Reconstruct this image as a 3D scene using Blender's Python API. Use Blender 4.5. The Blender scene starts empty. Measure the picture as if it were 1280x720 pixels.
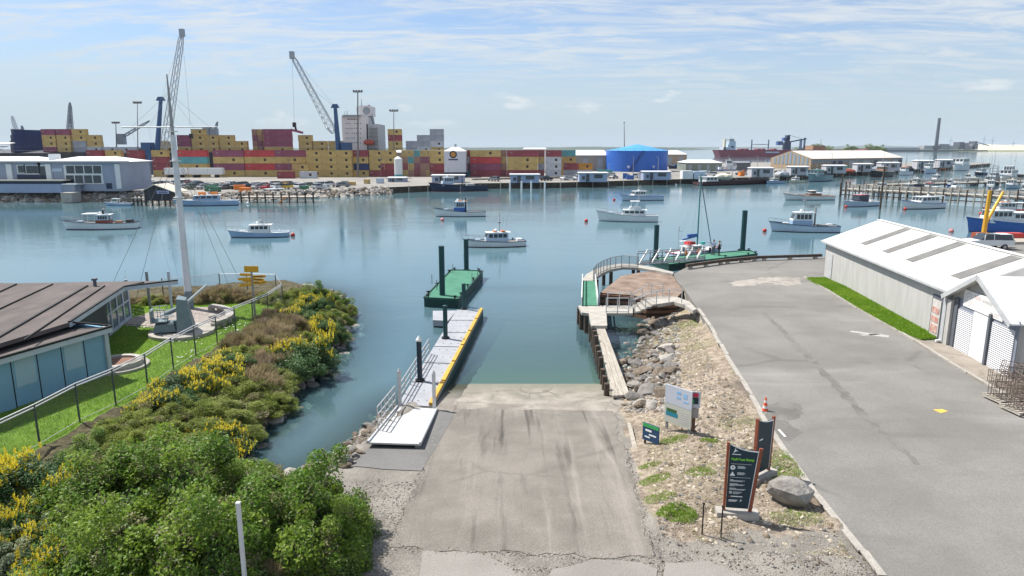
import bpy, math, random
import numpy as np
from mathutils import Vector, Matrix
random.seed(7); rng = np.random.default_rng(7)
S = bpy.context.scene
R = math.radians
# ------------------------------------------------ camera
PITCH = R(11.59); FPX = 853.33; CAMZ = 13.0
cam_d = bpy.data.cameras.new('camera'); cam = bpy.data.objects.new('camera', cam_d)
S.collection.objects.link(cam); S.camera = cam
cam.location = (0, 0, CAMZ); cam.rotation_euler = (R(90) - PITCH, 0, 0)
cam_d.sensor_width = 36; cam_d.lens = 24.0; cam_d.clip_start = .5; cam_d.clip_end = 60000
# ------------------------------------------------ world, sun, exposure
SUN_EL, SUN_AZ = 56, 300            # azimuth measured clockwise from +Y: the sun stands to the left and a little ahead
w = bpy.data.worlds.new('World'); S.world = w; w.use_nodes = True
nt = w.node_tree; nt.nodes.clear()
def N(t, **k):
    n = nt.nodes.new(t)
    for a, b in k.items(): setattr(n, a, b)
    return n
def L(a, b): nt.links.new(a, b)
out = N('ShaderNodeOutputWorld'); bg = N('ShaderNodeBackground')
sky = N('ShaderNodeTexSky', sky_type='NISHITA', sun_disc=False, sun_elevation=R(SUN_EL), sun_rotation=R(SUN_AZ),
        altitude=10, air_density=1.0, dust_density=0.6, ozone_density=1.6)
tc = N('ShaderNodeTexCoord'); sep = N('ShaderNodeSeparateXYZ'); L(tc.outputs['Generated'], sep.inputs[0])
zz = N('ShaderNodeMath', operation='MAXIMUM'); L(sep.outputs[2], zz.inputs[0]); zz.inputs[1].default_value = 0
za = N('ShaderNodeMath', operation='ADD'); L(zz.outputs[0], za.inputs[0]); za.inputs[1].default_value = .10
dx = N('ShaderNodeMath', operation='DIVIDE'); L(sep.outputs[0], dx.inputs[0]); L(za.outputs[0], dx.inputs[1])
dy = N('ShaderNodeMath', operation='DIVIDE'); L(sep.outputs[1], dy.inputs[0]); L(za.outputs[0], dy.inputs[1])
cb = N('ShaderNodeCombineXYZ'); L(dx.outputs[0], cb.inputs[0]); L(dy.outputs[0], cb.inputs[1])
def ramp(src, p0, p1, a=0, b=1):
    m = N('ShaderNodeMapRange', interpolation_type='SMOOTHSTEP'); L(src, m.inputs[0])
    m.inputs[1].default_value = p0; m.inputs[2].default_value = p1; m.inputs[3].default_value = a; m.inputs[4].default_value = b
    return m.outputs[0]
def cloudnoise(scale, detail, rough, dist, rot, sc, loc=(0, 0, 0)):
    mp = N('ShaderNodeMapping'); mp.inputs['Rotation'].default_value = (0, 0, R(rot)); mp.inputs['Scale'].default_value = sc
    mp.inputs['Location'].default_value = loc
    L(cb.outputs[0], mp.inputs[0]); n = N('ShaderNodeTexNoise'); L(mp.outputs[0], n.inputs['Vector'])
    n.inputs['Scale'].default_value = scale; n.inputs['Detail'].default_value = detail
    n.inputs['Roughness'].default_value = rough; n.inputs['Distortion'].default_value = dist
    return n.outputs[0]
def mmath(op, a, b):
    m = N('ShaderNodeMath', operation=op, use_clamp=True)
    for i, v in enumerate((a, b)):
        if isinstance(v, (int, float)): m.inputs[i].default_value = v
        else: L(v, m.inputs[i])
    return m.outputs[0]
c1 = ramp(cloudnoise(.42, 8, .58, .6, 68, (1, 2.4, 1), (3.1, 1.7, 0)), .31, .50)          # veil of high cloud in bands
c2 = ramp(cloudnoise(1.5, 10, .68, 1.2, 62, (1, 3.0, 1), (7, 2, 0)), .36, .64)             # streaks
veil = mmath('MULTIPLY', c1, mmath('ADD', mmath('MULTIPLY', c2, .62), .38))
lowz = ramp(sep.outputs[2], .0, .30, .5, .08)                             # thin haze of cloud towards the horizon
veil = mmath('MAXIMUM', mmath('MULTIPLY', veil, .92), lowz)
# small fair weather cumulus low over the horizon
mp2 = N('ShaderNodeMapping'); mp2.inputs['Scale'].default_value = (7, 7, 26); mp2.inputs['Location'].default_value = (1.3, 0, .4)
L(tc.outputs['Generated'], mp2.inputs[0]); n3 = N('ShaderNodeTexNoise'); L(mp2.outputs[0], n3.inputs['Vector'])
n3.inputs['Scale'].default_value = 1.3; n3.inputs['Detail'].default_value = 6; n3.inputs['Roughness'].default_value = .55
cu = ramp(n3.outputs[0], .60, .70); cu = mmath('MULTIPLY', cu, ramp(sep.outputs[2], .02, .05)); cu = mmath('MULTIPLY', cu, ramp(sep.outputs[2], .12, .07))
cu = mmath('MULTIPLY', cu, .55)
tn = N('ShaderNodeVectorMath', operation='MULTIPLY'); L(sky.outputs[0], tn.inputs[0]); tn.inputs[1].default_value = (.68, .90, 1.16)
sc_ = N('ShaderNodeVectorMath', operation='SCALE'); L(tn.outputs[0], sc_.inputs[0]); sc_.inputs['Scale'].default_value = 0.72
SKYK = 0.10
mx = N('ShaderNodeMix', data_type='RGBA'); L(veil, mx.inputs[0]); L(sc_.outputs[0], mx.inputs[6]); mx.inputs[7].default_value = (4.35, 4.65, 4.9, 1)
hz = N('ShaderNodeMix', data_type='RGBA'); L(ramp(sep.outputs[2], .0, .17, .88, .0), hz.inputs[0]); L(mx.outputs[2], hz.inputs[6]); hz.inputs[7].default_value = (3.15, 3.85, 4.3, 1)
mx2 = N('ShaderNodeMix', data_type='RGBA'); L(cu, mx2.inputs[0]); L(hz.outputs[2], mx2.inputs[6]); mx2.inputs[7].default_value = (5.2, 5.3, 5.4, 1)
L(mx2.outputs[2], bg.inputs[0]); bg.inputs[1].default_value = SKYK; L(bg.outputs[0], out.inputs[0])
sd_ = bpy.data.lights.new('sun', 'SUN'); sun = bpy.data.objects.new('sun', sd_); S.collection.objects.link(sun)
sd_.energy = 4.2; sd_.angle = R(.53); sd_.color = (1, .95, .87)
_a, _e = R(SUN_AZ), R(SUN_EL)
sdir = Vector((math.sin(_a) * math.cos(_e), math.cos(_a) * math.cos(_e), math.sin(_e)))
sun.rotation_euler = sdir.to_track_quat('Z', 'Y').to_euler()
S.view_settings.view_transform = 'Standard'; S.view_settings.look = 'None'; S.view_settings.gamma = 1
S.view_settings.use_curve_mapping = False; S.view_settings.exposure = 0.80
S.cycles.max_bounces = 6; S.cycles.transparent_max_bounces = 12; S.cycles.volume_bounces = 0
S.cycles.caustics_reflective = False; S.cycles.caustics_refractive = False

# ------------------------------------------------ pixel -> place (1280x720 photograph)
CT, ST = math.cos(PITCH), math.sin(PITCH)
def ray(px, py):
    a, b = (px - 640) / FPX, (py - 360) / FPX
    return Vector((a, CT - b * ST, -ST - b * CT))
def G(px, py, z=0.0):
    r = ray(px, py); t = (z - CAMZ) / r.z
    return Vector((r.x * t, r.y * t, z))
def W(px, py, Y):
    r = ray(px, py); t = Y / r.y
    return Vector((r.x * t, Y, CAMZ + r.z * t))
# ------------------------------------------------ materials
MATS = {}
def mat(name, col, rough=.7, metal=0, var=.12, vs=1.5, bump=0, bs=8, col2=None, spec=.4, vs2=None, alpha=1, emit=None, stretch=None, coat=0, transl=0, wave=None):
    if name in MATS: return MATS[name]
    m = bpy.data.materials.new(name); m.use_nodes = True; MATS[name] = m
    t = m.node_tree; b = t.nodes['Principled BSDF']
    b.inputs['Roughness'].default_value = rough; b.inputs['Metallic'].default_value = metal
    b.inputs['Specular IOR Level'].default_value = spec
    if coat: b.inputs['Coat Weight'].default_value = coat
    tc = t.nodes.new('ShaderNodeTexCoord'); vec = tc.outputs['Object']
    if stretch:
        mp = t.nodes.new('ShaderNodeMapping'); mp.inputs['Scale'].default_value = stretch; t.links.new(vec, mp.inputs[0]); vec = mp.outputs[0]
    n = t.nodes.new('ShaderNodeTexNoise'); n.inputs['Scale'].default_value = vs; n.inputs['Detail'].default_value = 6; n.inputs['Roughness'].default_value = .62
    t.links.new(vec, n.inputs['Vector'])
    mr = t.nodes.new('ShaderNodeMapRange'); mr.inputs[1].default_value = .3; mr.inputs[2].default_value = .7; t.links.new(n.outputs[0], mr.inputs[0])
    mx = t.nodes.new('ShaderNodeMix'); mx.data_type = 'RGBA'; t.links.new(mr.outputs[0], mx.inputs[0])
    c = Vector(col); d = Vector(col2) if col2 else c * (1 + var)
    if not col2: c = c * (1 - var)
    mx.inputs[6].default_value = (*c, 1); mx.inputs[7].default_value = (*d, 1)
    src = mx.outputs[2]
    if wave:
        wv = t.nodes.new('ShaderNodeTexWave'); wv.wave_type = 'BANDS'; wv.bands_direction = wave[0]; wv.inputs['Scale'].default_value = wave[1]
        t.links.new(tc.outputs['Object'], wv.inputs['Vector'])
        bp = t.nodes.new('ShaderNodeBump'); bp.inputs['Strength'].default_value = wave[2]; bp.inputs['Distance'].default_value = .05
        t.links.new(wv.outputs['Fac'], bp.inputs['Height']); t.links.new(bp.outputs[0], b.inputs['Normal'])
    t.links.new(src, b.inputs['Base Color'])
    if bump:
        n2 = t.nodes.new('ShaderNodeTexNoise'); n2.inputs['Scale'].default_value = bs; n2.inputs['Detail'].default_value = 8; n2.inputs['Roughness'].default_value = .65
        t.links.new(vec, n2.inputs['Vector'])
        bp = t.nodes.new('ShaderNodeBump'); bp.inputs['Strength'].default_value = bump; bp.inputs['Distance'].default_value = .1
        t.links.new(n2.outputs[0], bp.inputs['Height']); t.links.new(bp.outputs[0], b.inputs['Normal'])
    if transl:
        o = t.nodes['Material Output']; tr = t.nodes.new('ShaderNodeBsdfTranslucent'); t.links.new(src, tr.inputs[0])
        ms = t.nodes.new('ShaderNodeMixShader'); ms.inputs[0].default_value = transl
        t.links.new(b.outputs[0], ms.inputs[1]); t.links.new(tr.outputs[0], ms.inputs[2]); t.links.new(ms.outputs[0], o.inputs[0])
    if alpha < 1:
        o = t.nodes['Material Output']; tr = t.nodes.new('ShaderNodeBsdfTransparent')
        ms = t.nodes.new('ShaderNodeMixShader'); ms.inputs[0].default_value = alpha
        t.links.new(tr.outputs[0], ms.inputs[1]); t.links.new(b.outputs[0], ms.inputs[2]); t.links.new(ms.outputs[0], o.inputs[0])
    return m
# ------------------------------------------------ mesh builder
def tag(o, label=None, cat=None, group=None, kind=None):
    if label: o['label'] = label
    if cat: o['category'] = cat
    if group: o['group'] = group
    if kind: o['kind'] = kind
    return o
def thing(name, label, cat, loc=(0, 0, 0), rz=0, group=None):
    o = bpy.data.objects.new(name, None); S.collection.objects.link(o)
    o.location = loc; o.rotation_euler = (0, 0, rz); o.empty_display_size = .3
    return tag(o, label, cat, group)
class MB:
    def __init__(s): s.v = []; s.f = []; s.m = []
    def add(s, vs, fs, mi=0):
        k = len(s.v); s.v += [tuple(p) for p in vs]; s.f += [tuple(i + k for i in f) for f in fs]; s.m += [mi] * len(fs); return s
    def box(s, c, sz, rz=0, mi=0, top=(1, 1), rx=0, ry=0):
        x, y, z = sz[0] / 2, sz[1] / 2, sz[2] / 2
        p = [(-x, -y, -z), (x, -y, -z), (x, y, -z), (-x, y, -z), (-x * top[0], -y * top[1], z), (x * top[0], -y * top[1], z), (x * top[0], y * top[1], z), (-x * top[0], y * top[1], z)]
        M = Matrix.Translation(c) @ Matrix.Rotation(rz, 4, 'Z') @ Matrix.Rotation(ry, 4, 'Y') @ Matrix.Rotation(rx, 4, 'X')
        return s.add([M @ Vector(q) for q in p], [(0, 3, 2, 1), (4, 5, 6, 7), (0, 1, 5, 4), (1, 2, 6, 5), (2, 3, 7, 6), (3, 0, 4, 7)], mi)
    def beam(s, p, q, wd, h, mi=0):          # a rectangular bar from p to q
        p, q = Vector(p), Vector(q); d = (q - p); 
        side = d.cross(Vector((0, 0, 1)))
        if side.length < 1e-5: side = Vector((1, 0, 0))
        side.normalize(); up = side.cross(d).normalized(); a = side * wd / 2; b = up * h / 2
        vs = [p - a - b, p + a - b, p + a + b, p - a + b, q - a - b, q + a - b, q + a + b, q - a + b]
        return s.add(vs, [(0, 3, 2, 1), (4, 5, 6, 7), (0, 1, 5, 4), (1, 2, 6, 5), (2, 3, 7, 6), (3, 0, 4, 7)], mi)
    def tube(s, p, q, r, r2=None, n=8, mi=0):
        p, q = Vector(p), Vector(q); r2 = r if r2 is None else r2; d = (q - p).normalized()
        a = d.orthogonal().normalized(); b = d.cross(a); vs = []
        for c, rr in ((p, r), (q, r2)):
            for i in range(n):
                t = 2 * math.pi * i / n; vs.append(c + (a * math.cos(t) + b * math.sin(t)) * rr)
        fs = [(i, (i + 1) % n, n + (i + 1) % n, n + i) for i in range(n)] + [tuple(range(n))[::-1], tuple(range(n, 2 * n))]
        return s.add(vs, fs, mi)
    def path(s, pts, r, n=6, mi=0):
        for p, q in zip(pts, pts[1:]): s.tube(p, q, r, n=n, mi=mi)
        return s
    def prism(s, poly, z0, z1, mi=0, mtop=None):     # poly: xy points (or xyz: z1 None = own z, thick z0)
        n = len(poly)
        lo = [(p[0], p[1], z0) for p in poly]; hi = [(p[0], p[1], z1) for p in poly]
        s.add(lo + hi, [(i, (i + 1) % n, n + (i + 1) % n, n + i) for i in range(n)] + [tuple(range(n))[::-1]], mi)
        s.add(hi, [tuple(range(n))], mi if mtop is None else mtop); return s
    def slab(s, pts, th, mi=0):                       # planar polygon in space, thick downwards
        n = len(pts); hi = [tuple(p) for p in pts]; lo = [(p[0], p[1], p[2] - th) for p in pts]
        return s.add(lo + hi, [(i, (i + 1) % n, n + (i + 1) % n, n + i) for i in range(n)] + [tuple(range(n))[::-1], tuple(range(n, 2 * n))], mi)
    def lathe(s, prof, c=(0, 0, 0), n=16, mi=0):
        vs = []; fs = []
        for r, z in prof:
            for i in range(n):
                t = 2 * math.pi * i / n; vs.append((c[0] + r * math.cos(t), c[1] + r * math.sin(t), c[2] + z))
        for k in range(len(prof) - 1):
            for i in range(n): fs.append((k * n + i, k * n + (i + 1) % n, (k + 1) * n + (i + 1) % n, (k + 1) * n + i))
        fs += [tuple(range(n))[::-1], tuple(range((len(prof) - 1) * n, len(prof) * n))]
        return s.add(vs, fs, mi)
    def ball(s, c, r, n=10, mi=0, sz=1):
        prof = [(max(1e-3, r * math.sin(math.pi * k / (n // 2 + 1))), -r * sz * math.cos(math.pi * k / (n // 2 + 1))) for k in range(n // 2 + 2)]
        return s.lathe(prof, c, n, mi)
    def build(s, name, mats, parent=None, label=None, cat=None, group=None, kind=None, smooth=False, world=False, loc=None, rz=0):
        me = bpy.data.meshes.new(name)
        v = s.v
        if world and parent is not None:
            l = Vector(); q_ = parent
            while q_ is not None: l = l + q_.location; q_ = q_.parent
            v = [(p[0] - l[0], p[1] - l[1], p[2] - l[2]) for p in v]
        me.from_pydata(v, [], s.f)
        if not isinstance(mats, (list, tuple)): mats = [mats]
        for m in mats: me.materials.append(m)
        if len(mats) > 1: me.polygons.foreach_set('material_index', s.m)
        if smooth: me.polygons.foreach_set('use_smooth', [True] * len(me.polygons))
        me.update()
        o = bpy.data.objects.new(name, me); S.collection.objects.link(o)
        if parent: o.parent = parent
        if loc is not None: o.location = loc; o.rotation_euler = (0, 0, rz)
        return tag(o, label, cat, group, kind)
def copy_tree(o, parent=None):
    c = o.copy(); S.collection.objects.link(c); c.parent = parent
    for ch in list(o.children): copy_tree(ch, c)
    return c
ORD = ['first', 'second', 'third', 'fourth', 'fifth', 'sixth', 'seventh', 'eighth', 'ninth', 'tenth', 'eleventh', 'twelfth', 'thirteenth', 'fourteenth', 'fifteenth', 'sixteenth',
       'seventeenth', 'eighteenth', 'nineteenth', 'twentieth', 'twenty-first', 'twenty-second', 'twenty-third', 'twenty-fourth', 'twenty-fifth', 'twenty-sixth', 'twenty-seventh', 'twenty-eighth']
def text_mesh(s, name, size, m, parent, loc, rot, align='LEFT', bold=0.0):
    cu = bpy.data.curves.new(name, 'FONT'); cu.body = s; cu.size = size; cu.align_x = align; cu.extrude = .002; cu.offset = bold
    o = bpy.data.objects.new(name, cu); S.collection.objects.link(o)
    dg = bpy.context.evaluated_depsgraph_get(); me = bpy.data.meshes.new_from_object(o.evaluated_get(dg))
    bpy.data.objects.remove(o); me.materials.clear(); me.materials.append(m)
    o = bpy.data.objects.new(name, me); S.collection.objects.link(o); o.parent = parent; o.location = loc; o.rotation_euler = rot
    return o
# value noise for terrain
_vn = rng.random((256, 256))
def vnoise(x, y, s=1.0):
    x = np.asarray(x) * s + 1000; y = np.asarray(y) * s + 1000
    xi = np.floor(x).astype(int); yi = np.floor(y).astype(int); fx = x - xi; fy = y - yi
    fx = fx * fx * (3 - 2 * fx); fy = fy * fy * (3 - 2 * fy)
    g = lambda i, j: _vn[i % 256, j % 256]
    return (g(xi, yi) * (1 - fx) + g(xi + 1, yi) * fx) * (1 - fy) + (g(xi, yi + 1) * (1 - fx) + g(xi + 1, yi + 1) * fx) * fy
def fbm(x, y, s=1.0, o=4):
    return sum(vnoise(x, y, s * 2 ** k) * .5 ** k for k in range(o)) / sum(.5 ** k for k in range(o))
def seg_dist(px, py, poly, closed=True):
    d = np.full(px.shape, 1e9); n = len(poly)
    for i in range(n if closed else n - 1):
        ax, ay = poly[i][:2]; bx, by = poly[(i + 1) % n][:2]; ex, ey = bx - ax, by - ay
        t = np.clip(((px - ax) * ex + (py - ay) * ey) / (ex * ex + ey * ey + 1e-9), 0, 1)
        d = np.minimum(d, np.hypot(px - ax - t * ex, py - ay - t * ey))
    return d
def inside(px, py, poly):
    c = np.zeros(np.shape(px), bool); n = len(poly); j = n - 1
    for i in range(n):
        xi, yi = poly[i][:2]; xj, yj = poly[j][:2]
        c ^= ((yi > py) != (yj > py)) & (px < (xj - xi) * (py - yi) / (yj - yi + 1e-12) + xi); j = i
    return c
HAZE = 0.00005
# ================================================= TERRAIN
P2 = lambda pts, z=0.0: [tuple(G(x, y, z))[:2] for x, y in pts]
left_shore = P2([(-420, 372), (-100, 374), (160, 375), (260, 369), (330, 363), (380, 358), (418, 367), (437, 390), (436, 412), (420, 442), (398, 470), (362, 502), (330, 538), (302, 566), (306, 588), (352, 598), (395, 582), (440, 552), (478, 520), (500, 505)])
right_shore = P2([(776, 482), (770, 440), (763, 405), (760, 390)])
quay_px = [(788, 378), (842, 342.5), (860, 333), (900, 328), (950, 324.5), (1027, 321)]
quay_edge = P2(quay_px, 1.8)
LAND = [(-90, -5)] + left_shore + [(-3.0, 33), (-2, 60), (4, 60), (5.8, 40)] + right_shore + quay_edge + [(52, 71.5), (54, 86), (110, 92), (110, -5)]
CORR = [(-3.9, 5), (-3.9, 17), (-4.4, 20), (-6.3, 23), (-6.0, 27.5), (-4.6, 30), (-3.9, 36), (-3.6, 60), (6.0, 60), (6.1, 38), (5.9, 34), (4.9, 26), (4.1, 18), (4.1, 5)]
YARD_PX = [(1100, 722), (1078, 690), (1020, 618), (985, 568), (950, 515), (928, 476), (908, 444), (888, 408), (872, 386), (856, 362), (845, 350), (842, 342.5), (860, 333), (900, 328), (950, 324.5), (1027, 321)]
YARD = P2(YARD_PX, 1.8) + [(52, 71.5), (54, 86), (110, 92), (110, 5), tuple(G(1130, 790, 1.8))[:2]]
LAWN = P2([(-420, 800), (-120, 655), (50, 560), (100, 530), (145, 508), (185, 486), (217, 463), (245, 446), (272, 432), (295, 418), (317, 408), (336, 398), (354, 384), (346, 371), (276, 372), (165, 381), (-420, 384)], 1.6)
def rampz(y): return np.clip(1.8 - .1 * (np.asarray(y) - 18.5), -4.2, 1.8)
def terrain(x, y, fine=True):
    x = np.asarray(x, float); y = np.asarray(y, float)
    sd = seg_dist(x, y, LAND) * np.where(inside(x, y, LAND), 1, -1)
    plat = np.where(x < -7, 1.6, 1.8)
    slope = np.where(x < -6.5, .42, .55)
    z = np.where(sd > 0, np.minimum(plat, sd * slope), np.maximum(sd * .5, -4.2))
    n = fbm(x, y, .9, 4) - .5
    yd = inside(x, y, YARD); lw = inside(x, y, LAWN)
    dirt = (x > 4) & ~yd & (y < 60)
    dy_ = seg_dist(x, y, YARD)
    hump = np.exp(-((y - 42) / 10) ** 2) * .75 * np.clip(dy_ / 3, 0, 1) * np.clip(sd / 3, 0, 1)
    z = z + np.where(dirt, hump + n * .55 + (fbm(x, y, 3.1, 3) - .5) * .16 * np.clip(dy_ / 1.5, 0, 1), 0) + np.where((x < -7) & ~lw, n * .5 * np.clip(sd, 0, 1), 0)
    rz = rampz(y); dc = seg_dist(x, y, CORR) * np.where(inside(x, y, CORR), 0, 1)
    k = np.where(x < 0, .35, .30)
    z = np.clip(z, rz - .9 * dc, rz + k * dc + np.where(dc > 0, n * .12, 0))
    z = np.where(yd, 1.70, z)
    z = np.where(inside(x, y, CORR) & (y < 40), z - .006, z)
    return z

m_gravel = mat('gravel', (.17, .155, .14), .95, vs=1.2, col2=(.34, .32, .29), bump=1.0, bs=18)
m_dirt = mat('dry_dirt', (.22, .17, .12), .95, vs=1.6, col2=(.46, .38, .27), bump=1.0, bs=9)
m_soil = mat('bank_soil', (.06, .055, .03), .95, vs=1.5, col2=(.14, .12, .07), bump=.8, bs=6)
m_lawn = mat('lawn_turf', (.10, .21, .014), .9, vs=.9, col2=(.22, .37, .035), bump=1.0, bs=30)
xs = np.concatenate([np.arange(-95, -26, 1.1), np.arange(-26, 14, .27), np.arange(14, 112, 1.3)])
ys = np.concatenate([np.arange(5, 20, .27), np.arange(20, 62, .32), np.arange(62, 95, .9)])
XX, YY = np.meshgrid(xs, ys); ZZ = terrain(XX, YY)
_XL, _YL, _ZL = xs.tolist(), ys.tolist(), ZZ.tolist()
from bisect import bisect_right
def tz(x, y):
    i = min(max(bisect_right(_XL, x) - 1, 0), len(_XL) - 2); j = min(max(bisect_right(_YL, y) - 1, 0), len(_YL) - 2)
    u = min(1, max(0, (x - _XL[i]) / (_XL[i + 1] - _XL[i]))); v = min(1, max(0, (y - _YL[j]) / (_YL[j + 1] - _YL[j])))
    return (_ZL[j][i] * (1 - u) + _ZL[j][i + 1] * u) * (1 - v) + (_ZL[j + 1][i] * (1 - u) + _ZL[j + 1][i + 1] * u) * v
def GT(px, py, off=0.0):
    z = 1.5
    for _ in range(25):
        p = G(px, py, z); z = .5 * z + .5 * tz(p.x, p.y)
    p = G(px, py, z); p.z = z + off; return p
jx = (fbm(XX, YY, 1.1, 3) - .5) * 1.6
mk_lawn = inside(XX, YY, LAWN)
mk_dirt = (XX + jx * .6 > 4.3 + np.clip(YY - 20, 0, 20) * .09) & ~inside(XX, YY, YARD) & (XX < 60) & (YY < 62) & (YY + jx > G(900, 668, 1.8).y)
mk_soil = (XX + jx < -7.2) & ~mk_lawn
kind_ = np.where(mk_lawn, 1, np.where(mk_dirt, 2, np.where(mk_soil, 3, 0)))
def grid_obj(name, k, m, label=None):
    ny, nx = XX.shape
    idx = np.arange(ny * nx).reshape(ny, nx)
    kc = kind_[:-1, :-1] == k
    q = np.stack([idx[:-1, :-1][kc], idx[:-1, 1:][kc], idx[1:, 1:][kc], idx[1:, :-1][kc]], 1)
    used, inv = np.unique(q, return_inverse=True); inv = inv.reshape(q.shape)
    co = np.stack([XX.ravel()[used], YY.ravel()[used], ZZ.ravel()[used]], 1)
    me = bpy.data.meshes.new(name); me.from_pydata(co.tolist(), [], inv.tolist()); me.materials.append(m)
    me.polygons.foreach_set('use_smooth', [True] * len(me.polygons)); me.update()
    o = bpy.data.objects.new(name, me); S.collection.objects.link(o); o['kind'] = 'structure'; return o
kind_ = np.where(mk_lawn, 1, 0)
def ground_mat():
    m = bpy.data.materials.new('ground_mix'); m.use_nodes = True; t = m.node_tree; n = t.nodes.new; l = t.links.new; b = t.nodes['Principled BSDF']
    b.inputs['Roughness'].default_value = .95; b.inputs['Specular IOR Level'].default_value = .2; tc = n('ShaderNodeTexCoord')
    def nz(sc, det=6, r=.62):
        k = n('ShaderNodeTexNoise'); k.inputs['Scale'].default_value = sc; k.inputs['Detail'].default_value = det; k.inputs['Roughness'].default_value = r; l(tc.outputs['Object'], k.inputs['Vector']); return k
    def rg(s_, a_, b_, c_=0, d_=1):
        r = n('ShaderNodeMapRange'); r.interpolation_type = 'SMOOTHSTEP'
        for i, v in enumerate((a_, b_, c_, d_)): r.inputs[i + 1].default_value = v
        l(s_, r.inputs[0]); return r.outputs[0]
    def mix(f, a_, c_):
        x = n('ShaderNodeMix'); x.data_type = 'RGBA'
        if isinstance(f, (int, float)): x.inputs[0].default_value = f
        else: l(f, x.inputs[0])
        for i, v in ((6, a_), (7, c_)):
            if isinstance(v, tuple): x.inputs[i].default_value = (*v, 1)
            else: l(v, x.inputs[i])
        return x.outputs[2]
    big, mid, fine, grit = nz(.7, 6), nz(2.6, 7, .7), nz(11, 5, .7), nz(32, 3, .6)
    gravel = mix(rg(big.outputs[0], .35, .65), (.22, .202, .18), (.33, .305, .27))
    gravel = mix(rg(grit.outputs[0], .45, .66, 0, .6), gravel, (.11, .10, .09)); gravel = mix(rg(grit.outputs[0], .42, .30, 0, .7), gravel, (.45, .43, .40))
    straw = mix(rg(mid.outputs[0], .38, .62), (.23, .185, .14), (.41, .345, .275))
    straw = mix(rg(fine.outputs[0], .50, .66, 0, .85), straw, (.105, .082, .06)); straw = mix(rg(fine.outputs[0], .42, .28, 0, .8), straw, (.54, .48, .40))
    straw = mix(rg(nz(.9, 5).outputs[0], .60, .72, 0, .65), straw, (.15, .17, .035))
    straw = mix(rg(nz(.5, 5).outputs[0], .52, .66, 0, .8), straw, (.17, .14, .115))
    soil = mix(rg(mid.outputs[0], .35, .65), (.055, .05, .028), (.14, .12, .07))
    at = n('ShaderNodeAttribute'); at.attribute_name = 'dirt'; at2 = n('ShaderNodeAttribute'); at2.attribute_name = 'soil'
    def edge(a_):
        ad = n('ShaderNodeMath'); ad.operation = 'ADD'; l(a_.outputs['Fac'], ad.inputs[0]); mu = n('ShaderNodeMath'); mu.operation = 'MULTIPLY_ADD'
        l(mid.outputs[0], mu.inputs[0]); mu.inputs[1].default_value = .9; mu.inputs[2].default_value = -.45; l(mu.outputs[0], ad.inputs[1]); return rg(ad.outputs[0], .4, .6)
    c = mix(edge(at), gravel, straw); c = mix(edge(at2), c, soil)
    geo = n('ShaderNodeNewGeometry'); sp = n('ShaderNodeSeparateXYZ'); l(geo.outputs['Position'], sp.inputs[0])
    c = mix(rg(sp.outputs[2], .35, .05), c, (.06, .065, .045))      # weed and wet below the tide line
    l(c, b.inputs['Base Color'])
    bp = n('ShaderNodeBump'); bp.inputs['Strength'].default_value = 1; bp.inputs['Distance'].default_value = .07
    ad = n('ShaderNodeMath'); ad.operation = 'ADD'; l(fine.outputs[0], ad.inputs[0]); l(mid.outputs[0], ad.inputs[1]); l(ad.outputs[0], bp.inputs['Height']); l(bp.outputs[0], b.inputs['Normal'])
    return m
def blur(a, k=2):
    a = a.astype(float)
    for _ in range(k):
        p = np.pad(a, 1, mode='edge'); a = (p[:-2, 1:-1] + p[2:, 1:-1] + p[1:-1, :-2] + p[1:-1, 2:] + p[1:-1, 1:-1]) / 5
    return a
def set_attr(o, name, arr, used):
    at = o.data.attributes.new(name, 'FLOAT', 'POINT'); at.data.foreach_set('value', arr.ravel()[used].astype('f'))
go, used_ = grid_obj('ground', 0, ground_mat()), None
kc = kind_[:-1, :-1] == 0; ii = np.arange(XX.size).reshape(XX.shape)
used_ = np.unique(np.stack([ii[:-1, :-1][kc], ii[:-1, 1:][kc], ii[1:, 1:][kc], ii[1:, :-1][kc]]))
set_attr(go, 'dirt', blur(mk_dirt, 3), used_); set_attr(go, 'soil', blur(mk_soil, 3), used_)
grid_obj('lawn', 1, m_lawn)
sb = MB(); sb.add([(-900, -50, -4.4), (900, -50, -4.4), (900, 900, -4.4), (-900, 900, -4.4)], [(0, 1, 2, 3)]); sb.build('seabed', m_soil, kind='structure')
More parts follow.
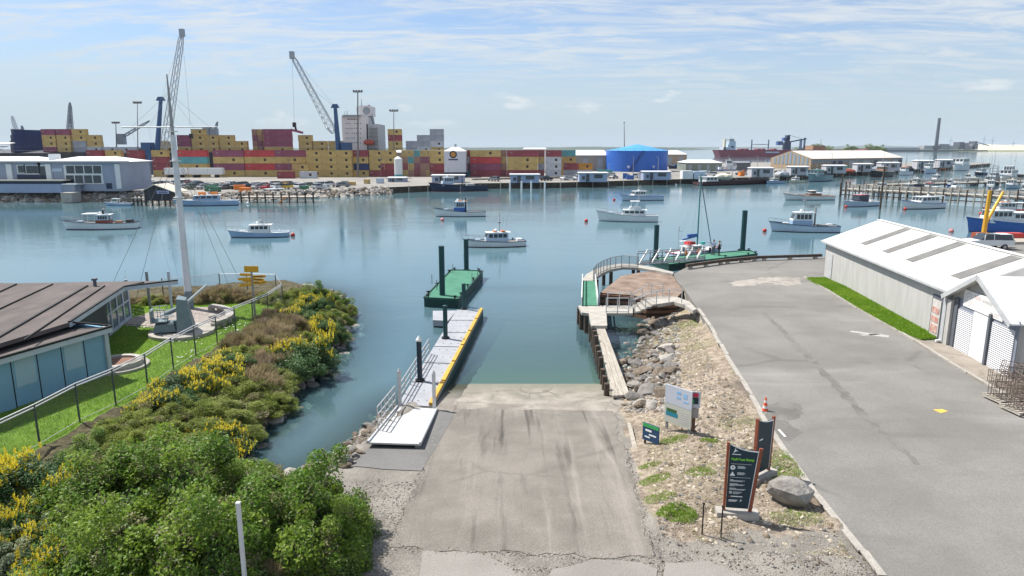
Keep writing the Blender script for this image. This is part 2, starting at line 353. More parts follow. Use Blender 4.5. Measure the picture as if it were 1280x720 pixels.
# ------------------------------------------------ water
def water_mat():
    m = bpy.data.materials.new('sea_water'); m.use_nodes = True; t = m.node_tree; t.nodes.clear(); n = t.nodes.new; l = t.links.new
    o = n('ShaderNodeOutputMaterial'); b = n('ShaderNodeBsdfPrincipled'); tc = n('ShaderNodeTexCoord')
    b.inputs['Roughness'].default_value = .06; b.inputs['IOR'].default_value = 1.33
    nz = n('ShaderNodeTexNoise'); nz.inputs['Scale'].default_value = .035; nz.inputs['Detail'].default_value = 5; nz.inputs['Distortion'].default_value = .5
    mp = n('ShaderNodeMapping'); mp.inputs['Scale'].default_value = (.45, 1, 1); l(tc.outputs['Object'], mp.inputs[0]); l(mp.outputs[0], nz.inputs['Vector'])
    mx = n('ShaderNodeMix'); mx.data_type = 'RGBA'; l(nz.outputs[0], mx.inputs[0]); mx.inputs[6].default_value = (.062, .130, .158, 1); mx.inputs[7].default_value = (.110, .190, .220, 1)
    l(mx.outputs[2], b.inputs['Base Color'])
    h = None
    for sc, st, stx in ((.9, .5, (1, 1.7, 1)), (4.5, .28, (1, 1.4, 1)), (.12, 1.2, (1, 2, 1))):
        m2 = n('ShaderNodeMapping'); m2.inputs['Scale'].default_value = stx; l(tc.outputs['Object'], m2.inputs[0])
        k = n('ShaderNodeTexNoise'); k.inputs['Scale'].default_value = sc; k.inputs['Detail'].default_value = 3; l(m2.outputs[0], k.inputs['Vector'])
        q = n('ShaderNodeMath'); q.operation = 'MULTIPLY'; q.inputs[1].default_value = st; l(k.outputs[0], q.inputs[0])
        if h is None: h = q.outputs[0]
        else:
            a = n('ShaderNodeMath'); a.operation = 'ADD'; l(h, a.inputs[0]); l(q.outputs[0], a.inputs[1]); h = a.outputs[0]
    # calm and ruffled patches
    cp = n('ShaderNodeTexNoise'); cp.inputs['Scale'].default_value = .03; cp.inputs['Detail'].default_value = 4; l(mp.outputs[0], cp.inputs['Vector'])
    cr = n('ShaderNodeMapRange'); cr.inputs[1].default_value = .38; cr.inputs[2].default_value = .62; cr.inputs[3].default_value = .05; cr.inputs[4].default_value = .30; l(cp.outputs[0], cr.inputs[0])
    bp = n('ShaderNodeBump'); bp.inputs['Distance'].default_value = .12; l(h, bp.inputs['Height']); l(cr.outputs[0], bp.inputs['Strength']); l(bp.outputs[0], b.inputs['Normal'])
    at = n('ShaderNodeAttribute'); at.attribute_name = 'clear'
    fr = n('ShaderNodeFresnel'); fr.inputs[0].default_value = 1.33; l(bp.outputs[0], fr.inputs[1])
    tr = n('ShaderNodeBsdfTransparent'); tr.inputs[0].default_value = (.62, .86, .84, 1)
    gl = n('ShaderNodeBsdfGlossy'); gl.inputs['Roughness'].default_value = .06; l(bp.outputs[0], gl.inputs['Normal'])
    m1 = n('ShaderNodeMixShader'); l(fr.outputs[0], m1.inputs[0]); l(tr.outputs[0], m1.inputs[1]); l(gl.outputs[0], m1.inputs[2])
    m3 = n('ShaderNodeMixShader'); l(at.outputs['Fac'], m3.inputs[0]); l(b.outputs[0], m3.inputs[1]); l(m1.outputs[0], m3.inputs[2]); l(m3.outputs[0], o.inputs[0])
    return m
m_water = water_mat()
wx = np.arange(-40, 20.1, .6); wy = np.arange(18, 76.1, .6); WXX, WYY = np.meshgrid(wx, wy)
dep = -terrain(WXX, WYY); clear = np.exp(-np.clip(dep, 0, 9) / 1.4) * .88
ny, nx = WXX.shape; idx = np.arange(ny * nx).reshape(ny, nx)
fq = np.stack([idx[:-1, :-1].ravel(), idx[:-1, 1:].ravel(), idx[1:, 1:].ravel(), idx[1:, :-1].ravel()], 1).tolist()
co = np.stack([WXX.ravel(), WYY.ravel(), np.zeros(nx * ny)], 1).tolist(); k0 = len(co)
x0, x1, y0, y1 = wx[0], wx[-1], wy[0], wy[-1]; B = 26000
def quadw(a, b, c, d):
    k = len(co); co.extend([(a, b, 0), (c, b, 0), (c, d, 0), (a, d, 0)]); fq.append([k, k + 1, k + 2, k + 3])
quadw(-B, -50, x0, B); quadw(x1, -50, B, B); quadw(x0, y1, x1, B)
me = bpy.data.meshes.new('water'); me.from_pydata(co, [], fq); me.materials.append(m_water)
at = me.attributes.new('clear', 'FLOAT', 'POINT'); at.data.foreach_set('value', np.concatenate([clear.ravel() * (clear.ravel() > .02), np.zeros(len(co) - k0)]).astype('f'))
wo = bpy.data.objects.new('water', me); S.collection.objects.link(wo); wo['kind'] = 'structure'

# ------------------------------------------------ paved sheets
def asphalt(name, c1_, c2_, streak=None, crack=.5, cs=.35, stain=None, vs=.5):
    m = bpy.data.materials.new(name); m.use_nodes = True; t = m.node_tree; n = t.nodes.new; l = t.links.new; b = t.nodes['Principled BSDF']
    b.inputs['Roughness'].default_value = .9; b.inputs['Specular IOR Level'].default_value = .25
    tc = n('ShaderNodeTexCoord')
    def noise(sc, det=6, st=(1, 1, 1), rough=.6, dist=0):
        mp = n('ShaderNodeMapping'); mp.inputs['Scale'].default_value = st; l(tc.outputs['Object'], mp.inputs[0])
        k = n('ShaderNodeTexNoise'); k.inputs['Scale'].default_value = sc; k.inputs['Detail'].default_value = det; k.inputs['Roughness'].default_value = rough; k.inputs['Distortion'].default_value = dist
        l(mp.outputs[0], k.inputs['Vector']); return k.outputs[0]
    def rng_(s, a, b_, c=0, d=1):
        r = n('ShaderNodeMapRange'); r.interpolation_type = 'SMOOTHSTEP'
        for i, v in enumerate((a, b_, c, d)): r.inputs[i + 1].default_value = v
        l(s, r.inputs[0]); return r.outputs[0]
    def mix(f, a, c, blend='MIX'):
        x = n('ShaderNodeMix'); x.data_type = 'RGBA'; x.blend_type = blend
        if isinstance(f, (int, float)): x.inputs[0].default_value = f
        else: l(f, x.inputs[0])
        for i, v in ((6, a), (7, c)):
            if isinstance(v, tuple): x.inputs[i].default_value = (*v, 1)
            else: l(v, x.inputs[i])
        return x.outputs[2]
    col = mix(rng_(noise(vs, 7), .33, .67), c1_, c2_)
    col = mix(rng_(noise(28, 3), .35, .65, 0, .55), col, tuple(v * .62 for v in c1_))
    col = mix(rng_(noise(55, 2), .60, .68, 0, .5), col, tuple(min(1, v * 1.7) for v in c2_))
    if streak: col = mix(rng_(noise(streak[0], 5, streak[1], .6, .4), .52, .75, 0, streak[2]), col, tuple(v * .35 for v in c1_))
    if streak: col = mix(rng_(noise(streak[0] * .7, 5, streak[1], .6, .4), .44, .22, 0, .5), col, tuple(v * 1.45 for v in c2_))
    if stain: col = mix(rng_(noise(stain[0], 6, (1, 1, 1), .65, 1.2), stain[1], stain[1] + .07, 0, stain[2]), col, tuple(v * .55 for v in c1_))
    if crack:
        vo = n('ShaderNodeTexVoronoi'); vo.feature = 'DISTANCE_TO_EDGE'; vo.inputs['Scale'].default_value = cs
        nv = n('ShaderNodeTexNoise'); nv.inputs['Scale'].default_value = 1.1; nv.inputs['Detail'].default_value = 5; l(tc.outputs['Object'], nv.inputs['Vector'])
        ad = n('ShaderNodeMix'); ad.data_type = 'VECTOR'; ad.inputs[0].default_value = .35; l(tc.outputs['Object'], ad.inputs[4]); l(nv.outputs['Color'], ad.inputs[5])
        l(ad.outputs[1], vo.inputs['Vector'])
        msk = rng_(noise(.22, 3), .48, .6, 0, crack)
        c_ = rng_(vo.outputs[0], .0, .02, 1, 0)
        mm = n('ShaderNodeMath'); mm.operation = 'MULTIPLY'; l(c_, mm.inputs[0]); l(msk, mm.inputs[1])
        col = mix(mm.outputs[0], col, tuple(v * .42 for v in c1_))
    if 'old_concrete' in name:      # weed and slime from the tide line down
        ge = n('ShaderNodeNewGeometry'); sp = n('ShaderNodeSeparateXYZ'); l(ge.outputs['Position'], sp.inputs[0]); ad = n('ShaderNodeMath'); ad.operation = 'MULTIPLY_ADD'; l(noise(1.6, 6), ad.inputs[0]); ad.inputs[1].default_value = .34; l(sp.outputs[2], ad.inputs[2])
        col = mix(rng_(ad.outputs[0], .62, .08), col, (.19, .185, .145)); col = mix(rng_(ad.outputs[0], .10, -.9), col, (.13, .155, .105))
    l(col, b.inputs['Base Color'])
    bp = n('ShaderNodeBump'); bp.inputs['Strength'].default_value = .5; bp.inputs['Distance'].default_value = .03; l(noise(30, 6), bp.inputs['Height']); l(bp.outputs[0], b.inputs['Normal'])
    return m
m_yard = asphalt('yard_asphalt', (.185, .178, .166), (.245, .236, .222), (.25, (.35, 1.6, 1), .28), .35, .12, (.12, .64, .25), .25)
m_ramp = asphalt('ramp_asphalt', (.175, .16, .14), (.255, .232, .205), (.75, (2.4, .13, 1), 1.0), .25, .2, None, .5)
m_pad = asphalt('pad_asphalt', (.15, .148, .145), (.19, .186, .18), None, .2, .2, None, .6)
m_conc = asphalt('old_concrete', (.25, .222, .192), (.40, .365, .32), (.5, (1.5, 1.0, 1), .5), 1.0, .55, (.3, .52, .5), .8)
m_patch = asphalt('patch_concrete', (.235, .22, .20), (.30, .283, .26), None, .3, .3, None, .4)
def rough_edge(poly, amp=.12, step=.5):
    o = []
    for i in range(len(poly)):
        a, b = Vector(poly[i][:2]), Vector(poly[(i + 1) % len(poly)][:2]); k = max(1, int((b - a).length / step))
        nrm = Vector((b.y - a.y, a.x - b.x)).normalized()
        for j in range(k):
            p = a.lerp(b, j / k); q = p + nrm * (random.uniform(-amp, amp) if j else 0); o.append((q.x, q.y))
    return o
# the yard is flat: one slab with a quay face
MB().prism(YARD, -3.5, 1.8).build('yard_asphalt', m_yard, kind='structure')
def RP(px, py):
    z = 1.5
    for _ in range(30):
        p = G(px, py, z); z = .5 * z + .5 * float(rampz(p.y))
    p.z = z; return p
def ramp_sheet(name, pts_px, m, off, amp=.06, step=.5):
    xy = [tuple(RP(x, y))[:2] for x, y in pts_px]; xy = rough_edge(xy, amp, step)
    # split at the crest where the fall of the ramp begins
    import bmesh
    bm = bmesh.new(); vs = [bm.verts.new((x, y, 0)) for x, y in xy]; bm.faces.new(vs)
    for yy in (18.5,):
        bmesh.ops.bisect_plane(bm, geom=bm.verts[:] + bm.edges[:] + bm.faces[:], plane_co=(0, yy, 0), plane_no=(0, 1, 0))
    bmesh.ops.triangulate(bm, faces=bm.faces[:])
    for v in bm.verts: v.co.z = float(rampz(v.co.y)) + off
    me = bpy.data.meshes.new(name); bm.to_mesh(me); bm.free(); me.materials.append(m)
    o = bpy.data.objects.new(name, me); S.collection.objects.link(o); o['kind'] = 'structure'; return o
ramp_sheet('ramp_concrete', [(553, 523), (556, 512), (575, 497), (590, 476), (640, 392), (768, 392), (772, 478), (788, 498), (770, 516), (700, 520), (600, 522)], m_conc, .006, .08)
ramp_sheet('ramp_road', [(552, 519), (572, 511), (640, 512), (700, 512), (766, 514), (780, 560), (800, 630), (817, 698), (700, 694), (600, 690), (486, 684), (505, 640), (530, 585)], m_ramp, .010, .13, .35)
ramp_sheet('landing_pad', [(441, 583), (470, 548), (500, 515), (560, 513), (568, 519), (545, 560), (527, 589), (480, 587)], m_pad, .018, .03)
ramp_sheet('concrete_patch', [(528, 688), (600, 693), (640, 712), (655, 735), (520, 735)], m_patch, .02, .08)
ramp_sheet('concrete_patch', [(690, 712), (740, 700), (800, 704), (822, 712), (818, 735), (680, 735)], m_patch, .02, .08)
ramp_sheet('concrete_patch', [(832, 704), (880, 701), (920, 716), (940, 735), (826, 735)], m_patch, .02, .08)

# kerbs along the yard
m_kerb = mat('kerb_concrete', (.30, .28, .25), .9, vs=3, col2=(.44, .41, .37), bump=.6, bs=14)
def kerb(name, px, z, wd, h, m=m_kerb, jit=.03):
    pts = [G(x, y, z) for x, y in px]; o = MB(); seg = []
    for a, b in zip(pts, pts[1:]):
        n = max(1, int((b - a).length / 1.8))
        for i in range(n): seg.append((a.lerp(b, i / n), a.lerp(b, (i + 1) / n)))
    vs = []
    for i, (a, b) in enumerate(seg):
        d = (b - a).normalized(); g = d * .012
        j = Vector((random.uniform(-jit, jit), random.uniform(-jit, jit), random.uniform(-.01, .01)))
        o.beam(a + g + j + Vector((0, 0, h / 2)), b - g + j + Vector((0, 0, h / 2)), wd, h)
    return o.build(name, m, kind='structure')
kerb('kerb', [(1102, 722), (1078, 690), (1020, 618), (985, 568), (950, 515), (928, 476), (908, 444), (888, 408), (872, 386)], 1.8, .22, .05, jit=.05)
kerb('kerb', [(1005.4, 346.5), (1035, 363), (1072, 386), (1123, 414.5), (1165, 440), (1209.6, 467.5), (1260, 498), (1300, 524), (1400, 590)], 1.8, .16, .10)
# grass strip and footpath along the shed (raised behind the kerb)
GS = P2([(1008, 347.5), (1035, 361.5), (1072, 384.5), (1124, 413.5), (1150, 424), (1172, 422), (1140, 396), (1086, 371), (1031, 347)], 1.9)
m_strip = mat('strip_turf', (.07, .17, .012), .9, vs=1.2, col2=(.17, .33, .03), bump=1.0, bs=30)
MB().prism(GS, 1.75, 1.88).build('grass_strip', m_strip, kind='structure')
m_foot = asphalt('footpath_concrete', (.27, .235, .20), (.35, .31, .265), None, .6, .3, (.4, .55, .4), .6)
FP = P2([(1125, 414.2), (1165, 438.5), (1210, 466), (1261, 496.5), (1300, 521), (1400, 586), (1500, 560), (1300, 478), (1183, 430), (1151, 424.5)], 1.9)
MB().prism(FP, 1.75, 1.875).build('footpath', m_foot, kind='structure')
# worn paint and marks on the yard
m_paint = mat('worn_paint', (.27, .26, .25), .8, vs=9, col2=(.50, .48, .46)); m_ypaint = mat('yellow_paint', (.60, .36, .05), .8, vs=5, col2=(.7, .45, .1))
def mark(name, px, m, off=.006, amp=.04):
    xy = rough_edge([tuple(G(x, y, 1.8))[:2] for x, y in px], amp, .25)
    o = MB(); o.add([(x, y, 1.8 + off) for x, y in xy], [tuple(range(len(xy)))]); return o.build(name, m, kind='structure')
mark('painted_line', [(1062, 415), (1064, 413.6), (1112, 419.5), (1110, 422)], m_paint)
mark('painted_line', [(1074, 418.4), (1102, 417.2), (1104, 418), (1078, 419.6)], m_paint)
mark('painted_arrow', [(1166, 512), (1178, 511.5), (1185, 514), (1176, 516.5)], m_ypaint, amp=.02)
m_bleach = asphalt('bleached_asphalt', (.32, .29, .26), (.42, .39, .35), None, .5, .8, (.5, .5, .5), 1.2)
mark('pale_patch', [(914, 355), (925, 351), (950, 347), (985, 346), (1005, 348), (1002, 353), (985, 358), (960, 353.5), (935, 357), (918, 359)], m_bleach, .005, .35)
m_dpatch = asphalt('dark_asphalt', (.158, .152, .142), (.215, .207, .195), None, .3, .8, (.5, .5, .3), .8)
mark('road_patch', [(958, 506), (990, 498), (1003, 505), (1000, 519), (985, 528), (1003, 541), (985, 552), (962, 540), (953, 520)], m_dpatch, .0045, .15)
mark('road_patch', [(952, 390), (956, 389), (1040, 470), (1100, 535), (1150, 580), (1146, 582), (1080, 525), (1010, 450)], m_dpatch, .0052, .10)

# ================================================= FAR LAND
FAR_PX = [(-120, 243.5), (60, 242), (160, 241.5), (235, 243), (300, 241), (390, 238.5), (485, 234), (600, 229), (700, 228), (850, 223.8), (952, 221.2), (1045, 216), (1100, 213.4), (1150, 211.3), (1216, 206.1), (1238, 204.3)]
FAR = P2(FAR_PX, 1.8)
FARB = [tuple(G(1238, 203.6, 1.8))[:2], tuple(G(1130, 203, 1.8))[:2], tuple(G(930, 203, 1.8))[:2], tuple(G(860, 204, 1.8))[:2], tuple(G(760, 205, 1.8))[:2], (30, 440), (-10, 309), (-340, 309)]
m_quayt = mat('quay_paving', (.20, .19, .175), .9, vs=.05, col2=(.30, .285, .26), bump=.2, bs=1)
m_quayw = mat('quay_timber_shade', (.03, .025, .02), .9, vs=.8, col2=(.09, .07, .05))  # dark timber face, shaded void under the wharf deck put into its colour
MB().prism(FAR + FARB, -3, 1.8, mi=1, mtop=0).build('quay', [m_quayt, m_quayw], kind='structure')
# rocks helper ------------------------------------------------------------
import bmesh as _bm
def ico_arrays(sub=1):
    b = _bm.new(); _bm.ops.create_icosphere(b, subdivisions=sub, radius=1)
    v = np.array([tuple(x.co) for x in b.verts]); f = np.array([[x.index for x in q.verts] for q in b.faces]); b.free(); return v, f
ICO1, ICO2 = ico_arrays(1), ico_arrays(2)
def rock_field(name, centers, sizes, m, squash=.65, kind='stuff', sub=ICO1, jag=.28, label=None):
    V, F = sub; n = len(centers); nv = len(V)
    ang = rng.random((n, 3)) * 6.28; allv = np.zeros((n, nv, 3))
    jit = 1 + (rng.random((n, nv)) - .5) * 2 * jag
    st = np.stack([.75 + .7 * rng.random(n), .7 + .5 * rng.random(n), squash * (.7 + .6 * rng.random(n))], 1)
    v = V[None] * jit[..., None] * st[:, None, :]
    ca, sa = np.cos(ang[:, 0]), np.sin(ang[:, 0]); cb_, sb_ = np.cos(ang[:, 1] * .15), np.sin(ang[:, 1] * .15)
    x = v[..., 0] * ca[:, None] - v[..., 1] * sa[:, None]; y = v[..., 0] * sa[:, None] + v[..., 1] * ca[:, None]; z = v[..., 2]
    y2 = y * cb_[:, None] - z * sb_[:, None]; z2 = y * sb_[:, None] + z * cb_[:, None]
    allv = np.stack([x, y2, z2], 2) * np.array(sizes)[:, None, None] + np.array(centers)[:, None, :]
    f = (F[None] + (np.arange(n) * nv)[:, None, None]).reshape(-1, 3)
    me = bpy.data.meshes.new(name); me.from_pydata(allv.reshape(-1, 3).tolist(), [], f.tolist())
    mats = m if isinstance(m, (list, tuple)) else [m]
    for q in mats: me.materials.append(q)
    me.polygons.foreach_set('material_index', np.repeat(rng.integers(0, len(mats), n), len(F)).tolist())
    me.update(); o = bpy.data.objects.new(name, me); S.collection.objects.link(o); return tag(o, kind=kind, label=label)
m_rk = [mat('rock_grey', (.12, .112, .105), .9, vs=2, col2=(.27, .25, .235), bump=.8, bs=6), mat('rock_brown', (.12, .095, .07), .9, vs=2, col2=(.26, .21, .165), bump=.8, bs=6),
        mat('rock_pale', (.28, .26, .23), .9, vs=2, col2=(.46, .43, .39), bump=.8, bs=6)]
def along(poly, step):
    o = []
    for a, b in zip(poly, poly[1:]):
        a, b = Vector(a), Vector(b); k = max(1, int((b - a).length / step))
        for i in range(k): o.append((a.lerp(b, i / k), (b - a).normalized()))
    return o
cs_, ss_ = [], []
for p, d in along(FAR[:7], .55):
    nrm = Vector((d.y, -d.x))
    for k in range(6):
        t = random.uniform(-.3, 4.0); q = p + nrm * t + d * random.uniform(-.5, .5)
        cs_.append((q.x, q.y, 1.75 - max(0, t) * .5)); ss_.append(random.uniform(.35, .85))
rock_field('riprap', cs_, ss_, m_rk)
# distant shore, dunes and hills
m_dist = mat('distant_bush', (.035, .06, .045), .9, vs=.02, col2=(.07, .10, .06)); m_sand = mat('dune_sand', (.50, .44, .33), .9, vs=.01, col2=(.62, .56, .45)); m_scrub = mat('dune_scrub', (.10, .13, .05), .9, vs=.03, col2=(.22, .22, .10))
def ridge(name, px0, px1, Y, depth, prof, m, n=120, seed=0, rough=.25):
    a, b = W(px0, 186, Y), W(px1, 186, Y); vs = []; fs = []
    for i in range(n + 1):
        t = i / n; x = a.x + (b.x - a.x) * t
        h = np.interp(t, [p[0] for p in prof], [p[1] for p in prof]) * (1 - rough + 2 * rough * float(fbm(np.array([t * n * .35 + seed * 17]), np.array([seed * 3.3]), 1, 4)[0]))
        for j, (dy_, k) in enumerate(((0, 0), (.08, .35), (.3, .8), (.5, 1), (.8, .7), (1, 0))):
            jj = 1 + (vnoise(i * .5, j * 3 + seed, 1) - .5) * .3
            vs.append((x, Y + depth * dy_, -.5 + (h + .5) * k * (jj if 0 < k < 1 else 1)))
    for i in range(n):
        for j in range(5):
            k = i * 6 + j; fs.append((k, k + 6, k + 7, k + 1))
    return MB().add(vs, fs).build(name, m, kind='structure', smooth=True)
ridge('hills', 300, 905, 5200, 900, [(0, 10), (.5, 18), (.8, 22), (.93, 20), (1, 0)], m_dist, seed=1)
ridge('far_hills', 820, 1500, 12000, 2000, [(0, 20), (.1, 30), (.3, 34), (.45, 60), (.58, 26), (1, 30)], m_dist, seed=2)
ridge('far_shore', 1050, 1240, 2700, 260, [(0, 9), (.2, 12), (.5, 8), (1, 7)], m_dist, seed=3, rough=.5)
ridge('sand_spit', 1195, 1700, 2650, 300, [(0, 2), (.08, 3.5), (.3, 4.5), (1, 5)], m_scrub, seed=4)
ridge('dunes', 1215, 1800, 3300, 700, [(0, 4), (.06, 18), (.12, 30), (.5, 28), (1, 32)], m_sand, seed=5)

# ------------------------------------------------ air between here and the far shore
hv = bpy.data.materials.new('haze_air'); hv.use_nodes = True; t_ = hv.node_tree; t_.nodes.clear(); o_ = t_.nodes.new('ShaderNodeOutputMaterial'); v_ = t_.nodes.new('ShaderNodeVolumePrincipled')
v_.inputs['Color'].default_value = (.78, .88, 1, 1); v_.inputs['Density'].default_value = HAZE; t_.links.new(v_.outputs[0], o_.inputs['Volume'])
if HAZE: MB().box((0, 9000, 70), (24000, 18400, 152)).build('haze', hv, kind='stuff')
# ================================================= NEAR STRUCTURES
m_alu = mat('galvanised_steel', (.50, .51, .52), .45, .3, vs=4, var=.1)
m_alud = mat('dull_steel', (.28, .29, .30), .5, .4, vs=4)
m_deckp = mat('pontoon_deck_grey', (.27, .28, .31), .8, vs=1.1, col2=(.36, .37, .40), bump=.2, bs=30)
m_ramppl = mat('ramp_plate', (.42, .42, .41), .6, vs=1.2, col2=(.54, .54, .53), wave=('Y', 6, .25))
m_yel = mat('safety_yellow', (.42, .26, .06), .7, vs=3, col2=(.66, .38, .04))
m_green = mat('deck_green', (.035, .155, .10), .85, vs=.9, col2=(.075, .235, .155), bump=.3, bs=25)
m_dgreen = mat('hull_dark_green', (.012, .05, .045), .6, vs=2)
m_pile = mat('pile_sleeve', (.012, .055, .062), .5, vs=2, var=.2)
m_pilen = mat('pile_navy', (.015, .03, .05), .5, vs=2, var=.2)
m_white = mat('white_paint', (.58, .58, .56), .5, vs=2, col2=(.74, .74, .73))
m_black = mat('black_rubber', (.015, .015, .016), .6)
m_timber = mat('weathered_timber', (.27, .24, .20), .9, vs=3, col2=(.50, .46, .40), stretch=(4, .4, 2), bump=.4, bs=8)
m_dtimber = mat('dark_timber', (.045, .035, .028), .9, vs=2, col2=(.12, .09, .07), bump=.4, bs=8)
m_concl = mat('light_concrete', (.30, .28, .25), .85, vs=1.5, col2=(.44, .415, .375), bump=.2, bs=14)
def zstraight(px_list, z): return [G(x, y, z) for x, y in px_list]
# ---- grey boarding pontoon with its yellow kerb
def lerp(a, b, t): return a + (b - a) * t
DZ = .55
A, B_, C_, D_ = G(497, 506, DZ), G(541, 508.5, DZ), G(604, 387, DZ), G(571, 387, DZ)
t = thing('boarding_pontoon', 'long grey boarding pontoon with yellow edge beside the boat ramp', 'pontoon', A)
d = MB(); N_ = 6
for i in range(N_):
    a, b = i / N_, (i + 1) / N_; g = .0035
    d.slab([lerp(A, D_, a + g), lerp(B_, C_, a + g), lerp(B_, C_, b - g), lerp(A, D_, b - g)], .10)
d.build('deck', m_deckp, t, world=True)
fl = MB(); dn = Vector((0, 0, -.1))
fl.slab([p + dn for p in (A, B_, C_, D_)], .5); fl.build('float', m_dgreen, t, world=True)
y = MB(); wdir = (B_ - A).normalized()
for i in range(6):
    a, b = i / 6 + .006, (i + 1) / 6 - .006
    y.beam(lerp(B_, C_, a) - wdir * .12 + Vector((0, 0, .08)), lerp(B_, C_, b) - wdir * .12 + Vector((0, 0, .08)), .22, .16)
y.build('edge_kerb', m_yel, t, world=True)
bt = MB()
for i in range(14):
    for s_ in (.25, .5, .75):
        p = lerp(lerp(A, D_, (i + .5) / 14), lerp(B_, C_, (i + .5) / 14), s_); MB().tube(p, p + Vector((0, 0, .02)), .05, n=6).build('deck_bolt', m_alud, t, world=True)
E1, E2, E3 = G(541, 388.5, DZ), G(571, 388, DZ), G(553, 401, DZ)
MB().slab([E1, G(541, 400, DZ), G(560, 401, DZ), E2], .45).build('side_float', m_deckp, t, world=True)
def railing(o, pts, h, n_post, r=.03, rails=(1, .5), mi=0, up=None):
    pts = [Vector(p) for p in pts]; u = Vector((0, 0, h))
    for k in rails: o.path([p + u * k for p in pts], r, 6, mi)
    L_ = [0]
    for a, b in zip(pts, pts[1:]): L_.append(L_[-1] + (b - a).length)
    for i in range(n_post):
        s_ = L_[-1] * i / (n_post - 1)
        for j in range(len(pts) - 1):
            if s_ <= L_[j + 1] + 1e-6:
                p = pts[j].lerp(pts[j + 1], (s_ - L_[j]) / max(1e-6, L_[j + 1] - L_[j])); break
        o.tube(p, p + u, r, n=6, mi=mi)
    return o
r = MB(); railing(r, [A + Vector((.05, .1, 0)), lerp(A, D_, .42)], .95, 7, .03, (1, .66, .33)); r.build('railing', m_alu, t, world=True)
# ---- gangway plate down to the pontoon
ga, gb, gc, gd = RP(460, 554), RP(526, 556), G(546, 511, .62), G(497, 508, .62)
zt = 1.32; ga.z = zt; gb.z = zt; ga, gb = G(460, 553, zt), G(525, 555, zt)
t = thing('gangway_ramp', 'pale ribbed metal gangway plate with handrails joining landing pad to boarding pontoon', 'gangway', ga)
MB().slab([ga, gb, gc, gd], .07).build('plate', m_ramppl, t, world=True)
s_ = MB(); s_.beam(ga, gd, .08, .14); s_.beam(gb, gc, .08, .14); s_.build('side_beam', m_alu, t, world=True)
MB().slab([gb + Vector((0, 0, -.07)), gc + Vector((0, 0, -.07)), lerp(gc, gd, .1) + Vector((0, 0, -.07)), lerp(gb, ga, .1) + Vector((0, 0, -.07))], .45).build('side_beam', m_pad, t, world=True)
r = MB(); railing(r, [lerp(ga, gd, .30), gd + Vector((-.1, 0, 0))], 1.05, 6, .03, (1, .66, .33)); r.build('handrail', m_alu, t, world=True)
for nm, p in (('gate_post', gd + Vector((.1, .15, 0))), ('gate_post', lerp(gc, gd, .07) + Vector((0, .15, 0)))):
    MB().beam(p, p + Vector((0, 0, 1.75)), .16, .16).tube(p + Vector((0, 0, 1.75)), p + Vector((0, 0, 1.9)), .1, .02, 6).build(nm, m_alu, t, world=True)
def round_pile(name, label, px, py_base, z, h, r, cap=None, m=m_pile, group=None, bot=-3.5):
    p = G(px, py_base, z); t = thing(name, label, 'mooring pile', (p.x, p.y, bot), 0, group)
    MB().lathe([(r, 0), (r, h + z - bot)], n=14).build('sleeve', m, t)
    if cap: MB().lathe([(r * 1.2, h + z - bot), (r * 1.2, h + z - bot + .08), (.02, h + z - bot + .3)], n=14).build('cap', m_white, t)
    else: MB().lathe([(r * 1.05, h + z - bot), (r * 1.05, h + z - bot + .05), (r * .3, h + z - bot + .09)], n=14).build('cap', m, t)
    MB().add(*ring(r * 1.0 + .02, r * 1.0 + .12, z - bot + .02, .08)).build('guide_ring', m_black, t)
    return t
def ring(r0, r1, z, th, n=14):
    vs = []; fs = []
    for i in range(n):
        c, s_ = math.cos(2 * math.pi * i / n), math.sin(2 * math.pi * i / n)
        vs += [(r0 * c, r0 * s_, z), (r1 * c, r1 * s_, z), (r1 * c, r1 * s_, z + th), (r0 * c, r0 * s_, z + th)]
    for i in range(n):
        a, b = 4 * i, 4 * ((i + 1) % n)
        for j in range(4): fs.append((a + j, b + j, b + (j + 1) % 4, a + (j + 1) % 4))
    return vs, fs
round_pile('mooring_pile', 'dark round mooring pile with white cone cap at near end of the grey pontoon', 525, 476, DZ, 2.25, .14, cap=1, m=m_pilen)
round_pile('mooring_pile', 'dark green mooring pile at the middle of the grey pontoon', 557, 423, DZ, 2.2, .15)
round_pile('mooring_pile', 'short dark green mooring pile at far end of the grey pontoon', 580, 386.5, DZ, 2.0, .16)
round_pile('mooring_pile', 'tall dark pile at near left corner of the left green pontoon', 553, 371, .6, 4.3, .24, m=m_pile)
round_pile('mooring_pile', 'tall dark pile on far edge of the left green pontoon', 583, 338, .6, 3.2, .25)
round_pile('mooring_pile', 'tall dark pile behind the gangway of the right green pontoon', 819.5, 320, .6, 3.6, .29)
round_pile('mooring_pile', 'tallest dark pile near the right end of the right green pontoon', 928, 313.5, .6, 4.9, .31)
# ---- green pontoons
def green_pontoon(label, corners, z):
    c = [G(x, y, z) for x, y in corners]
    t = thing('green_pontoon', label, 'pontoon', c[0])
    MB().slab(c, .08).build('deck', m_green, t, world=True)
    MB().slab([p - Vector((0, 0, .083)) for p in c], .9).build('hull', m_dgreen, t, world=True)
    e = MB()
    for i in range(4): e.beam(c[i] + Vector((0, 0, .03)), c[(i + 1) % 4] + Vector((0, 0, .03)), .12, .1)
    e.build('edge_kerb', m_dgreen, t, world=True)
    for i in range(4):
        for k in (.1, .37, .63, .9):
            if (c[(i + 1) % 4] - c[i]).length < 4 and k in (.37, .63): continue
            p = lerp(c[i], c[(i + 1) % 4], k); q = sum(c, Vector()) / 4; p = p + (q - p).normalized() * .18
            MB().tube(p, p + Vector((0, 0, .3)), .07).beam(p + Vector((-.16, 0, .25)), p + Vector((.16, 0, .25)), .08, .08).build('bollard', m_black, t, world=True)
    return t, c
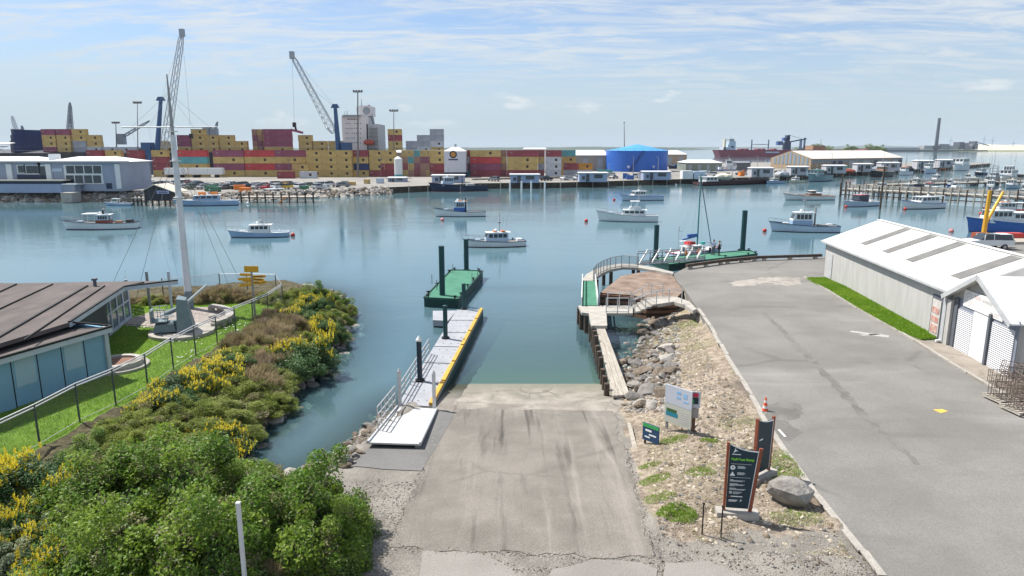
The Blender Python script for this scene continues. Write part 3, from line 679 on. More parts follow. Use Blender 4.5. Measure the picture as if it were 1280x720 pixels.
gp, gpc = green_pontoon('green decked floating pontoon beyond the end of the grey pontoon', [(530, 372.5), (573, 374.5), (603.5, 339), (564, 337.5)], .75)
pm = MB()
for x, y in ((540, 355), (546, 362), (566, 341), (590, 353), (597, 345)):
    p = G(x, y, .75); pm = MB(); pm.tube(p, p + Vector((0, 0, .9)), .035, n=6); pm.build('marker_post', m_alud, gp, world=True)
green_pontoon('green decked floating pontoon on the right where two people stand', [(836, 331), (947, 317.5), (936, 312.8), (812, 323.5)], .65)
# ---- jetty, landing platform and plank walk on the right
t = thing('plank_jetty', 'narrow weathered plank jetty running along the rocks to the ramp', 'jetty', G(745, 407, 1.3))
a, b, c, d = G(745, 407, 1.35), G(755, 407, 1.35), G(787.5, 493, .55), G(765.5, 494.5, .55)
o = MB()
for k in range(3): o.slab([lerp(a, b, k / 3 + .01), lerp(a, b, (k + 1) / 3 - .01), lerp(d, c, (k + 1) / 3 - .01), lerp(d, c, k / 3 + .01)], .12)
o.build('planks', m_timber, t, world=True)
for k in range(9):
    p = lerp(a, d, (k + .35) / 9) + Vector((-.22, 0, 0)); q = Vector((p.x, p.y, -3))
    MB().tube(q, p + Vector((0, 0, .12 + .1 * (k % 3))), .16, .15, 8).build('pile', m_dtimber, t, world=True)
t = thing('landing_platform', 'weathered concrete and timber landing platform at the head of the plank jetty', 'landing stage', G(723, 382, 1.45))
MB().slab([G(723, 382, 1.5), G(757.5, 382, 1.5), G(759, 407, 1.5), G(739, 407, 1.5), G(736, 391.5, 1.5), G(727, 390.5, 1.5)], .2).build('deck', m_concl, t, world=True)
for x, y in ((727, 390), (733, 394), (739, 404), (724, 384), (750, 400)):
    p = G(x, y, 1.3); MB().tube((p.x, p.y, -3.5), (p.x, p.y, 1.28), .17, n=8).build('pile', m_dtimber, t, world=True)
t = thing('green_gangway', 'short green meshed gangway between white side rails over the water', 'gangway', G(727, 382, 1.5))
a, b, c, d = G(727, 381.5, 1.56), G(747, 381.5, 1.56), G(744, 351, 1.85), G(728, 351, 1.85)
MB().slab([a, b, c, d], .08).build('deck', m_green, t, world=True)
for p, q in ((a, d), (b, c)):
    r = MB(); r.beam(p + Vector((0, 0, .55)), q + Vector((0, 0, .55)), .07, .1); r.beam(p + Vector((0, 0, .1)), q + Vector((0, 0, .1)), .05, .2)
    for k in range(6): u = lerp(p, q, k / 5); r.tube(u, u + Vector((0, 0, .55)), .03, n=6)
    r.build('side_rail', m_white, t, world=True)
outer = [(727, 350.7), (732.5, 343), (742, 337.5), (755, 332.6), (775.5, 329.4), (792, 330), (817, 334), (842, 340)]
inner = [(743, 350.7), (746, 346.5), (753, 341.7), (764, 336.8), (780, 334), (798, 335), (820, 338), (841, 342.3)]
t = thing('curved_boardwalk', 'curved pale concrete walkway on piles with dark handrail round the old slip', 'walkway', G(727, 351, 1.9))
o = MB(); ip = [G(x, y, 1.88) for x, y in inner]; op = [G(x, y, 1.88) for x, y in outer]
for i in range(7): o.slab([ip[i], op[i], op[i + 1], ip[i + 1]][::-1], .22)
o.build('deck', m_concl, t, world=True)
r = MB(); railing(r, [p + (q - p) * .08 for p, q in zip(ip, op)][:6], 1.1, 12, .035, (1, .1)); r.build('handrail', m_alud, t, world=True)
ms = mat('mesh_infill', (.15, .16, .17), .5, .5, alpha=.28); q = MB()
for i in range(5):
    a, b = ip[i] + (op[i] - ip[i]) * .08, ip[i + 1] + (op[i + 1] - ip[i + 1]) * .08; u = Vector((0, 0, 1.05)); q.add([a, b, b + u, a + u], [(0, 1, 2, 3)])
q.build('mesh_infill', ms, t, world=True)
for i in (1, 3, 5):
    for p in (ip[i], op[i]): MB().tube((p.x, p.y, -4), (p.x, p.y, 1.66), .17, n=8).build('pile', m_dtimber, t, world=True)
m_slip = mat('old_slip_deck', (.13, .085, .062), .9, vs=.9, col2=(.31, .235, .185), bump=.5, bs=6)
sl = P2([(750, 366), (789, 369), (809, 372.5), (846, 372), (856, 362), (845, 350), (842, 342.8), (817, 339), (798, 341), (776, 345), (768, 352)], 1.65)
t = thing('old_slipway_deck', 'brown timber faced old slip deck behind the stairs', 'deck', (sl[0][0], sl[0][1], 1.65))
o = MB(); o.prism(sl, -3, 1.66, mi=1, mtop=0)
o.build('deck', [m_slip, m_dtimber], t, world=True)
o = MB()
for k in range(4):
    for i in range(3):
        a, b = Vector((*sl[i], 0)), Vector((*sl[i + 1], 0)); z = 1.45 - k * .45; o.beam(Vector((a.x, a.y - .08, z)), Vector((b.x, b.y - .08, z)), .14, .22)
o.build('waling', mat('waling_brown', (.14, .07, .045), .9, vs=2, col2=(.22, .12, .08)), t, world=True)
# link bridge and stairs
t = thing('stair_bridge', 'pale stairs and footbridge with grey handrails down to the landing platform', 'stairs', G(757, 392, 1.5))
p = [G(757, 383, 1.5), G(791, 383, 1.5), G(791, 391.5, 1.5), G(757.5, 391.5, 1.5)]
MB().slab(p, .18).build('bridge_deck', m_concl, t, world=True)
top = [G(810, 372, 1.98), G(822, 380, 1.98)]; lo = [G(791, 383, 1.5), G(795, 391.5, 1.5)]
for k in range(4):
    a0, a1 = lerp(lo[0], top[0], k / 4), lerp(lo[0], top[0], (k + 1) / 4 - .03); b0, b1 = lerp(lo[1], top[1], k / 4), lerp(lo[1], top[1], (k + 1) / 4 - .03)
    z = 1.5 + .12 * (k + 1)
    for v in (a0, a1, b0, b1): v.z = z
    MB().slab([a0, a1, b1, b0][::-1], .14).build('stair_tread', m_concl, t, world=True)
pp = [(810, 372), (828, 370.5), (846, 371), (862, 377), (871, 386), (866, 388), (856, 381), (842, 377), (822, 380)]
MB().slab([G(x, y, 2.0) for x, y in pp][::-1], .25).build('top_path', m_concl, t, world=True)
r = MB(); railing(r, [p[0] + Vector((.1, -.3, 0)), p[1] + Vector((-.2, -.3, 0))], 1.1, 3, .035, (1, .1)); r.build('handrail', m_alu, t, world=True); r = MB(); railing(r, [p[3], p[2] - Vector((.3, 0, 0))], 1.1, 3, .035, (1, .1))
railing(r, [lo[1] - Vector((.1, 0, 0)), top[1], G(852, 379, 2.0)], 1.0, 5, .035, (1,)); r.build('handrail', m_alu, t, world=True); r = MB(); railing(r, [lo[0], top[0], G(828, 370.5, 2.0)], 1.0, 4, .035, (1, .5)); r.build('handrail', m_alu, t, world=True)
# truss gangway to the right pontoon
t = thing('truss_gangway', 'silver truss gangway with bright diagonal struts down to the right green pontoon', 'gangway', G(795, 329, 1.9))
a, b = G(796, 331, 1.9), G(881, 324, .85); side = Vector((.25, .97, 0)) * 1.4
MB().slab([a, b, b + side, a + side], .1).build('deck', m_alud, t, world=True)
r = MB(); n = 6
for s_ in (Vector(), side):
    r.beam(a + s_ + Vector((0, 0, 1.1)), b + s_ + Vector((0, 0, 1.1)), .05, .07)
    r.beam(a + s_ + Vector((0, 0, .1)), b + s_ + Vector((0, 0, .1)), .05, .1)
    for k in range(n + 1): p = lerp(a, b, k / n) + s_; r.tube(p, p + Vector((0, 0, 1.1)), .03, n=6)
r.build('handrail', m_alud, t, world=True)
for k in range(n):
    p = lerp(a, b, (k + .15) / n); q = lerp(a, b, (k + .75) / n) + Vector((0, 0, 1.25)); MB().beam(p - Vector((0, .06, 0)), q - Vector((0, .06, 0)), .06, .2).build('strut', m_white, t, world=True)
    MB().beam(p + side, q + side, .05, .12).build('strut', m_white, t, world=True)
# timber bull rail along the quay
t = thing('bull_rail', 'long grey timber bull rail along the edge of the asphalt yard', 'kerb rail', G(855, 332, 1.8))
pts = [G(858, 332, 2.15), G(905, 325.5, 2.15), G(947, 321.5, 2.15), G(1027, 319, 2.15)]
o = MB()
for a, b in zip(pts, pts[1:]): o.beam(a, b, .28, .26)
o.build('rail', m_dtimber, t, world=True)
o = MB()
for a, b in zip(pts, pts[1:]):
    for k in (.1, .5, .9): p = lerp(a, b, k); o.box((p.x, p.y, 1.92), (.4, .35, .22))
o.build('chock', m_timber, t, world=True)

# ================================================= SHED ON THE RIGHT
m_clad = mat('shed_cladding', (.40, .395, .38), .8, vs=.8, col2=(.52, .51, .49), wave=('Y', 2.6, .5), stretch=(3, 3, .5))
m_clad2 = mat('gable_cladding', (.40, .39, .37), .8, vs=1.2, col2=(.54, .52, .50), wave=('Y', 3.2, .6), stretch=(3, 3, .5))
m_roofw = mat('white_roof', (.55, .55, .535), .6, vs=1.2, col2=(.70, .70, .69), stretch=(.35, 2.2, .35), wave=('Y', 3.4, .5))
m_trim = mat('grey_trim', (.42, .43, .44), .7, vs=2)
m_sky = mat('rooflight_grey', (.13, .125, .12), .6, vs=2, col2=(.20, .195, .185), wave=('Y', 3.4, .35))
m_dg = mat('dark_grey_frame', (.10, .11, .13), .7)
Pf, Pn = Vector((27.9, 60.2, 1.8)), Vector((25.35, 38.35, 1.8)); ax = (Pf - Pn).normalized(); rt = Vector((ax.y, -ax.x, 0))
t = thing('long_shed', 'long low shed with white corrugated roof and pale clad wall beside the grass strip', 'shed', Pn)
EZ, RZ, HW = 5.0, 6.75, 4.35
def wallq(o, a, b, z0, z1, th=.12, mi=0):
    dd = (b - a).normalized(); nn = Vector((dd.y, -dd.x, 0)) * th
    return o.prism([tuple((a)[:2]), tuple(b[:2]), tuple((b + nn)[:2]), tuple((a + nn)[:2])], z0, z1, mi)
o = MB(); wallq(o, Pf, Pn, 1.7, EZ, -.15)
for e, sgn in ((Pn, 1), (Pf, -1)):
    q0, q1, qm = e, e + rt * 2 * HW, e + rt * HW; off = ax * .15 * sgn
    vs = [Vector((q0.x, q0.y, 1.7)), Vector((q1.x, q1.y, 1.7)), Vector((q1.x, q1.y, EZ)), Vector((qm.x, qm.y, RZ)), Vector((q0.x, q0.y, EZ))]
    n = 5; o.add(vs + [v + off for v in vs], [(0, 1, 2, 3, 4), (9, 8, 7, 6, 5)] + [(i, (i + 1) % n, n + (i + 1) % n, n + i) for i in range(n)])
wallq(o, Pf + rt * 2 * HW, Pn + rt * 2 * HW, 1.7, EZ, .15)
o.build('wall', m_clad, t, world=True)
a0 = Pf + ax * .25; a1 = Pn - ax * .15
def up(p, z): return Vector((p.x, p.y, z))
slope = (RZ - EZ) / HW
m_ = MB(); m_.slab([up(a0 - rt * .25, EZ - slope * .25 + .06), up(a1 - rt * .25, EZ - slope * .25 + .06), up(a1 + rt * HW, RZ + .06), up(a0 + rt * HW, RZ + .06)], .08)
m_.slab([up(a0 + rt * HW, RZ + .06), up(a1 + rt * HW, RZ + .06), up(a1 + rt * (2 * HW + .25), EZ - slope * .25 + .06), up(a0 + rt * (2 * HW + .25), EZ - slope * .25 + .06)], .08)
m_.beam(up(a0 + rt * HW, RZ + .09), up(a1 + rt * HW, RZ + .09), .35, .06)
m_.build('roof', m_roofw, t, world=True)
LEN = (Pf - Pn).length
def on_roof(u, v, off=.07):
    p = Pn + ax * u + rt * v; return up(p, EZ + slope * v + off)
for u in (15.6, 11.35, 7.35, 1.25):
    MB().slab([on_roof(u, .9, .09), on_roof(u + 1.15, .9, .09), on_roof(u + 1.15, HW - .22, .09), on_roof(u, HW - .22, .09)], .012).build('rooflight', m_sky, t, world=True)
g = MB(); g.beam(up(a0 - rt * .33, EZ - .12), up(a1 - rt * .33, EZ - .12), .14, .13); g.build('gutter', m_trim, t, world=True)
g = MB(); g.tube(up(Pn + ax * .25 - rt * .1, 1.85), up(Pn + ax * .25 - rt * .1, EZ - .15), .05); g.tube(up(Pn + ax * .25 - rt * .1, 1.92), up(Pn + ax * .25 - rt * .5, 1.92), .09); g.build('downpipe', m_white, t, world=True)
def wall_box(o, u0, u1, z0, z1, th=.05, mi=0, off=0):       # panel standing on the west wall
    p, q = Pn + ax * u0 - rt * (th / 2 + off), Pn + ax * u1 - rt * (th / 2 + off)
    return o.box(((p.x + q.x) / 2, (p.y + q.y) / 2, (z0 + z1) / 2), (th, abs(u1 - u0), z1 - z0), rz=math.atan2(ax.y, ax.x) - math.pi / 2, mi=mi)
m_rust = mat('faded_red_notice', (.42, .10, .07), .8, vs=3, col2=(.55, .45, .40))
df = wall_box(MB(), .75, 2.15, 1.85, 4.35, .06).build('door_frame', m_dg, t, world=True)
dd_ = wall_box(MB(), .95, 1.95, 1.9, 4.1, .05, off=.065).build('door', mat('worn_door', (.42, .40, .38), .8, vs=2, col2=(.60, .58, .55)), t, world=True)
for z0, z1, h in ((3.3, 3.65, 1), (2.75, 3.1, 0), (2.1, 2.6, 1)):
    q = wall_box(MB(), 1.05, 1.85, z0, z1, .02, off=.12).build('notice', m_rust, dd_, world=True); 
fdo = wall_box(MB(), LEN - 2.1, LEN - 1.0, 1.85, 4.0, .05).build('door', m_trim, t, world=True)
MB().box(up(Pn + ax * .25 - rt * .12, 3.4) + Vector((0, 0, 0)), (.3, .3, 3.1), rz=0).build('corner_post', m_trim, t, world=True)
# front annex with its gable to the yard
t = thing('gable_annex', 'front workshop with roller doors and faded white board under its gable', 'workshop', Pn)
W2 = 6.1; AZ, AE = 6.35, 4.75; DPT = 14
s0, s1, sm = Pn - ax * .02, Pn - ax * W2, Pn - ax * (W2 / 2)
vs = [up(s0, 1.7), up(s1, 1.7), up(s1, AE), up(sm, AZ), up(s0, AE)]; o = MB(); n = 5
o.add(vs + [v + rt * .2 for v in vs], [(4, 3, 2, 1, 0), (5, 6, 7, 8, 9)] + [(i, n + i, n + (i + 1) % n, (i + 1) % n) for i in range(n)])
q0 = s1 + rt * .2; wallq(o, q0, q0 + rt * DPT, 1.7, AE, -.15); o.build('wall', m_clad2, t, world=True)
m_ = MB(); oh = -rt * .45
sl2 = (AZ - AE) / (W2 / 2)
e0, e1 = up(s0 + ax * .3, AE - sl2 * .3 + .05), up(s1 - ax * .3, AE - sl2 * .3 + .05); rm = up(sm, AZ + .05)
m_.slab([e1 + oh, rm + oh, rm + rt * DPT, e1 + rt * DPT][::-1], .08); m_.slab([rm + oh, e0 + oh, e0 + rt * 6, rm + rt * DPT][::-1], .08)
m_.build('roof', mat('annex_roof', (.78, .78, .77), .55, vs=.6, var=.04, wave=('X', 3.4, .35)), t, world=True)
b_ = MB(); b_.beam(e1 + oh - rt * .03 - Vector((0, 0, .08)), rm + oh - rt * .03 - Vector((0, 0, .08)), .05, .26); b_.beam(e0 + oh - rt * .03 - Vector((0, 0, .08)), rm + oh - rt * .03 - Vector((0, 0, .08)), .05, .26); b_.build('barge_board', m_trim, t, world=True)
def wb(u0, u1, z0, z1, th, off=0): return wall_box(MB(), -u0, -u1, z0, z1, th, off=off)
wb(.55, W2 + .3, 1.8, 4.75, .04).build('door_surround', m_dg.copy() if False else mat('blue_grey_lintel', (.20, .22, .27), .8, vs=2), t, world=True)
m_roll = mat('roller_door_white', (.62, .63, .66), .6, vs=1, var=.04, wave=('Z', 3.0, .8))
wb(.95, 2.45, 1.85, 4.15, .05, .045).build('roller_door', m_roll, t, world=True)
wb(2.50, 4.05, 1.85, 4.35, .06, .045).build('white_panel', mat('panel_white', (.66, .66, .67), .7, vs=1, var=.03), t, world=True)
wb(4.25, 6.2, 1.85, 4.25, .05, .045).build('roller_door', m_roll, t, world=True)
wb(4.06, 4.24, 1.8, 4.6, .16, .045).build('door_post', m_dg, t, world=True)
wb(.10, .50, 1.8, 4.5, .3).build('door_post', m_clad2, t, world=True); wb(.50, .90, 1.8, 4.7, .10, .045).build('door_post', m_dg, t, world=True)
bd = wb(1.35, 5.1, 4.42, 5.35, .05, .05).build('name_board', mat('faded_board', (.68, .68, .66), .8, vs=2, col2=(.76, .75, .73)), t, world=True)
m_fade = mat('faded_print', (.50, .48, .47), .8, vs=3); m_fader = mat('faded_red_print', (.60, .50, .48), .8)
def mk_on_wall(u0, u1, z0, z1, m, th=.006): wb(u0, u1, z0, z1, th, .103).build('board_print', m, bd, world=False)
def board_print(u0, u1, z0, z1, m):
    x = wb(u0, u1, z0, z1, .006, .102); x.v = [(p[0] - Pn.x, p[1] - Pn.y, p[2] - Pn.z) for p in x.v]; x.build('board_print', m, bd)
for i in range(4): board_print(2.35 + i * .17, 2.48 + i * .17, 5.02, 5.22, m_fader)
for i in range(5): board_print(3.15 + i * .15, 3.27 + i * .15, 5.0, 5.16, m_fade)
for a_, b_, c_, d__ in ((3.9, 4.02, 4.95, 5.12), (3.3, 3.9, 4.78, 4.8), (4.0, 4.2, 4.62, 4.7), (4.3, 4.75, 4.62, 4.7), (2.3, 2.45, 4.7, 4.76), (4.0, 4.1, 4.5, 4.58), (4.2, 4.7, 4.5, 4.57)): board_print(a_, b_, c_, d__, m_fade)
x = MB(); rz_ = math.atan2(ax.y, ax.x); cc = Pn - ax * 1.85 - rt * .105
for r0 in (.36, .2):
    for i in range(20):
        t0, t1 = 2 * math.pi * i / 20, 2 * math.pi * (i + 1) / 20
        f = lambda r_, a_: tuple(Vector((-ax.x * r_ * math.cos(a_) * -1, -ax.y * r_ * math.cos(a_) * -1, r_ * math.sin(a_))) + Vector((cc.x - Pn.x, cc.y - Pn.y, 4.88 - Pn.z)))
        x.add([f(r0, t0), f(r0, t1), f(r0 - .05, t1), f(r0 - .05, t0)], [(0, 1, 2, 3)])
x.build('board_print', m_fade, bd)

# ================================================= SIGNS ON THE DIRT BANK
m_corten = mat('rust_brown_post', (.24, .07, .035), .7, vs=5, var=.2); m_navy = mat('sign_navy', (.008, .032, .05), .45); m_gtxt = mat('sign_green_text', (.22, .60, .04), .5); m_wtxt = mat('sign_white_text', (.75, .78, .78), .5)
m_wedge = mat('sign_white_edge', (.7, .7, .7), .5)
def blade_sign(label, base_px, H, w0, w1, yaw, front=True):
    bz = GT(*base_px); t = thing('information_sign', label, 'sign', bz, yaw)
    MB().box((0, 0, .08), (w0 + .55, .42, .2)).build('plinth', m_concl, t)
    lb, rb, lt, rtp = Vector((-w0 / 2 - .05, 0, .18)), Vector((w0 / 2 + .02, 0, .18)), Vector((-w0 / 2 - .05, 0, H)), Vector((w0 / 2 + (w1 - w0), 0, H - .15))
    MB().beam(lb, lt, .07, .10).build('post', m_corten, t); MB().beam(rb, rtp, .07, .10).build('post', m_corten, t)
    z0, z1 = .28, H - .10; pts = []
    def xr(z): return rb.x + (rtp.x - rb.x) * (z - .18) / (H - .33) - .055
    xl = lb.x + .055
    prof = [(xl, z0), (xr(z0), z0)] + [(xr(H - .26), H - .26)] + [(xl + (xr(H - .2) - xl) * k, H - .05 - .20 * (1 - (1 - k) ** 2) - .02 * math.sin(k * 3)) for k in (.85, .65, .45, .25, .1, 0)]
    n = len(prof); o = MB(); o.add([(x, -.03, z) for x, z in prof] + [(x, .03, z) for x, z in prof], [tuple(range(n)), tuple(range(n, 2 * n))[::-1]] + [(i, n + i, n + (i + 1) % n, (i + 1) % n) for i in range(n)])
    pn = o.build('panel', m_navy, t)
    e = MB()
    for i in range(2, n - 1): e.beam((prof[i][0], -.034, prof[i][1]), (prof[i + 1][0], -.034, prof[i + 1][1]), .012, .02)
    e.beam((prof[1][0] - .012, -.034, z0), (prof[2][0] - .012, -.034, prof[2][1]), .012, .02); e.build('white_edge', m_wedge, t)
    if not front:
        for z in (.7, .9, 1.1, 1.5): MB().box((xl + .2, -.034, z), (.2, .006, .05)).build('print', m_wtxt, pn)
        return t
    k = H / 2.3
    def bar(x0, x1, z, h, m=m_wtxt): return MB().box(((x0 + x1) / 2, -.033, z), (x1 - x0, .006, h)).build('print', m, pn)
    T = text_mesh('Bluff Boat Ramp', 'heading', .098 * k, m_gtxt, pn, (xl + .06, -.036, H - .56), (R(90), 0, 0), bold=.004)
    T.name = 'heading'
    # swoosh emblem
    sw = MB(); px_ = [(0, 0), (.05, .05), (.10, .075), (.16, .08), (.10, .10), (.075, .13), (.07, .20), (.045, .12), (.02, .06)]
    sw.add([(xl + .10 + a, -.036, H - .34 + b) for a, b in px_], [tuple(range(len(px_)))]); sw.build('emblem', m_wtxt, pn)
    bar(xl + .07, xl + .33, H - .37, .025)
    MB().add(*disc(xl + .12, -.036, H - .80, .075)).build('pictogram', m_wtxt, pn)
    MB().box((xl + .12, -.040, H - .80), (.03, .004, .06)).build('pictogram', m_navy, pn)
    tr = MB(); tr.add([(xl + .04, -.036, H - 1.07), (xl + .20, -.036, H - 1.07), (xl + .12, -.036, H - .93)], [(0, 1, 2)]); tr.build('pictogram', m_wtxt, pn)
    for z, a, b in ((.755, .26, .46), (.785, .26, .50), (.815, .26, .48), (.96, .26, .47), (.99, .26, .50), (1.02, .26, .45)): bar(xl + a, xl + b, H - z, .012)
    for z in (.68, 1.12): bar(xl + .06, xl + .66, H - z, .006)
    for z, b in ((1.20, .16), (1.225, .5), (1.25, .42), (1.33, .30), (1.355, .5), (1.38, .46), (1.405, .2), (1.48, .26), (1.505, .54), (1.53, .5)): bar(xl + .06, xl + b, H - z, .011)
    bar(xl + .06, xl + .14, H - 1.62, .08, mat('pale_square', (.45, .5, .5), .5))
    for z, b in ((1.60, .44), (1.63, .40), (1.66, .34)): bar(xl + .17, xl + b, H - z, .010)
    bar(xl + .06, xl + .11, H - 1.76, .04, m_corten); bar(xl + .12, xl + .46, H - 1.75, .028); bar(xl + .06, xl + .32, H - 1.88, .03); bar(xl + .06, xl + .28, H - 1.92, .012)
    sw = MB(); sw.add([(xl + .38 + a * .6, -.036, H - 1.93 + b * .6) for a, b in px_], [tuple(range(len(px_)))]); sw.build('emblem', m_wtxt, pn)
    return t
def disc(x, y, z, r, n=16): return [(x + r * math.cos(2 * math.pi * i / n), y, z + r * math.sin(2 * math.pi * i / n)) for i in range(n)], [tuple(range(n))]
blade_sign('navy blade sign headed Bluff Boat Ramp between rust brown posts', (921, 645), 2.42, .70, .92, R(-8))
blade_sign('navy blade sign behind the Bluff Boat Ramp sign, seen at a steep angle', (951, 598), 2.30, .85, .95, R(38), False)
# white notice boards
m_bluet = mat('board_blue_print', (.25, .45, .70), .6); m_lake = mat('board_photo_teal', (.02, .22, .30), .6); m_tree = mat('board_photo_green', (.05, .12, .04), .6)
m_board = mat('notice_white', (.50, .53, .60), .6, var=.03); m_boardc = mat('notice_cream', (.50, .50, .44), .6, var=.03)
b0 = GT(846, 541); t = thing('notice_board', 'tall white two panel notice board with faded blue print and lake picture', 'notice board', b0, R(-50))
for x in (-.55, .55): MB().box((x, .05, .75), (.08, .08, 1.5)).build('post', m_alud, t)
up_ = MB().box((0, 0, 1.55), (1.3, .04, .78)).build('upper_panel', m_board, t); lp = MB().box((0, 0, .74), (1.3, .04, .80)).build('lower_panel', m_boardc, t)
for a, b, z, h in ((-.08, .12, 1.72, .12), (-.08, .12, 1.52, .1), (.25, .42, 1.66, .2), (.25, .5, 1.42, .06)): MB().box(((a + b) / 2, -.024, z), (b - a, .006, h)).build('print', m_bluet, up_)
MB().box((-.28, -.024, .72), (.58, .006, .17)).build('picture', m_lake, lp); MB().box((-.30, -.024, .88), (.5, .006, .14)).build('picture', m_tree, lp)
for k in range(6): MB().box((.33, -.024, .95 - k * .09), (.42, .006, .02)).build('print', m_fade, lp)
b0 = GT(866, 541); t = thing('post_sign', 'small white sign with red and green squares on a wooden post', 'sign', b0, R(-14))
MB().box((0, .06, .8), (.14, .12, 1.6)).build('post', mat('post_wood', (.16, .10, .07), .9), t)
pn = MB().box((0, -.02, 1.42), (.44, .03, .68)).build('panel', m_board, t)
MB().box((0, -.038, 1.62), (.28, .006, .18)).build('picture', mat('sign_red', (.55, .04, .08), .6), pn); MB().box((.03, -.038, 1.38), (.24, .006, .28)).build('picture', m_navy, pn); MB().box((-.07, -.042, 1.34), (.10, .006, .18)).build('picture', mat('sign_green', (.05, .35, .10), .6), pn)
MB().box((0, -.02, .85), (.36, .03, .42)).build('lower_panel', mat('notice_grey', (.34, .32, .30), .7, vs=4), t)
b0 = GT(813, 556); t = thing('ground_sign', 'small low navy and green sign standing on the dirt bank edge', 'sign', b0, R(-48))
pn = MB().box((0, 0, .5), (.78, .05, .72)).build('panel', mat('sign_deep_blue', (.02, .06, .14), .5), t); MB().box((0, -.03, .78), (.76, .01, .14)).build('green_band', mat('sign_green', (.05, .35, .10), .6), t)
for x, z, w_, h in ((-.1, .58, .3, .08), (.1, .42, .35, .06), (-.15, .3, .25, .06)): MB().box((x, -.029, z), (w_, .006, h)).build('print', m_wtxt, pn)
for x in (-.3, .3): MB().box((x, .04, .2), (.06, .06, .5)).build('post', m_black, t)
for px, py, lab in ((877.5, 668, 'thin black steel stake left of the Bluff Boat Ramp sign, the farther left of two'), (901, 672, 'thin black steel stake directly in front of the Bluff Boat Ramp sign')):
    b0 = GT(px, py); t = MB().tube((0, 0, -.1), (0, 0, 1.02), .022).box((0, 0, 1.0), (.06, .06, .04)).build('steel_stake', m_black, label=lab, cat='stake', loc=b0)
b0 = GT(956, 516); t = thing('traffic_cone', 'orange and white traffic cone behind the far navy sign', 'traffic cone', b0)
MB().box((0, 0, .02), (.36, .36, .04)).build('base', m_black, t)
o = MB()
for z0, z1, mi in ((.04, .22, 0), (.22, .34, 1), (.34, .48, 0), (.48, .58, 1), (.58, .72, 0)):
    f = lambda z: .14 - .115 * z / .72
    o.lathe([(f(z0), z0), (f(z1), z1)], n=14, mi=mi)
o.build('cone', [mat('cone_orange', (.75, .10, .03), .5), m_white], t)
# boulder, planks and a white pole
V, F = ICO2
def boulder(name, loc, sz, mats, label, seed, rz=0):
    r_ = np.random.default_rng(seed); v = V.copy()
    for _ in range(9):
        nrm = r_.normal(size=3); nrm /= np.linalg.norm(nrm); d_ = .62 + .28 * r_.random(); k = v @ nrm; v = v - np.clip(k - d_, 0, None)[:, None] * nrm
    v = v * (1 + (r_.random((len(v), 1)) - .5) * .05) * np.array(sz)
    return MB().add(v.tolist(), F.tolist()).build(name, mats, label=label, cat='boulder', loc=loc, rz=rz)
p = GT(987, 628); boulder('boulder', (p.x, p.y, p.z + .30), (.80, .62, .56), mat('boulder_stone', (.13, .12, .11), .9, vs=1.6, col2=(.40, .38, .35), bump=1, bs=5), 'large grey boulder lying beside the navy signs', 5, R(-25))
p = G(310, 770, 1.75); ht = W(310, 630, p.y).z - 1.75; t = thing('white_pole', 'slim white pole standing in front of the leafy bushes', 'pole', p)
MB().box((0, 0, ht / 2), (.085, .085, ht)).build('pole', mat('pole_grey_white', (.62, .62, .62), .6), t); MB().box((0, 0, ht + .02), (.10, .10, .05)).build('cap', m_white, t)
for a, b, lab in (((862, 538), (871, 531), 'pale driftwood plank lying beside the small white post sign'), ((786, 536), (796, 575), 'bleached driftwood branch lying on dirt left of the low navy sign'), ((970, 538), (980, 552), 'white scrap board lying beside the kerb near the far navy sign')):
    p, q = GT(*a, .06), GT(*b, .06); l_ = (q - p).length; mid = (p + q) / 2
    o = MB(); o.beam((-l_ / 2, 0, 0), (l_ / 2, .04, 0), .15, .06); o.beam((-l_ / 3, .05, .04), (l_ / 3, .1, .05), .08, .05)
    o.build('driftwood_plank' if 'drift' in lab else 'scrap_board', m_timber if 'drift' in lab else m_white, label=lab, cat='plank', loc=mid, rz=math.atan2(q.y - p.y, q.x - p.x))
# crayfish pot frames on pallets by the roller door
m_rebar = mat('rusty_rod', (.19, .15, .125), .8, .2, vs=6, var=.3)
def cage(n_):
    o = MB(); w_, d_, h = 1.05, .85, .55
    for z in (0, h / 2, h):
        o.path([(-w_ / 2, -d_ / 2, z), (w_ / 2, -d_ / 2, z), (w_ / 2, d_ / 2, z), (-w_ / 2, d_ / 2, z), (-w_ / 2, -d_ / 2, z)], .014, 4)
    for i in range(7):
        x = -w_ / 2 + w_ * i / 6
        for y in (-d_ / 2, d_ / 2): o.tube((x, y, 0), (x, y, h), .012, n=4)
        if i < 6: 
            y = -d_ / 2 + d_ * i / 5
            for xx in (-w_ / 2, w_ / 2): o.tube((xx, y, 0), (xx, y, h), .012, n=4)
        o.tube((x, -d_ / 2, 0), (x, d_ / 2, 0), .010, n=4)
    o.tube((-.2, 0, h), (.2, 0, h), .02, n=4); o.add(*ring(.16, .19, h, .04, 10)); return o
cg = None; k = 0
for (px, py), lv in (((1254, 499), 0), ((1254, 499), 1), ((1277, 513), 0), ((1277, 513), 1), ((1266, 488), 0), ((1266, 488), 1), ((1290, 500), 0), ((1290, 500), 1)):
    p = G(px, py, 1.88); z = 2.02 + lv * .56
    if cg is None: cg = c = cage(0).build('pot_frame', m_rebar)
    else: c = cg.copy(); S.collection.objects.link(c)
    c.location = (p.x + random.uniform(-.1, .1), p.y, z); c.rotation_euler = (random.uniform(-.12, .12) * lv, random.uniform(-.15, .15) * lv, random.uniform(-.4, .4) + .1)
    side_ = ['front left', 'front right', 'back left', 'back right'][k // 2]; 
    tag(c, f"{'upper' if lv else 'lower'} rusty crayfish pot frame in the {side_} stack by the roller door", 'pot frame', 'pot frames stacked on pallets'); k += 1
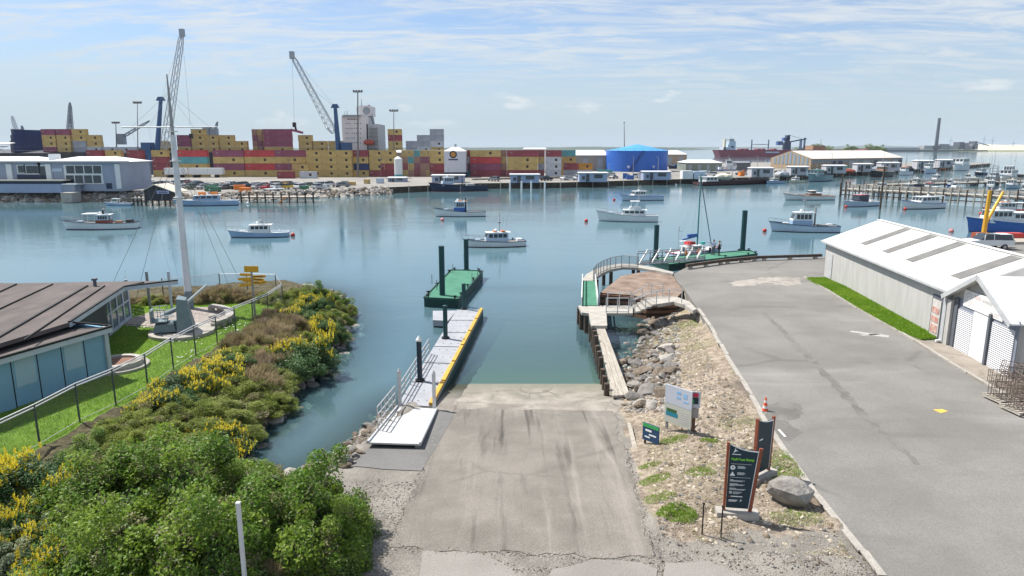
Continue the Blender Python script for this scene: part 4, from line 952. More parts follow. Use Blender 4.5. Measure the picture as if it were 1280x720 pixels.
for px, py, lab in ((1254, 499, 'wooden pallet under the left pot frames'), (1277, 513, 'wooden pallet under the right pot frames')):
    p = G(px, py, 1.88); t = thing('wooden_pallet', lab, 'pallet', (p.x, p.y, 1.875), .1, 'pallets under the pot frames')
    for i in range(6): MB().box((0, -.5 + i * .2, .12), (1.2, .12, .025)).build('board', m_timber, t)
    for x in (-.54, 0, .54): MB().box((x, 0, .055), (.09, 1.1, .10)).build('bearer', m_timber, t)
# ================================================= MUSEUM BUILDING (left)
m_brown = mat('brown_roof', (.07, .058, .056), .85, vs=.35, col2=(.135, .112, .106), stretch=(3.0, 1.2, 1), bump=.2, bs=20)
m_seam = mat('roof_seam', (.012, .012, .014), .7); m_pan = mat('blue_wall_panel', (.22, .40, .56), .35, vs=.5, var=.10); m_pan2 = mat('pale_blue_panel', (.36, .50, .60), .35, vs=.5, var=.08)
m_glass = mat('window_glass', (.10, .16, .19), .12, vs=.5, var=.3, spec=.8); m_fasc = mat('pale_fascia', (.42, .47, .52), .6)
t = thing('museum_building', 'low building with brown pitched roofs, blue panelled wall and a glazed front', 'building', G(139, 468, 1.6))
ZE, ZB = 4.15, 4.75
def WP(px, py, z): return G(px, py, z)
c1_ = G(139, 408, ZE); c0_ = G(0, 447.5, ZE); dirw = (c0_ - c1_).normalized(); c00 = c1_ + dirw * 16
inn1 = G(86, 403, ZE + .35); r0 = inn1 + dirw * 16
o = MB(); inn2 = G(60, 415, ZE); o.slab([c1_, Vector((inn1.x, inn1.y, ZE)), Vector((inn1.x, inn1.y, ZE)) + dirw * 16 + Vector((-8, 4, 0)), c00], .2); o.build('roof', m_brown, t, world=True)
mr = [G(x_, y_, ZE + .42) for x_, y_ in ((86.5, 403), (155, 358.5), (222, 350.7), (130, 352.2), (20, 354), (-160, 351), (-300, 520))]
mrz = [Vector((p.x, p.y, ZE + .42)) for p in mr]; o = MB(); o.slab(mrz[::-1], .2); o.build('roof', m_brown, t, world=True)
for a_, b_ in (((20, 355), (-60, 392)), ((109, 357), (-20, 432)), ((66, 355), (-90, 428)), ((131, 357), (30, 425)), ((180, 353), (155, 358))):
    p, q = G(*a_, ZE + .46), G(*b_, ZE + .46); MB().beam(p, q, .12 if a_[0] in (20, 109) else .05, .08).build('roof_seam', m_seam, t, world=True)
fa = MB(); fa.beam(c1_ - Vector((0, 0, .12)) + Vector((.05, -.05, 0)), c00 - Vector((0, 0, .12)) + Vector((.05, -.05, 0)), .08, .3); fa.beam(mrz[0] - Vector((0, 0, .1)), mrz[1] - Vector((0, 0, .1)), .1, .28); fa.beam(mrz[1] - Vector((0, 0, .1)), mrz[2] - Vector((0, 0, .1)), .1, .28); fa.build('fascia', m_fasc, t, world=True)
sm_ = MB(); sm_.beam(c1_ + Vector((.06, -.06, .03)), c00 + Vector((.06, -.06, .03)), .12, .1); sm_.beam(mrz[0] + Vector((0, 0, .03)), mrz[1] + Vector((0, 0, .03)), .12, .08); sm_.beam(mrz[1] + Vector((0, 0, .03)), mrz[2] + Vector((0, 0, .03)), .12, .08); sm_.beam(c1_ + Vector((0, 0, .03)), inn1 + Vector((0, 0, .03)), .1, .08); sm_.build('roof_edge', m_seam, t, world=True)
nw = Vector((-dirw.y, dirw.x, 0)); nw = nw if nw.x < 0 else -nw      # into the building
w1 = c1_ + nw * .35 + dirw * .15; npan = 13; pw = 15.6 / npan
for k in range(npan):
    a_, b_ = w1 + dirw * (pw * k + .03), w1 + dirw * (pw * (k + 1) - .03)
    o = MB(); wallq(o, a_, b_, 1.55, ZE - .2, .15); o.build('wall_panel', m_pan, t, world=True)
    j = MB(); e_ = w1 + dirw * pw * (k + 1); wallq(j, e_ - dirw * .03, e_ + dirw * .03, 1.55, ZE - .2, .12); j.build('panel_joint', m_seam, t, world=True)
    if k in (1, 3, 5, 7, 9):
        q = MB(); qa, qb = a_ - nw * .02 + dirw * .1, b_ - nw * .02 - dirw * .1; wallq(q, qa, qb, 2.5, ZE - .35, .03); q.build('window', m_pan2, t, world=True)
e_ = MB(); wallq(e_, w1 + nw * 3.2 + Vector((0, .4, 0)), w1, 1.55, ZE, .15); e_.build('end_wall', m_pan, t, world=True)
MB().box((w1.x + .02, w1.y, 2.85), (.22, .22, 2.6), rz=math.atan2(dirw.y, dirw.x)).build('corner_post', m_fasc, t, world=True)
# glazed wall below the upper roof
ga_, gb_ = Vector((w1.x - 2.6, w1.y + .6, 0)), G(163, 398, 1.6); gb_.z = 0
gdir = (gb_ - ga_).normalized(); gl_ = (gb_ - ga_).length; ng = 9
for k in range(ng):
    a_, b_ = ga_ + gdir * (gl_ * k / ng + .06), ga_ + gdir * (gl_ * (k + 1) / ng - .06)
    gm = MB(); wallq(gm, a_, b_, 1.7, ZE + .15, -.06); gm.build('glass_pane', m_glass, t, world=True)
    fr = MB(); c = ga_ + gdir * gl_ * (k + 1) / ng; fr.box((c.x, c.y, 2.95), (.14, .14, 2.7)); fr.build('mullion', m_fasc, t, world=True)
fr = MB(); fr.beam(up(ga_, 1.7), up(gb_, 1.7), .2, .25); fr.beam(up(ga_, 2.9), up(gb_, 2.9), .1, .1); fr.build('sill_rail', m_fasc, t, world=True)
gc_ = gb_ + Vector((-2.4, 4.2, 0))
for k in range(4):
    a_, b_ = gb_.lerp(gc_, k / 4 + .02), gb_.lerp(gc_, (k + 1) / 4 - .02)
    gm = MB(); wallq(gm, a_, b_, 1.7, ZE + .15, -.06); gm.build('glass_pane', m_glass, t, world=True)
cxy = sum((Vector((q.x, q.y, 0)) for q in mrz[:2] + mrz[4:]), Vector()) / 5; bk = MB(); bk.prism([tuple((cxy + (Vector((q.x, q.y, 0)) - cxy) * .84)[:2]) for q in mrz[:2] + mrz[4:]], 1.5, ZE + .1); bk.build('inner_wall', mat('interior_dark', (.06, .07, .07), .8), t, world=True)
for px_, py_ in ((215, 386), (188, 386.5)):
    p = G(px_, py_, 1.6); MB().box((p.x, p.y, (1.6 + ZE + .2) / 2), (.14, .14, ZE - 1.4)).build('canopy_post', m_fasc if px_ > 200 else m_alud, t, world=True)
p = G(119, 357.5, 4.58); MB().tube((p.x, p.y, 4.4), (p.x, p.y, 5.0), .1).box((p.x, p.y, 5.0), (.25, .25, .12)).build('roof_vent', m_dg, t, world=True)
# planter steps at its corner
p = G(148, 459, 1.6); 
for r_, z, m_p, nm in ((1.75, .16, m_kerb, 'curved_step'),):
    t = thing('curved_planter', 'round pale stone planter beside the corner of the blue panelled building', 'planter', (p.x, p.y, 1.58))
    MB().lathe([(1.5, 0), (1.5, .16)], n=24).build('base', m_concl, t); MB().add(*ring(.9, 1.2, .16, .25, 24)).build('rim', m_concl, t); MB().lathe([(.9, .16), (.9, .3)], n=20).build('soil', mat('planter_soil', (.20, .11, .08), .9), t)
# paved terrace, bench, gun and mast
m_pave = mat('terrace_paving', (.24, .20, .18), .9, vs=3, col2=(.33, .29, .265), bump=.4, bs=10)
tp = P2([(150, 404), (170, 396), (190, 390), (215, 387), (245, 384), (270, 384), (287, 388), (292, 396), (280, 402), (255, 407), (225, 409), (195, 408)], 1.68)
MB().prism(tp, 1.5, 1.68).build('terrace', m_pave, kind='structure')
MB().prism([((x - sum(q[0] for q in tp) / 12) * 1.06 + sum(q[0] for q in tp) / 12, (y_ - sum(q[1] for q in tp) / 12) * 1.07 + sum(q[1] for q in tp) / 12) for x, y_ in tp], 1.45, 1.645).build('terrace_edge', m_concl, kind='structure')
t = thing('curved_bench', 'low curved stone bench round the right end of the paved terrace', 'bench', G(285, 394, 1.68))
arc = [G(x, y, 2.05) for x, y in ((264, 382), (275, 383.5), (284, 386.5), (289, 391), (285, 396), (277, 400), (268, 402.5))]
o = MB()
for a_, b_ in zip(arc, arc[1:]): o.beam(a_, b_, .5, .16)
o.build('seat', m_concl, t, world=True)
for a_ in arc: MB().box((a_.x, a_.y, 1.83), (.35, .35, .34)).build('leg', m_concl, t, world=True)
p = G(266, 397, 1.68); thing_ = MB().ball((0, 0, .12), .3, 10, sz=.5).build('stone', m_concl, label='small pale round stone seat inside the curved bench', cat='stone', loc=p)
m_gun = mat('navy_grey_paint', (.16, .21, .24), .55, vs=2, var=.12); m_gun2 = mat('pale_gun_metal', (.42, .46, .48), .5)
p = G(228, 417, 1.6); t = thing('naval_gun', 'grey naval gun with angled shield on a round concrete plinth', 'gun', p, R(20))
MB().lathe([(1.9, -.05), (1.9, .22)], n=28).build('plinth', m_concl, t); MB().lathe([(.6, .2), (.45, .7), (.45, .9)], n=16).build('pedestal', m_gun, t)
sh = MB(); sh.add([(-.2, -.9, .3), (.75, -.75, .3), (.75, .75, .3), (-.2, .9, .3), (-.1, -.65, 2.35), (.4, -.45, 2.2), (.4, .45, 2.2), (-.1, .65, 2.35)], [(0, 3, 2, 1), (4, 5, 6, 7), (0, 1, 5, 4), (1, 2, 6, 5), (2, 3, 7, 6), (3, 0, 4, 7)]); sh.build('shield', m_gun, t)
MB().tube((.2, .1, 1.75), (1.6, .5, 2.9), .10, .07, 10).build('barrel', m_gun2, t); MB().tube((-.9, 0, 1.3), (.2, .1, 1.75), .16, .13, 10).build('breech', m_gun, t)
MB().box((-1.2, 0, .95), (.9, 1.1, .08)).box((-1.6, 0, 1.3), (.12, .9, .7)).build('platform', m_gun, t); MB().box((-1.0, .3, 1.25), (.3, .35, .08)).build('seat', m_gun2, t)
MB().add(*ring(.22, .27, 0, .05, 14)).build('hand_wheel', m_gun2, t, loc=(-.5, -.6, 1.3))
r = MB(); railing(r, [(-1.6, -.5, .95), (-.8, -.6, .95)], .8, 3, .025, (1, .5)); railing(r, [(-1.6, .5, .95), (-.8, .6, .95)], .8, 3, .025, (1, .5)); r.build('guard_rail', m_gun2, t)
MB().box((-.9, 0, .55), (1.3, 1.2, .5), top=(.8, .9)).build('ammunition_box', m_gun, t)
p = G(237, 385, 1.68); t = thing('signal_mast', 'tall white signal mast with crossed yard and wire stays on the terrace', 'mast', p)
MB().lathe([(.30, 0), (.30, 1.1), (.24, 1.3)], n=12).build('foot', m_gun, t)
MB().lathe([(.25, 1.2), (.22, 6), (.17, 12.2)], n=12).build('lower_mast', mat('mast_white', (.62, .65, .70), .5), t)
MB().lathe([(.13, 12.0), (.09, 14.2), (.04, 16.2)], n=8).build('top_mast', m_alud, t)
MB().tube((-3.2, -.4, 12.7), (2.9, .4, 12.75), .05, .05, 6).build('yard', mat('mast_white', (.6, .6, .6)), t)
for z in (7.9, 10.4, 12.4): MB().add(*ring(.1, .34, z, .06)).build('collar', m_white, t)
st = MB()
for px_, py_ in ((292, 372), (312, 375), (130, 378), (168, 382)):
    q = G(px_, py_, 1.7) - Vector(p); st.tube((0, 0, 11.2), q, .014, n=4)
for x in (-2.8, -1.6, 1.5, 2.6): st.tube((x, 0, 12.7), (x * .35, 0, 1.6), .006, n=3); st.tube((x, 0, 12.7), (0, 0, 15), .008, n=3)
st.build('stay', m_alud, t)
# yellow signpost
m_sy = mat('signpost_yellow', (.62, .33, .02), .5, vs=6, var=.2)
p = G(319, 398, 1.6); t = thing('yellow_signpost', 'grey pole with a yellow plate and a fan of yellow direction arms', 'signpost', p)
MB().tube((0, 0, 0), (0, 0, 3.25), .07, .06).build('pole', m_alud, t); MB().box((0, -.02, 3.42), (.95, .05, .42)).build('top_plate', m_sy, t)
for k, (ang, z) in enumerate(((170, 3.02), (10, 2.9), (200, 2.78), (-12, 2.72), (160, 2.6), (-25, 2.52), (25, 2.45), (215, 2.38))):
    o = MB(); L2 = .95; o.add([(.06, -.02, -.09), (L2 - .15, -.02, -.09), (L2, -.02, 0), (L2 - .15, -.02, .09), (.06, -.02, .09), (.06, .02, -.09), (L2 - .15, .02, -.09), (L2, .02, 0), (L2 - .15, .02, .09), (.06, .02, .09)], [(0, 1, 2, 3, 4), (9, 8, 7, 6, 5)] + [(i, 5 + i, 5 + (i + 1) % 5, (i + 1) % 5) for i in range(5)])
    a = o.build('direction_arm', m_sy, t, loc=(0, 0, z), rz=R(ang)); 
    q = MB(); q.box((.42, -.024, 0), (.55, .004, .05)); q.build('lettering', m_black, a)
# fence
m_mesh = mat('chain_link', (.30, .31, .32), .5, .6, alpha=.16); m_fp = mat('fence_post', (.07, .09, .085), .6)
t = thing('chain_link_fence', 'chain link fence with dark posts and pale top rails round the museum lawn', 'fence', G(145, 506, 1.6))
fp = [(-140, 668), (-50, 612), (50, 558), (100, 528), (145, 507), (185, 485), (217, 462), (245, 445), (272, 431), (295, 417), (317, 407), (336, 397.5), (354, 384), (346, 370), (310, 369), (276, 369), (240, 373), (205, 376)]
fps = [G(x, y, 1.58) for x, y in fp]; FH = 1.75
for q in fps: MB().tube(q - Vector((0, 0, .3)), q + Vector((0, 0, FH)), .04, n=6).build('fence_post', m_fp, t, world=True)
r = MB()
for i, (a_, b_) in enumerate(zip(fps, fps[1:])):
    hs = (FH - .02,) if i > 11 else (FH - .02, FH - .14)
    for h in hs: r.tube(a_ + Vector((0, 0, h)), b_ + Vector((0, 0, h)), .03 if i < 12 else .012, n=5)
    r.tube(a_ + Vector((0, 0, .12)), b_ + Vector((0, 0, .12)), .012, n=4)
r.build('rail', m_alu, t, world=True)
q = MB()
for a_, b_ in zip(fps, fps[1:]): q.add([a_, b_, b_ + Vector((0, 0, FH)), a_ + Vector((0, 0, FH))], [(0, 1, 2, 3)])
q.build('wire_mesh', m_mesh, t, world=True)
# ================================================= BOATS
def pm_(name, col, rough=.45, **k): return mat('paint_' + name, col, rough, vs=1.5, var=.06, **k)
BW, BB, BN, BG = pm_('white', (.68, .70, .71)), pm_('blue', (.05, .13, .40)), pm_('navy', (.02, .03, .07)), pm_('grey', (.30, .33, .36))
BLB, BPB, BT, BR, BRed = pm_('light_blue', (.30, .42, .60)), pm_('pale_blue', (.45, .54, .65)), pm_('teal', (.05, .22, .22)), pm_('rust', (.28, .07, .04)), pm_('red', (.50, .05, .04))
BO, BCr, BWd, BK, BPk, BGr = pm_('orange', (.75, .22, .04)), pm_('cream', (.62, .57, .46)), pm_('wood', (.38, .20, .11)), pm_('black', (.02, .022, .025)), pm_('pink', (.55, .22, .22)), pm_('green', (.04, .16, .09))
BDk = mat('boat_deck', (.30, .29, .27), .8, vs=3, var=.2); BGl = mat('boat_glass', (.03, .045, .055), .15, var=.3, spec=.7)
BST = mat('boat_steel', (.35, .35, .36), .45, .5)
def boat(label, bow, stern, hull=BW, low=BN, stripe=None, deck=BDk, cab=(.42, .72, .62, 1.5), cabm=BW, cabl=None, roofm=BW, fb=.85, sheer=.6, beam=.30, mast=3.2, extras=(), cat='boat', group=None, name='moored_boat', z0=0.0, L=None, fly=False, side=1, cab2=None, win=4):
    a, b = G(*bow, z0), G(*stern, z0); 
    Ln = (a - b).length if L is None else L; dr = (a - b).normalized(); mid = (a + b) / 2
    if L is None:
        wdt = abs(bow[0] - stern[0]) / FPX * mid.y * 1.35
        if Ln > wdt: Ln = wdt; mid = G((bow[0] + stern[0]) / 2, (bow[1] + stern[1]) / 2, z0)
    t = thing(name, label, cat, (mid.x, mid.y, z0), math.atan2(dr.y, dr.x), group)
    Bm = Ln * beam / 2; fb = fb * Ln / 10; sheer = sheer * Ln / 10; ns = 13
    sec = []
    for i in range(ns):
        u = i / (ns - 1); x = -Ln / 2 + u * Ln
        hb = Bm * (1 - max(0, (u - .42) / .58) ** 2.3) * (1 - .18 * max(0, (.42 - u) / .42) ** 1.5); wl = hb * (.90 - .42 * max(0, u - .5) * 2 * .8)
        zt = fb * (1 + .12 * (1 - u)) + sheer * max(0, u - .25) ** 1.7 / .75 ** 1.7; fx = .06 * Ln * max(0, u - .55) / .45
        sec.append([(x, 0, -.5), (x, wl * .75, -.3), (x + fx * .12, wl, .10 * Ln / 10), (x + fx * .6, (wl + hb) / 2 + .01, zt * .72), (x + fx, hb, zt)])
    def strip(j0, j1, dz=0):
        o = MB()
        for sgn in (1, -1):
            for i in range(ns - 1):
                for j in range(j0, j1):
                    q = [sec[i][j], sec[i + 1][j], sec[i + 1][j + 1], sec[i][j + 1]]; o.add([(x, y * sgn, z) for x, y, z in q], [(0, 1, 2, 3)])
        s0 = sec[0]; 
        for j in range(j0, j1): o.add([(s0[j][0], s0[j][1], s0[j][2]), (s0[j][0], -s0[j][1], s0[j][2]), (s0[j + 1][0], -s0[j + 1][1], s0[j + 1][2]), (s0[j + 1][0], s0[j + 1][1], s0[j + 1][2])], [(0, 1, 2, 3)])
        return o
    strip(2, 4).build('hull', hull, t, smooth=False); strip(0, 2).build('bottom', low, t)
    dk = MB(); dz = .16 * Ln / 10
    for i in range(ns - 1):
        p, q = sec[i][4], sec[i + 1][4]; dk.add([(p[0], p[1] * .97, p[2] - dz), (q[0], q[1] * .97, q[2] - dz), (q[0], -q[1] * .97, q[2] - dz), (p[0], -p[1] * .97, p[2] - dz)], [(0, 1, 2, 3)])
        if q[1] < .01: pass
    dk.build('deck', deck, t)
    rr = MB()
    for sgn in (1, -1): rr.path([(s_[4][0], s_[4][1] * sgn, s_[4][2]) for s_ in sec], .045 * Ln / 10 + .01, 5)
    rr.beam((sec[0][4][0], -sec[0][4][1], sec[0][4][2]), (sec[0][4][0], sec[0][4][1], sec[0][4][2]), .09, .09); rr.build('rubbing_rail', stripe or low, t)
    zd = lambda u: fb * (1 + .12 * (1 - u)) + sheer * max(0, u - .25) ** 1.7 / .75 ** 1.7 - dz
    def cabin(u0, u1, wf, h, lm, um, nw=win, rake=.22, zb=None, roof=True):
        x0, x1 = -Ln / 2 + u0 * Ln, -Ln / 2 + u1 * Ln; wd = Bm * wf; z = zd(u0) if zb is None else zb; z -= .02; h1 = h * .45; tp = .93
        o = MB(); prof = [(x0, z), (x1, z), (x1, z + h1), (x1 - rake * h, z + h), (x0 + .02, z + h)]
        vs = [(x, wd, zz) for x, zz in prof] + [(x, -wd, zz) for x, zz in prof]
        vs = [(x, y * (1 if zz < z + h * .9 else tp), zz) for x, y, zz in vs]
        o.add(vs, [(0, 1, 2, 3, 4), (9, 8, 7, 6, 5)] + [(i, 5 + i, 5 + (i + 1) % 5, (i + 1) % 5) for i in range(5)]); c = o.build('wheelhouse', um, t)
        if lm is not None and lm is not um:
            o = MB(); o.box(((x0 + x1) / 2, 0, z + h1 / 2), (x1 - x0 + .03, 2 * wd + .03, h1)); o.build('lower_wheelhouse', lm, t)
        ww = (x1 - rake * h - x0 - .2) / nw
        for i in range(nw):
            for sgn in (1, -1):
                cx = x0 + .15 + ww * (i + .5); MB().box((cx, sgn * (wd * (1 + tp) / 2 + .012), z + h * .72), (ww * .78, .03, h * .34), rx=sgn * R(2)).build('window', BGl, c)
        for sgn in (-1, 0, 1):
            MB().box((x1 - rake * h * .5 + .03, sgn * wd * .62, z + h * .74), (.03, wd * .5, h * .36), ry=-math.atan(rake * .9 / .55)).build('window', BGl, c)
        MB().box((x0 - .012, wd * .35, z + h * .45), (.03, wd * .5, h * .8)).build('door', BGl, c)
        if roof: MB().slab([(x0 - .35, -wd * 1.05, z + h + .06), (x1 - rake * h + .2, -wd * 1.05, z + h + .06), (x1 - rake * h + .2, wd * 1.05, z + h + .06), (x0 - .35, wd * 1.05, z + h + .06)], .07).build('roof', roofm, t)
        return z + h + .06, x0, x1, wd
    u0, u1, wf, h = cab; zt, cx0, cx1, wd = cabin(u0, u1, wf, h, cabl, cabm)
    if cab2: cabin(*cab2[:4], None, cabm, nw=3)
    if fly:
        o = MB(); o.box(((cx0 + cx1) / 2 - .2, 0, zt + .25), ((cx1 - cx0) * .55, wd * 1.5, .5), top=(.92, .95)); o.build('flybridge', BW, t); MB().box(((cx0 + cx1) / 2 + .3, 0, zt + .62), (.06, wd * 1.3, .35), ry=-.5).build('windscreen', BGl, t)
        q = MB()
        for sx in (-.5, .6):
            for sy in (-1, 1): q.tube(((cx0 + cx1) / 2 + sx, sy * wd * .7, zt), ((cx0 + cx1) / 2 + sx - .2, sy * wd * .7, zt + 1.5), .03, n=5)
        q.box(((cx0 + cx1) / 2 - .15, 0, zt + 1.52), (1.7, wd * 1.6, .06)); q.build('canopy', BW, t)
    for sx in (-.32, -.08, .16):
        i_ = int((sx + .5) * 12); MB().tube((sx * Ln, -sec[i_][4][1] - .12, .25), (sx * Ln, -sec[i_][4][1] - .12, .95), .12, n=8).build('fender', random.choice((BW, BK, BO, BN)), t) if Ln < 16 else None
    # foredeck hatch, rails, stern gear
    MB().box((Ln * .30, 0, zd(.8) + .12), (Ln * .09, Bm * .5, .26), top=(.9, .9)).build('hatch', BW if hull is not BW else BPB, t)
    q = MB(); pts = [sec[i][4] for i in range(8, 13)]
    for sgn in (1, -1):
        q.path([(x, y * sgn * .95, z + .55) for x, y, z in pts], .022, 5)
        for x, y, z in pts: q.tube((x, y * sgn * .95, z), (x, y * sgn * .95, z + .55), .018, n=4)
    q.build('bow_rail', BST, t)
    if mast:
        mxp = cx0 + (cx1 - cx0) * .35; q = MB(); q.tube((mxp, 0, zt), (mxp, 0, zt + mast), .06, .03, 6); q.tube((mxp, -.5, zt + mast * .7), (mxp, .5, zt + mast * .7), .025, n=5); q.box((mxp + .1, 0, zt + mast * .5), (.45, .6, .16)); q.path([(cx1 - .2, 0, zt), (mxp, 0, zt + mast * .9), (cx0 - Ln * .2, 0, zd(.1) + .4)], .012, 3); q.tube((cx0 + .3, wd * .7, zt), (cx0 + .2, wd * .75, zt + 2.6), .018, .01, 4); q.tube((cx0 + .6, -wd * .7, zt), (cx0 + .4, -wd * .75, zt + 2.1), .018, .01, 4); q.beam((cx0 + .3, -wd * .75, zt + .03), (cx0 + .3, wd * .75, zt + .03), .04, .04); q.beam((mxp - .1, -.1, zt + .02), (cx0 + .3, 0, zt + .02), .05, .04); q.beam((mxp, .1, zt + .02), (mxp + .6, .3, zt + .02), .05, .04); q.build('mast', BST, t)
        MB().ball((mxp + .6, .3, zt + .28), .26, 10, sz=.7).build('radar_dome', BW, t)
    for e in extras:
        k, *v = e
        if k == 'buoy': MB().ball((Ln / 2 + v[0], v[1] if len(v) > 1 else 0, .22), .34, 12).build('mooring_float', BRed if len(v) < 3 else v[2], t)
        if k == 'box': x, y, z, sx, sy, sz, m = v; MB().box((x * Ln, y * Bm, zd(.3) + z + sz / 2), (sx, sy, sz), top=(.94, .94)).build('deck_gear', m, t)
        if k == 'funnel': MB().tube((v[0] * Ln, 0, zd(.4)), (v[0] * Ln, 0, zd(.4) + v[1]), .16, .13, 8).build('exhaust_pipe', v[2], t)
        if k == 'gantry':
            q = MB(); x = v[0] * Ln; q.path([(x, -Bm * .8, zd(.1)), (x - .2, -Bm * .7, zd(.1) + v[1]), (x - .2, Bm * .7, zd(.1) + v[1]), (x, Bm * .8, zd(.1))], .06, 6); q.build('gantry', v[2], t)
        if k == 'lowroof': x0, x1 = v[0] * Ln, v[1] * Ln; q = MB(); q.box(((x0 + x1) / 2, 0, zd(.3) + v[2]), (x1 - x0, Bm * 1.4, .08)); [q.tube((x, y * Bm * .65, zd(.3)), (x, y * Bm * .65, zd(.3) + v[2]), .035, n=5) for x in (x0 + .1, x1 - .1) for y in (-1, 1)]; q.build('awning', v[3], t)
        if k == 'outrigger':
            for sgn in (1, -1): MB().tube((v[0] * Ln, sgn * Bm * .5, zt - .2), (v[0] * Ln - 1.0, sgn * Bm * 1.5, zt + v[1]), .035, .015, 5).build('outrigger', BW, t)
        if k == 'lifebuoy': MB().add(*ring(.22, .38, zt + .05, .12, 12)).build('lifebuoy', BO, t, loc=(cx0 + v[0], v[1], 0))
        if k == 'lights':
            for x in (.1, 1.2): MB().box((cx1 - 1.2 - x, 0, zt + .12), (.5, .7, .14)).build('life_raft', BO, t)
    return t
boat('dark decked white fishing boat with brown wheelhouse and small white radar, anchored far left', (83, 287), (173, 285), stripe=BN, cab=(.38, .56, .62, 1.5), cabm=BPB, cabl=BR, roofm=BW, mast=1.6, extras=(('lowroof', .05, .24, 1.7, BW), ('funnel', -.03, 2.2, BK), ('box', -.25, .3, 0, 1.0, .8, .5, BWd), ('box', -.38, -.2, 0, .8, 1.6, .6, BK)))
boat('pale blue hulled launch with white cabin anchored right of the signal mast', (289, 297), (361, 295.5), hull=BLB, low=BK, stripe=BW, deck=BW, cab=(.32, .68, .70, 1.25), mast=.9, fb=.8, extras=(('buoy', -8.8, 0),))
boat('small fishing boat with bright blue lower wheelhouse and upright mast, mid harbour', (545, 270.5), (607, 270), stripe=BN, cab=(.42, .64, .6, 2.1), cabl=BB, cabm=BPB, mast=3.0, fb=.85, sheer=.9, extras=(('funnel', -.1, 2.8, BN), ('box', .3, 0, .2, .6, .6, .4, BWd), ('lights',)))
boat('white workboat with orange life rafts on its cabin roof behind the left green pontoon', (583, 309), (656, 307), stripe=BN, low=BK, cab=(.30, .68, .68, 1.35), cabm=BPB, mast=2.6, fb=.8, extras=(('lights',), ('box', -.4, 0, .1, .7, 1.2, .35, BW)))
boat('pale blue cabin cruiser near the far quay with red float at its bow', (778, 251), (827, 250), hull=BPB, stripe=BB, cab=(.45, .75, .66, 1.5), mast=1.6, fly=False, extras=(('buoy', 1.6, -1.5),))
boat('white game fishing cruiser with raked cabin, canopy and outriggers in mid harbour', (749, 276), (822, 277), stripe=BG, low=BT, deck=BW, cab=(.22, .60, .70, 1.15), mast=0, fb=.95, sheer=.9, fly=True, extras=(('outrigger', -.1, 3.0), ('buoy', 2.3, 2.2)))
boat('long white motor launch with varnished wooden deck and low cabin', (982, 250), (1040, 249.5), low=BT, deck=BWd, stripe=BWd, cab=(.28, .55, .6, .9), cabm=BWd, mast=0, fb=.75, cab2=(.40, .52, .5, 1.5), extras=())
boat('old blue and white fishing boat with dark exhaust mast left of the shed', (965, 289), (1047, 290), stripe=BN, hull=BPB, low=BK, cab=(.42, .72, .62, 2.2), cabl=BLB, cabm=BW, mast=3.6, fb=.9, sheer=.7, extras=(('funnel', -.14, 3.0, BDk), ('buoy', 1.4, 1.0), ('box', .33, 0, .1, .9, .6, .35, BB), ('box', -.25, .2, 0, 1.6, .8, .35, BDk), ('box', -.38, -.3, 0, .8, .8, .4, BW)))
boat('pale blue fishing boat with pink topped wheelhouse at the wharf end', (1054, 259), (1096, 256.5), hull=BPB, stripe=BW, cab=(.35, .68, .62, 1.8), roofm=BPk, cabm=BN, mast=2.5, extras=(('buoy', 1.0, 1.0), ('box', -.35, 0, 0, 1.2, 1.0, .5, BW)))
boat('white fishing boat with blue waistband moored in front of the timber wharf', (1128, 261.5), (1176, 259.5), stripe=BB, cab=(.18, .66, .74, 1.7), cabm=BW, mast=2.2, sheer=.9, extras=(('buoy', 1.0, 1.5), ('gantry', -.42, 1.8, BW)))
boat('rust red hulled boat with white cabin beyond the yellow crane posts', (1230, 268), (1290, 268), hull=BR, stripe=BRed, cab=(.42, .78, .62, 1.6), mast=1.2, extras=(('buoy', 1.0, .5), ('lowroof', -.35, -.1, 1.6, BW), ('lights',)))
boat('deep blue hulled vessel with long white cabin alongside the near dock', (1211, 290), (1312, 290), hull=BB, low=BK, stripe=BW, deck=BG, cab=(.55, .82, .68, 1.9), cabm=BW, fb=1.15, sheer=.8, mast=1.4, cab2=(.32, .56, .66, 1.7), extras=(('box', -.3, 0, .1, 1.5, 1.0, .5, BW),))
# loose floats and a float in the foreground harbour
for px, py, m, lab in ((553, 276, BPk, 'small pink mooring float left below the bright blue fishing boat'), (1189, 290, BPk, 'large pink mooring float left of the deep blue vessel'), (299, 254, BW, 'white mooring float by the far left jetty, the left of two'), (310, 255, BW, 'white mooring float by the far left jetty, the right of two'), (845, 231.5, BW, 'white mooring float against the far quay wall')):
    p = G(px, py, 0); MB().ball((0, 0, .15), .38, 12).tube((0, 0, .45), (0, 0, .62), .05, n=6).build('mooring_float', m, label=lab, cat='float', loc=p)
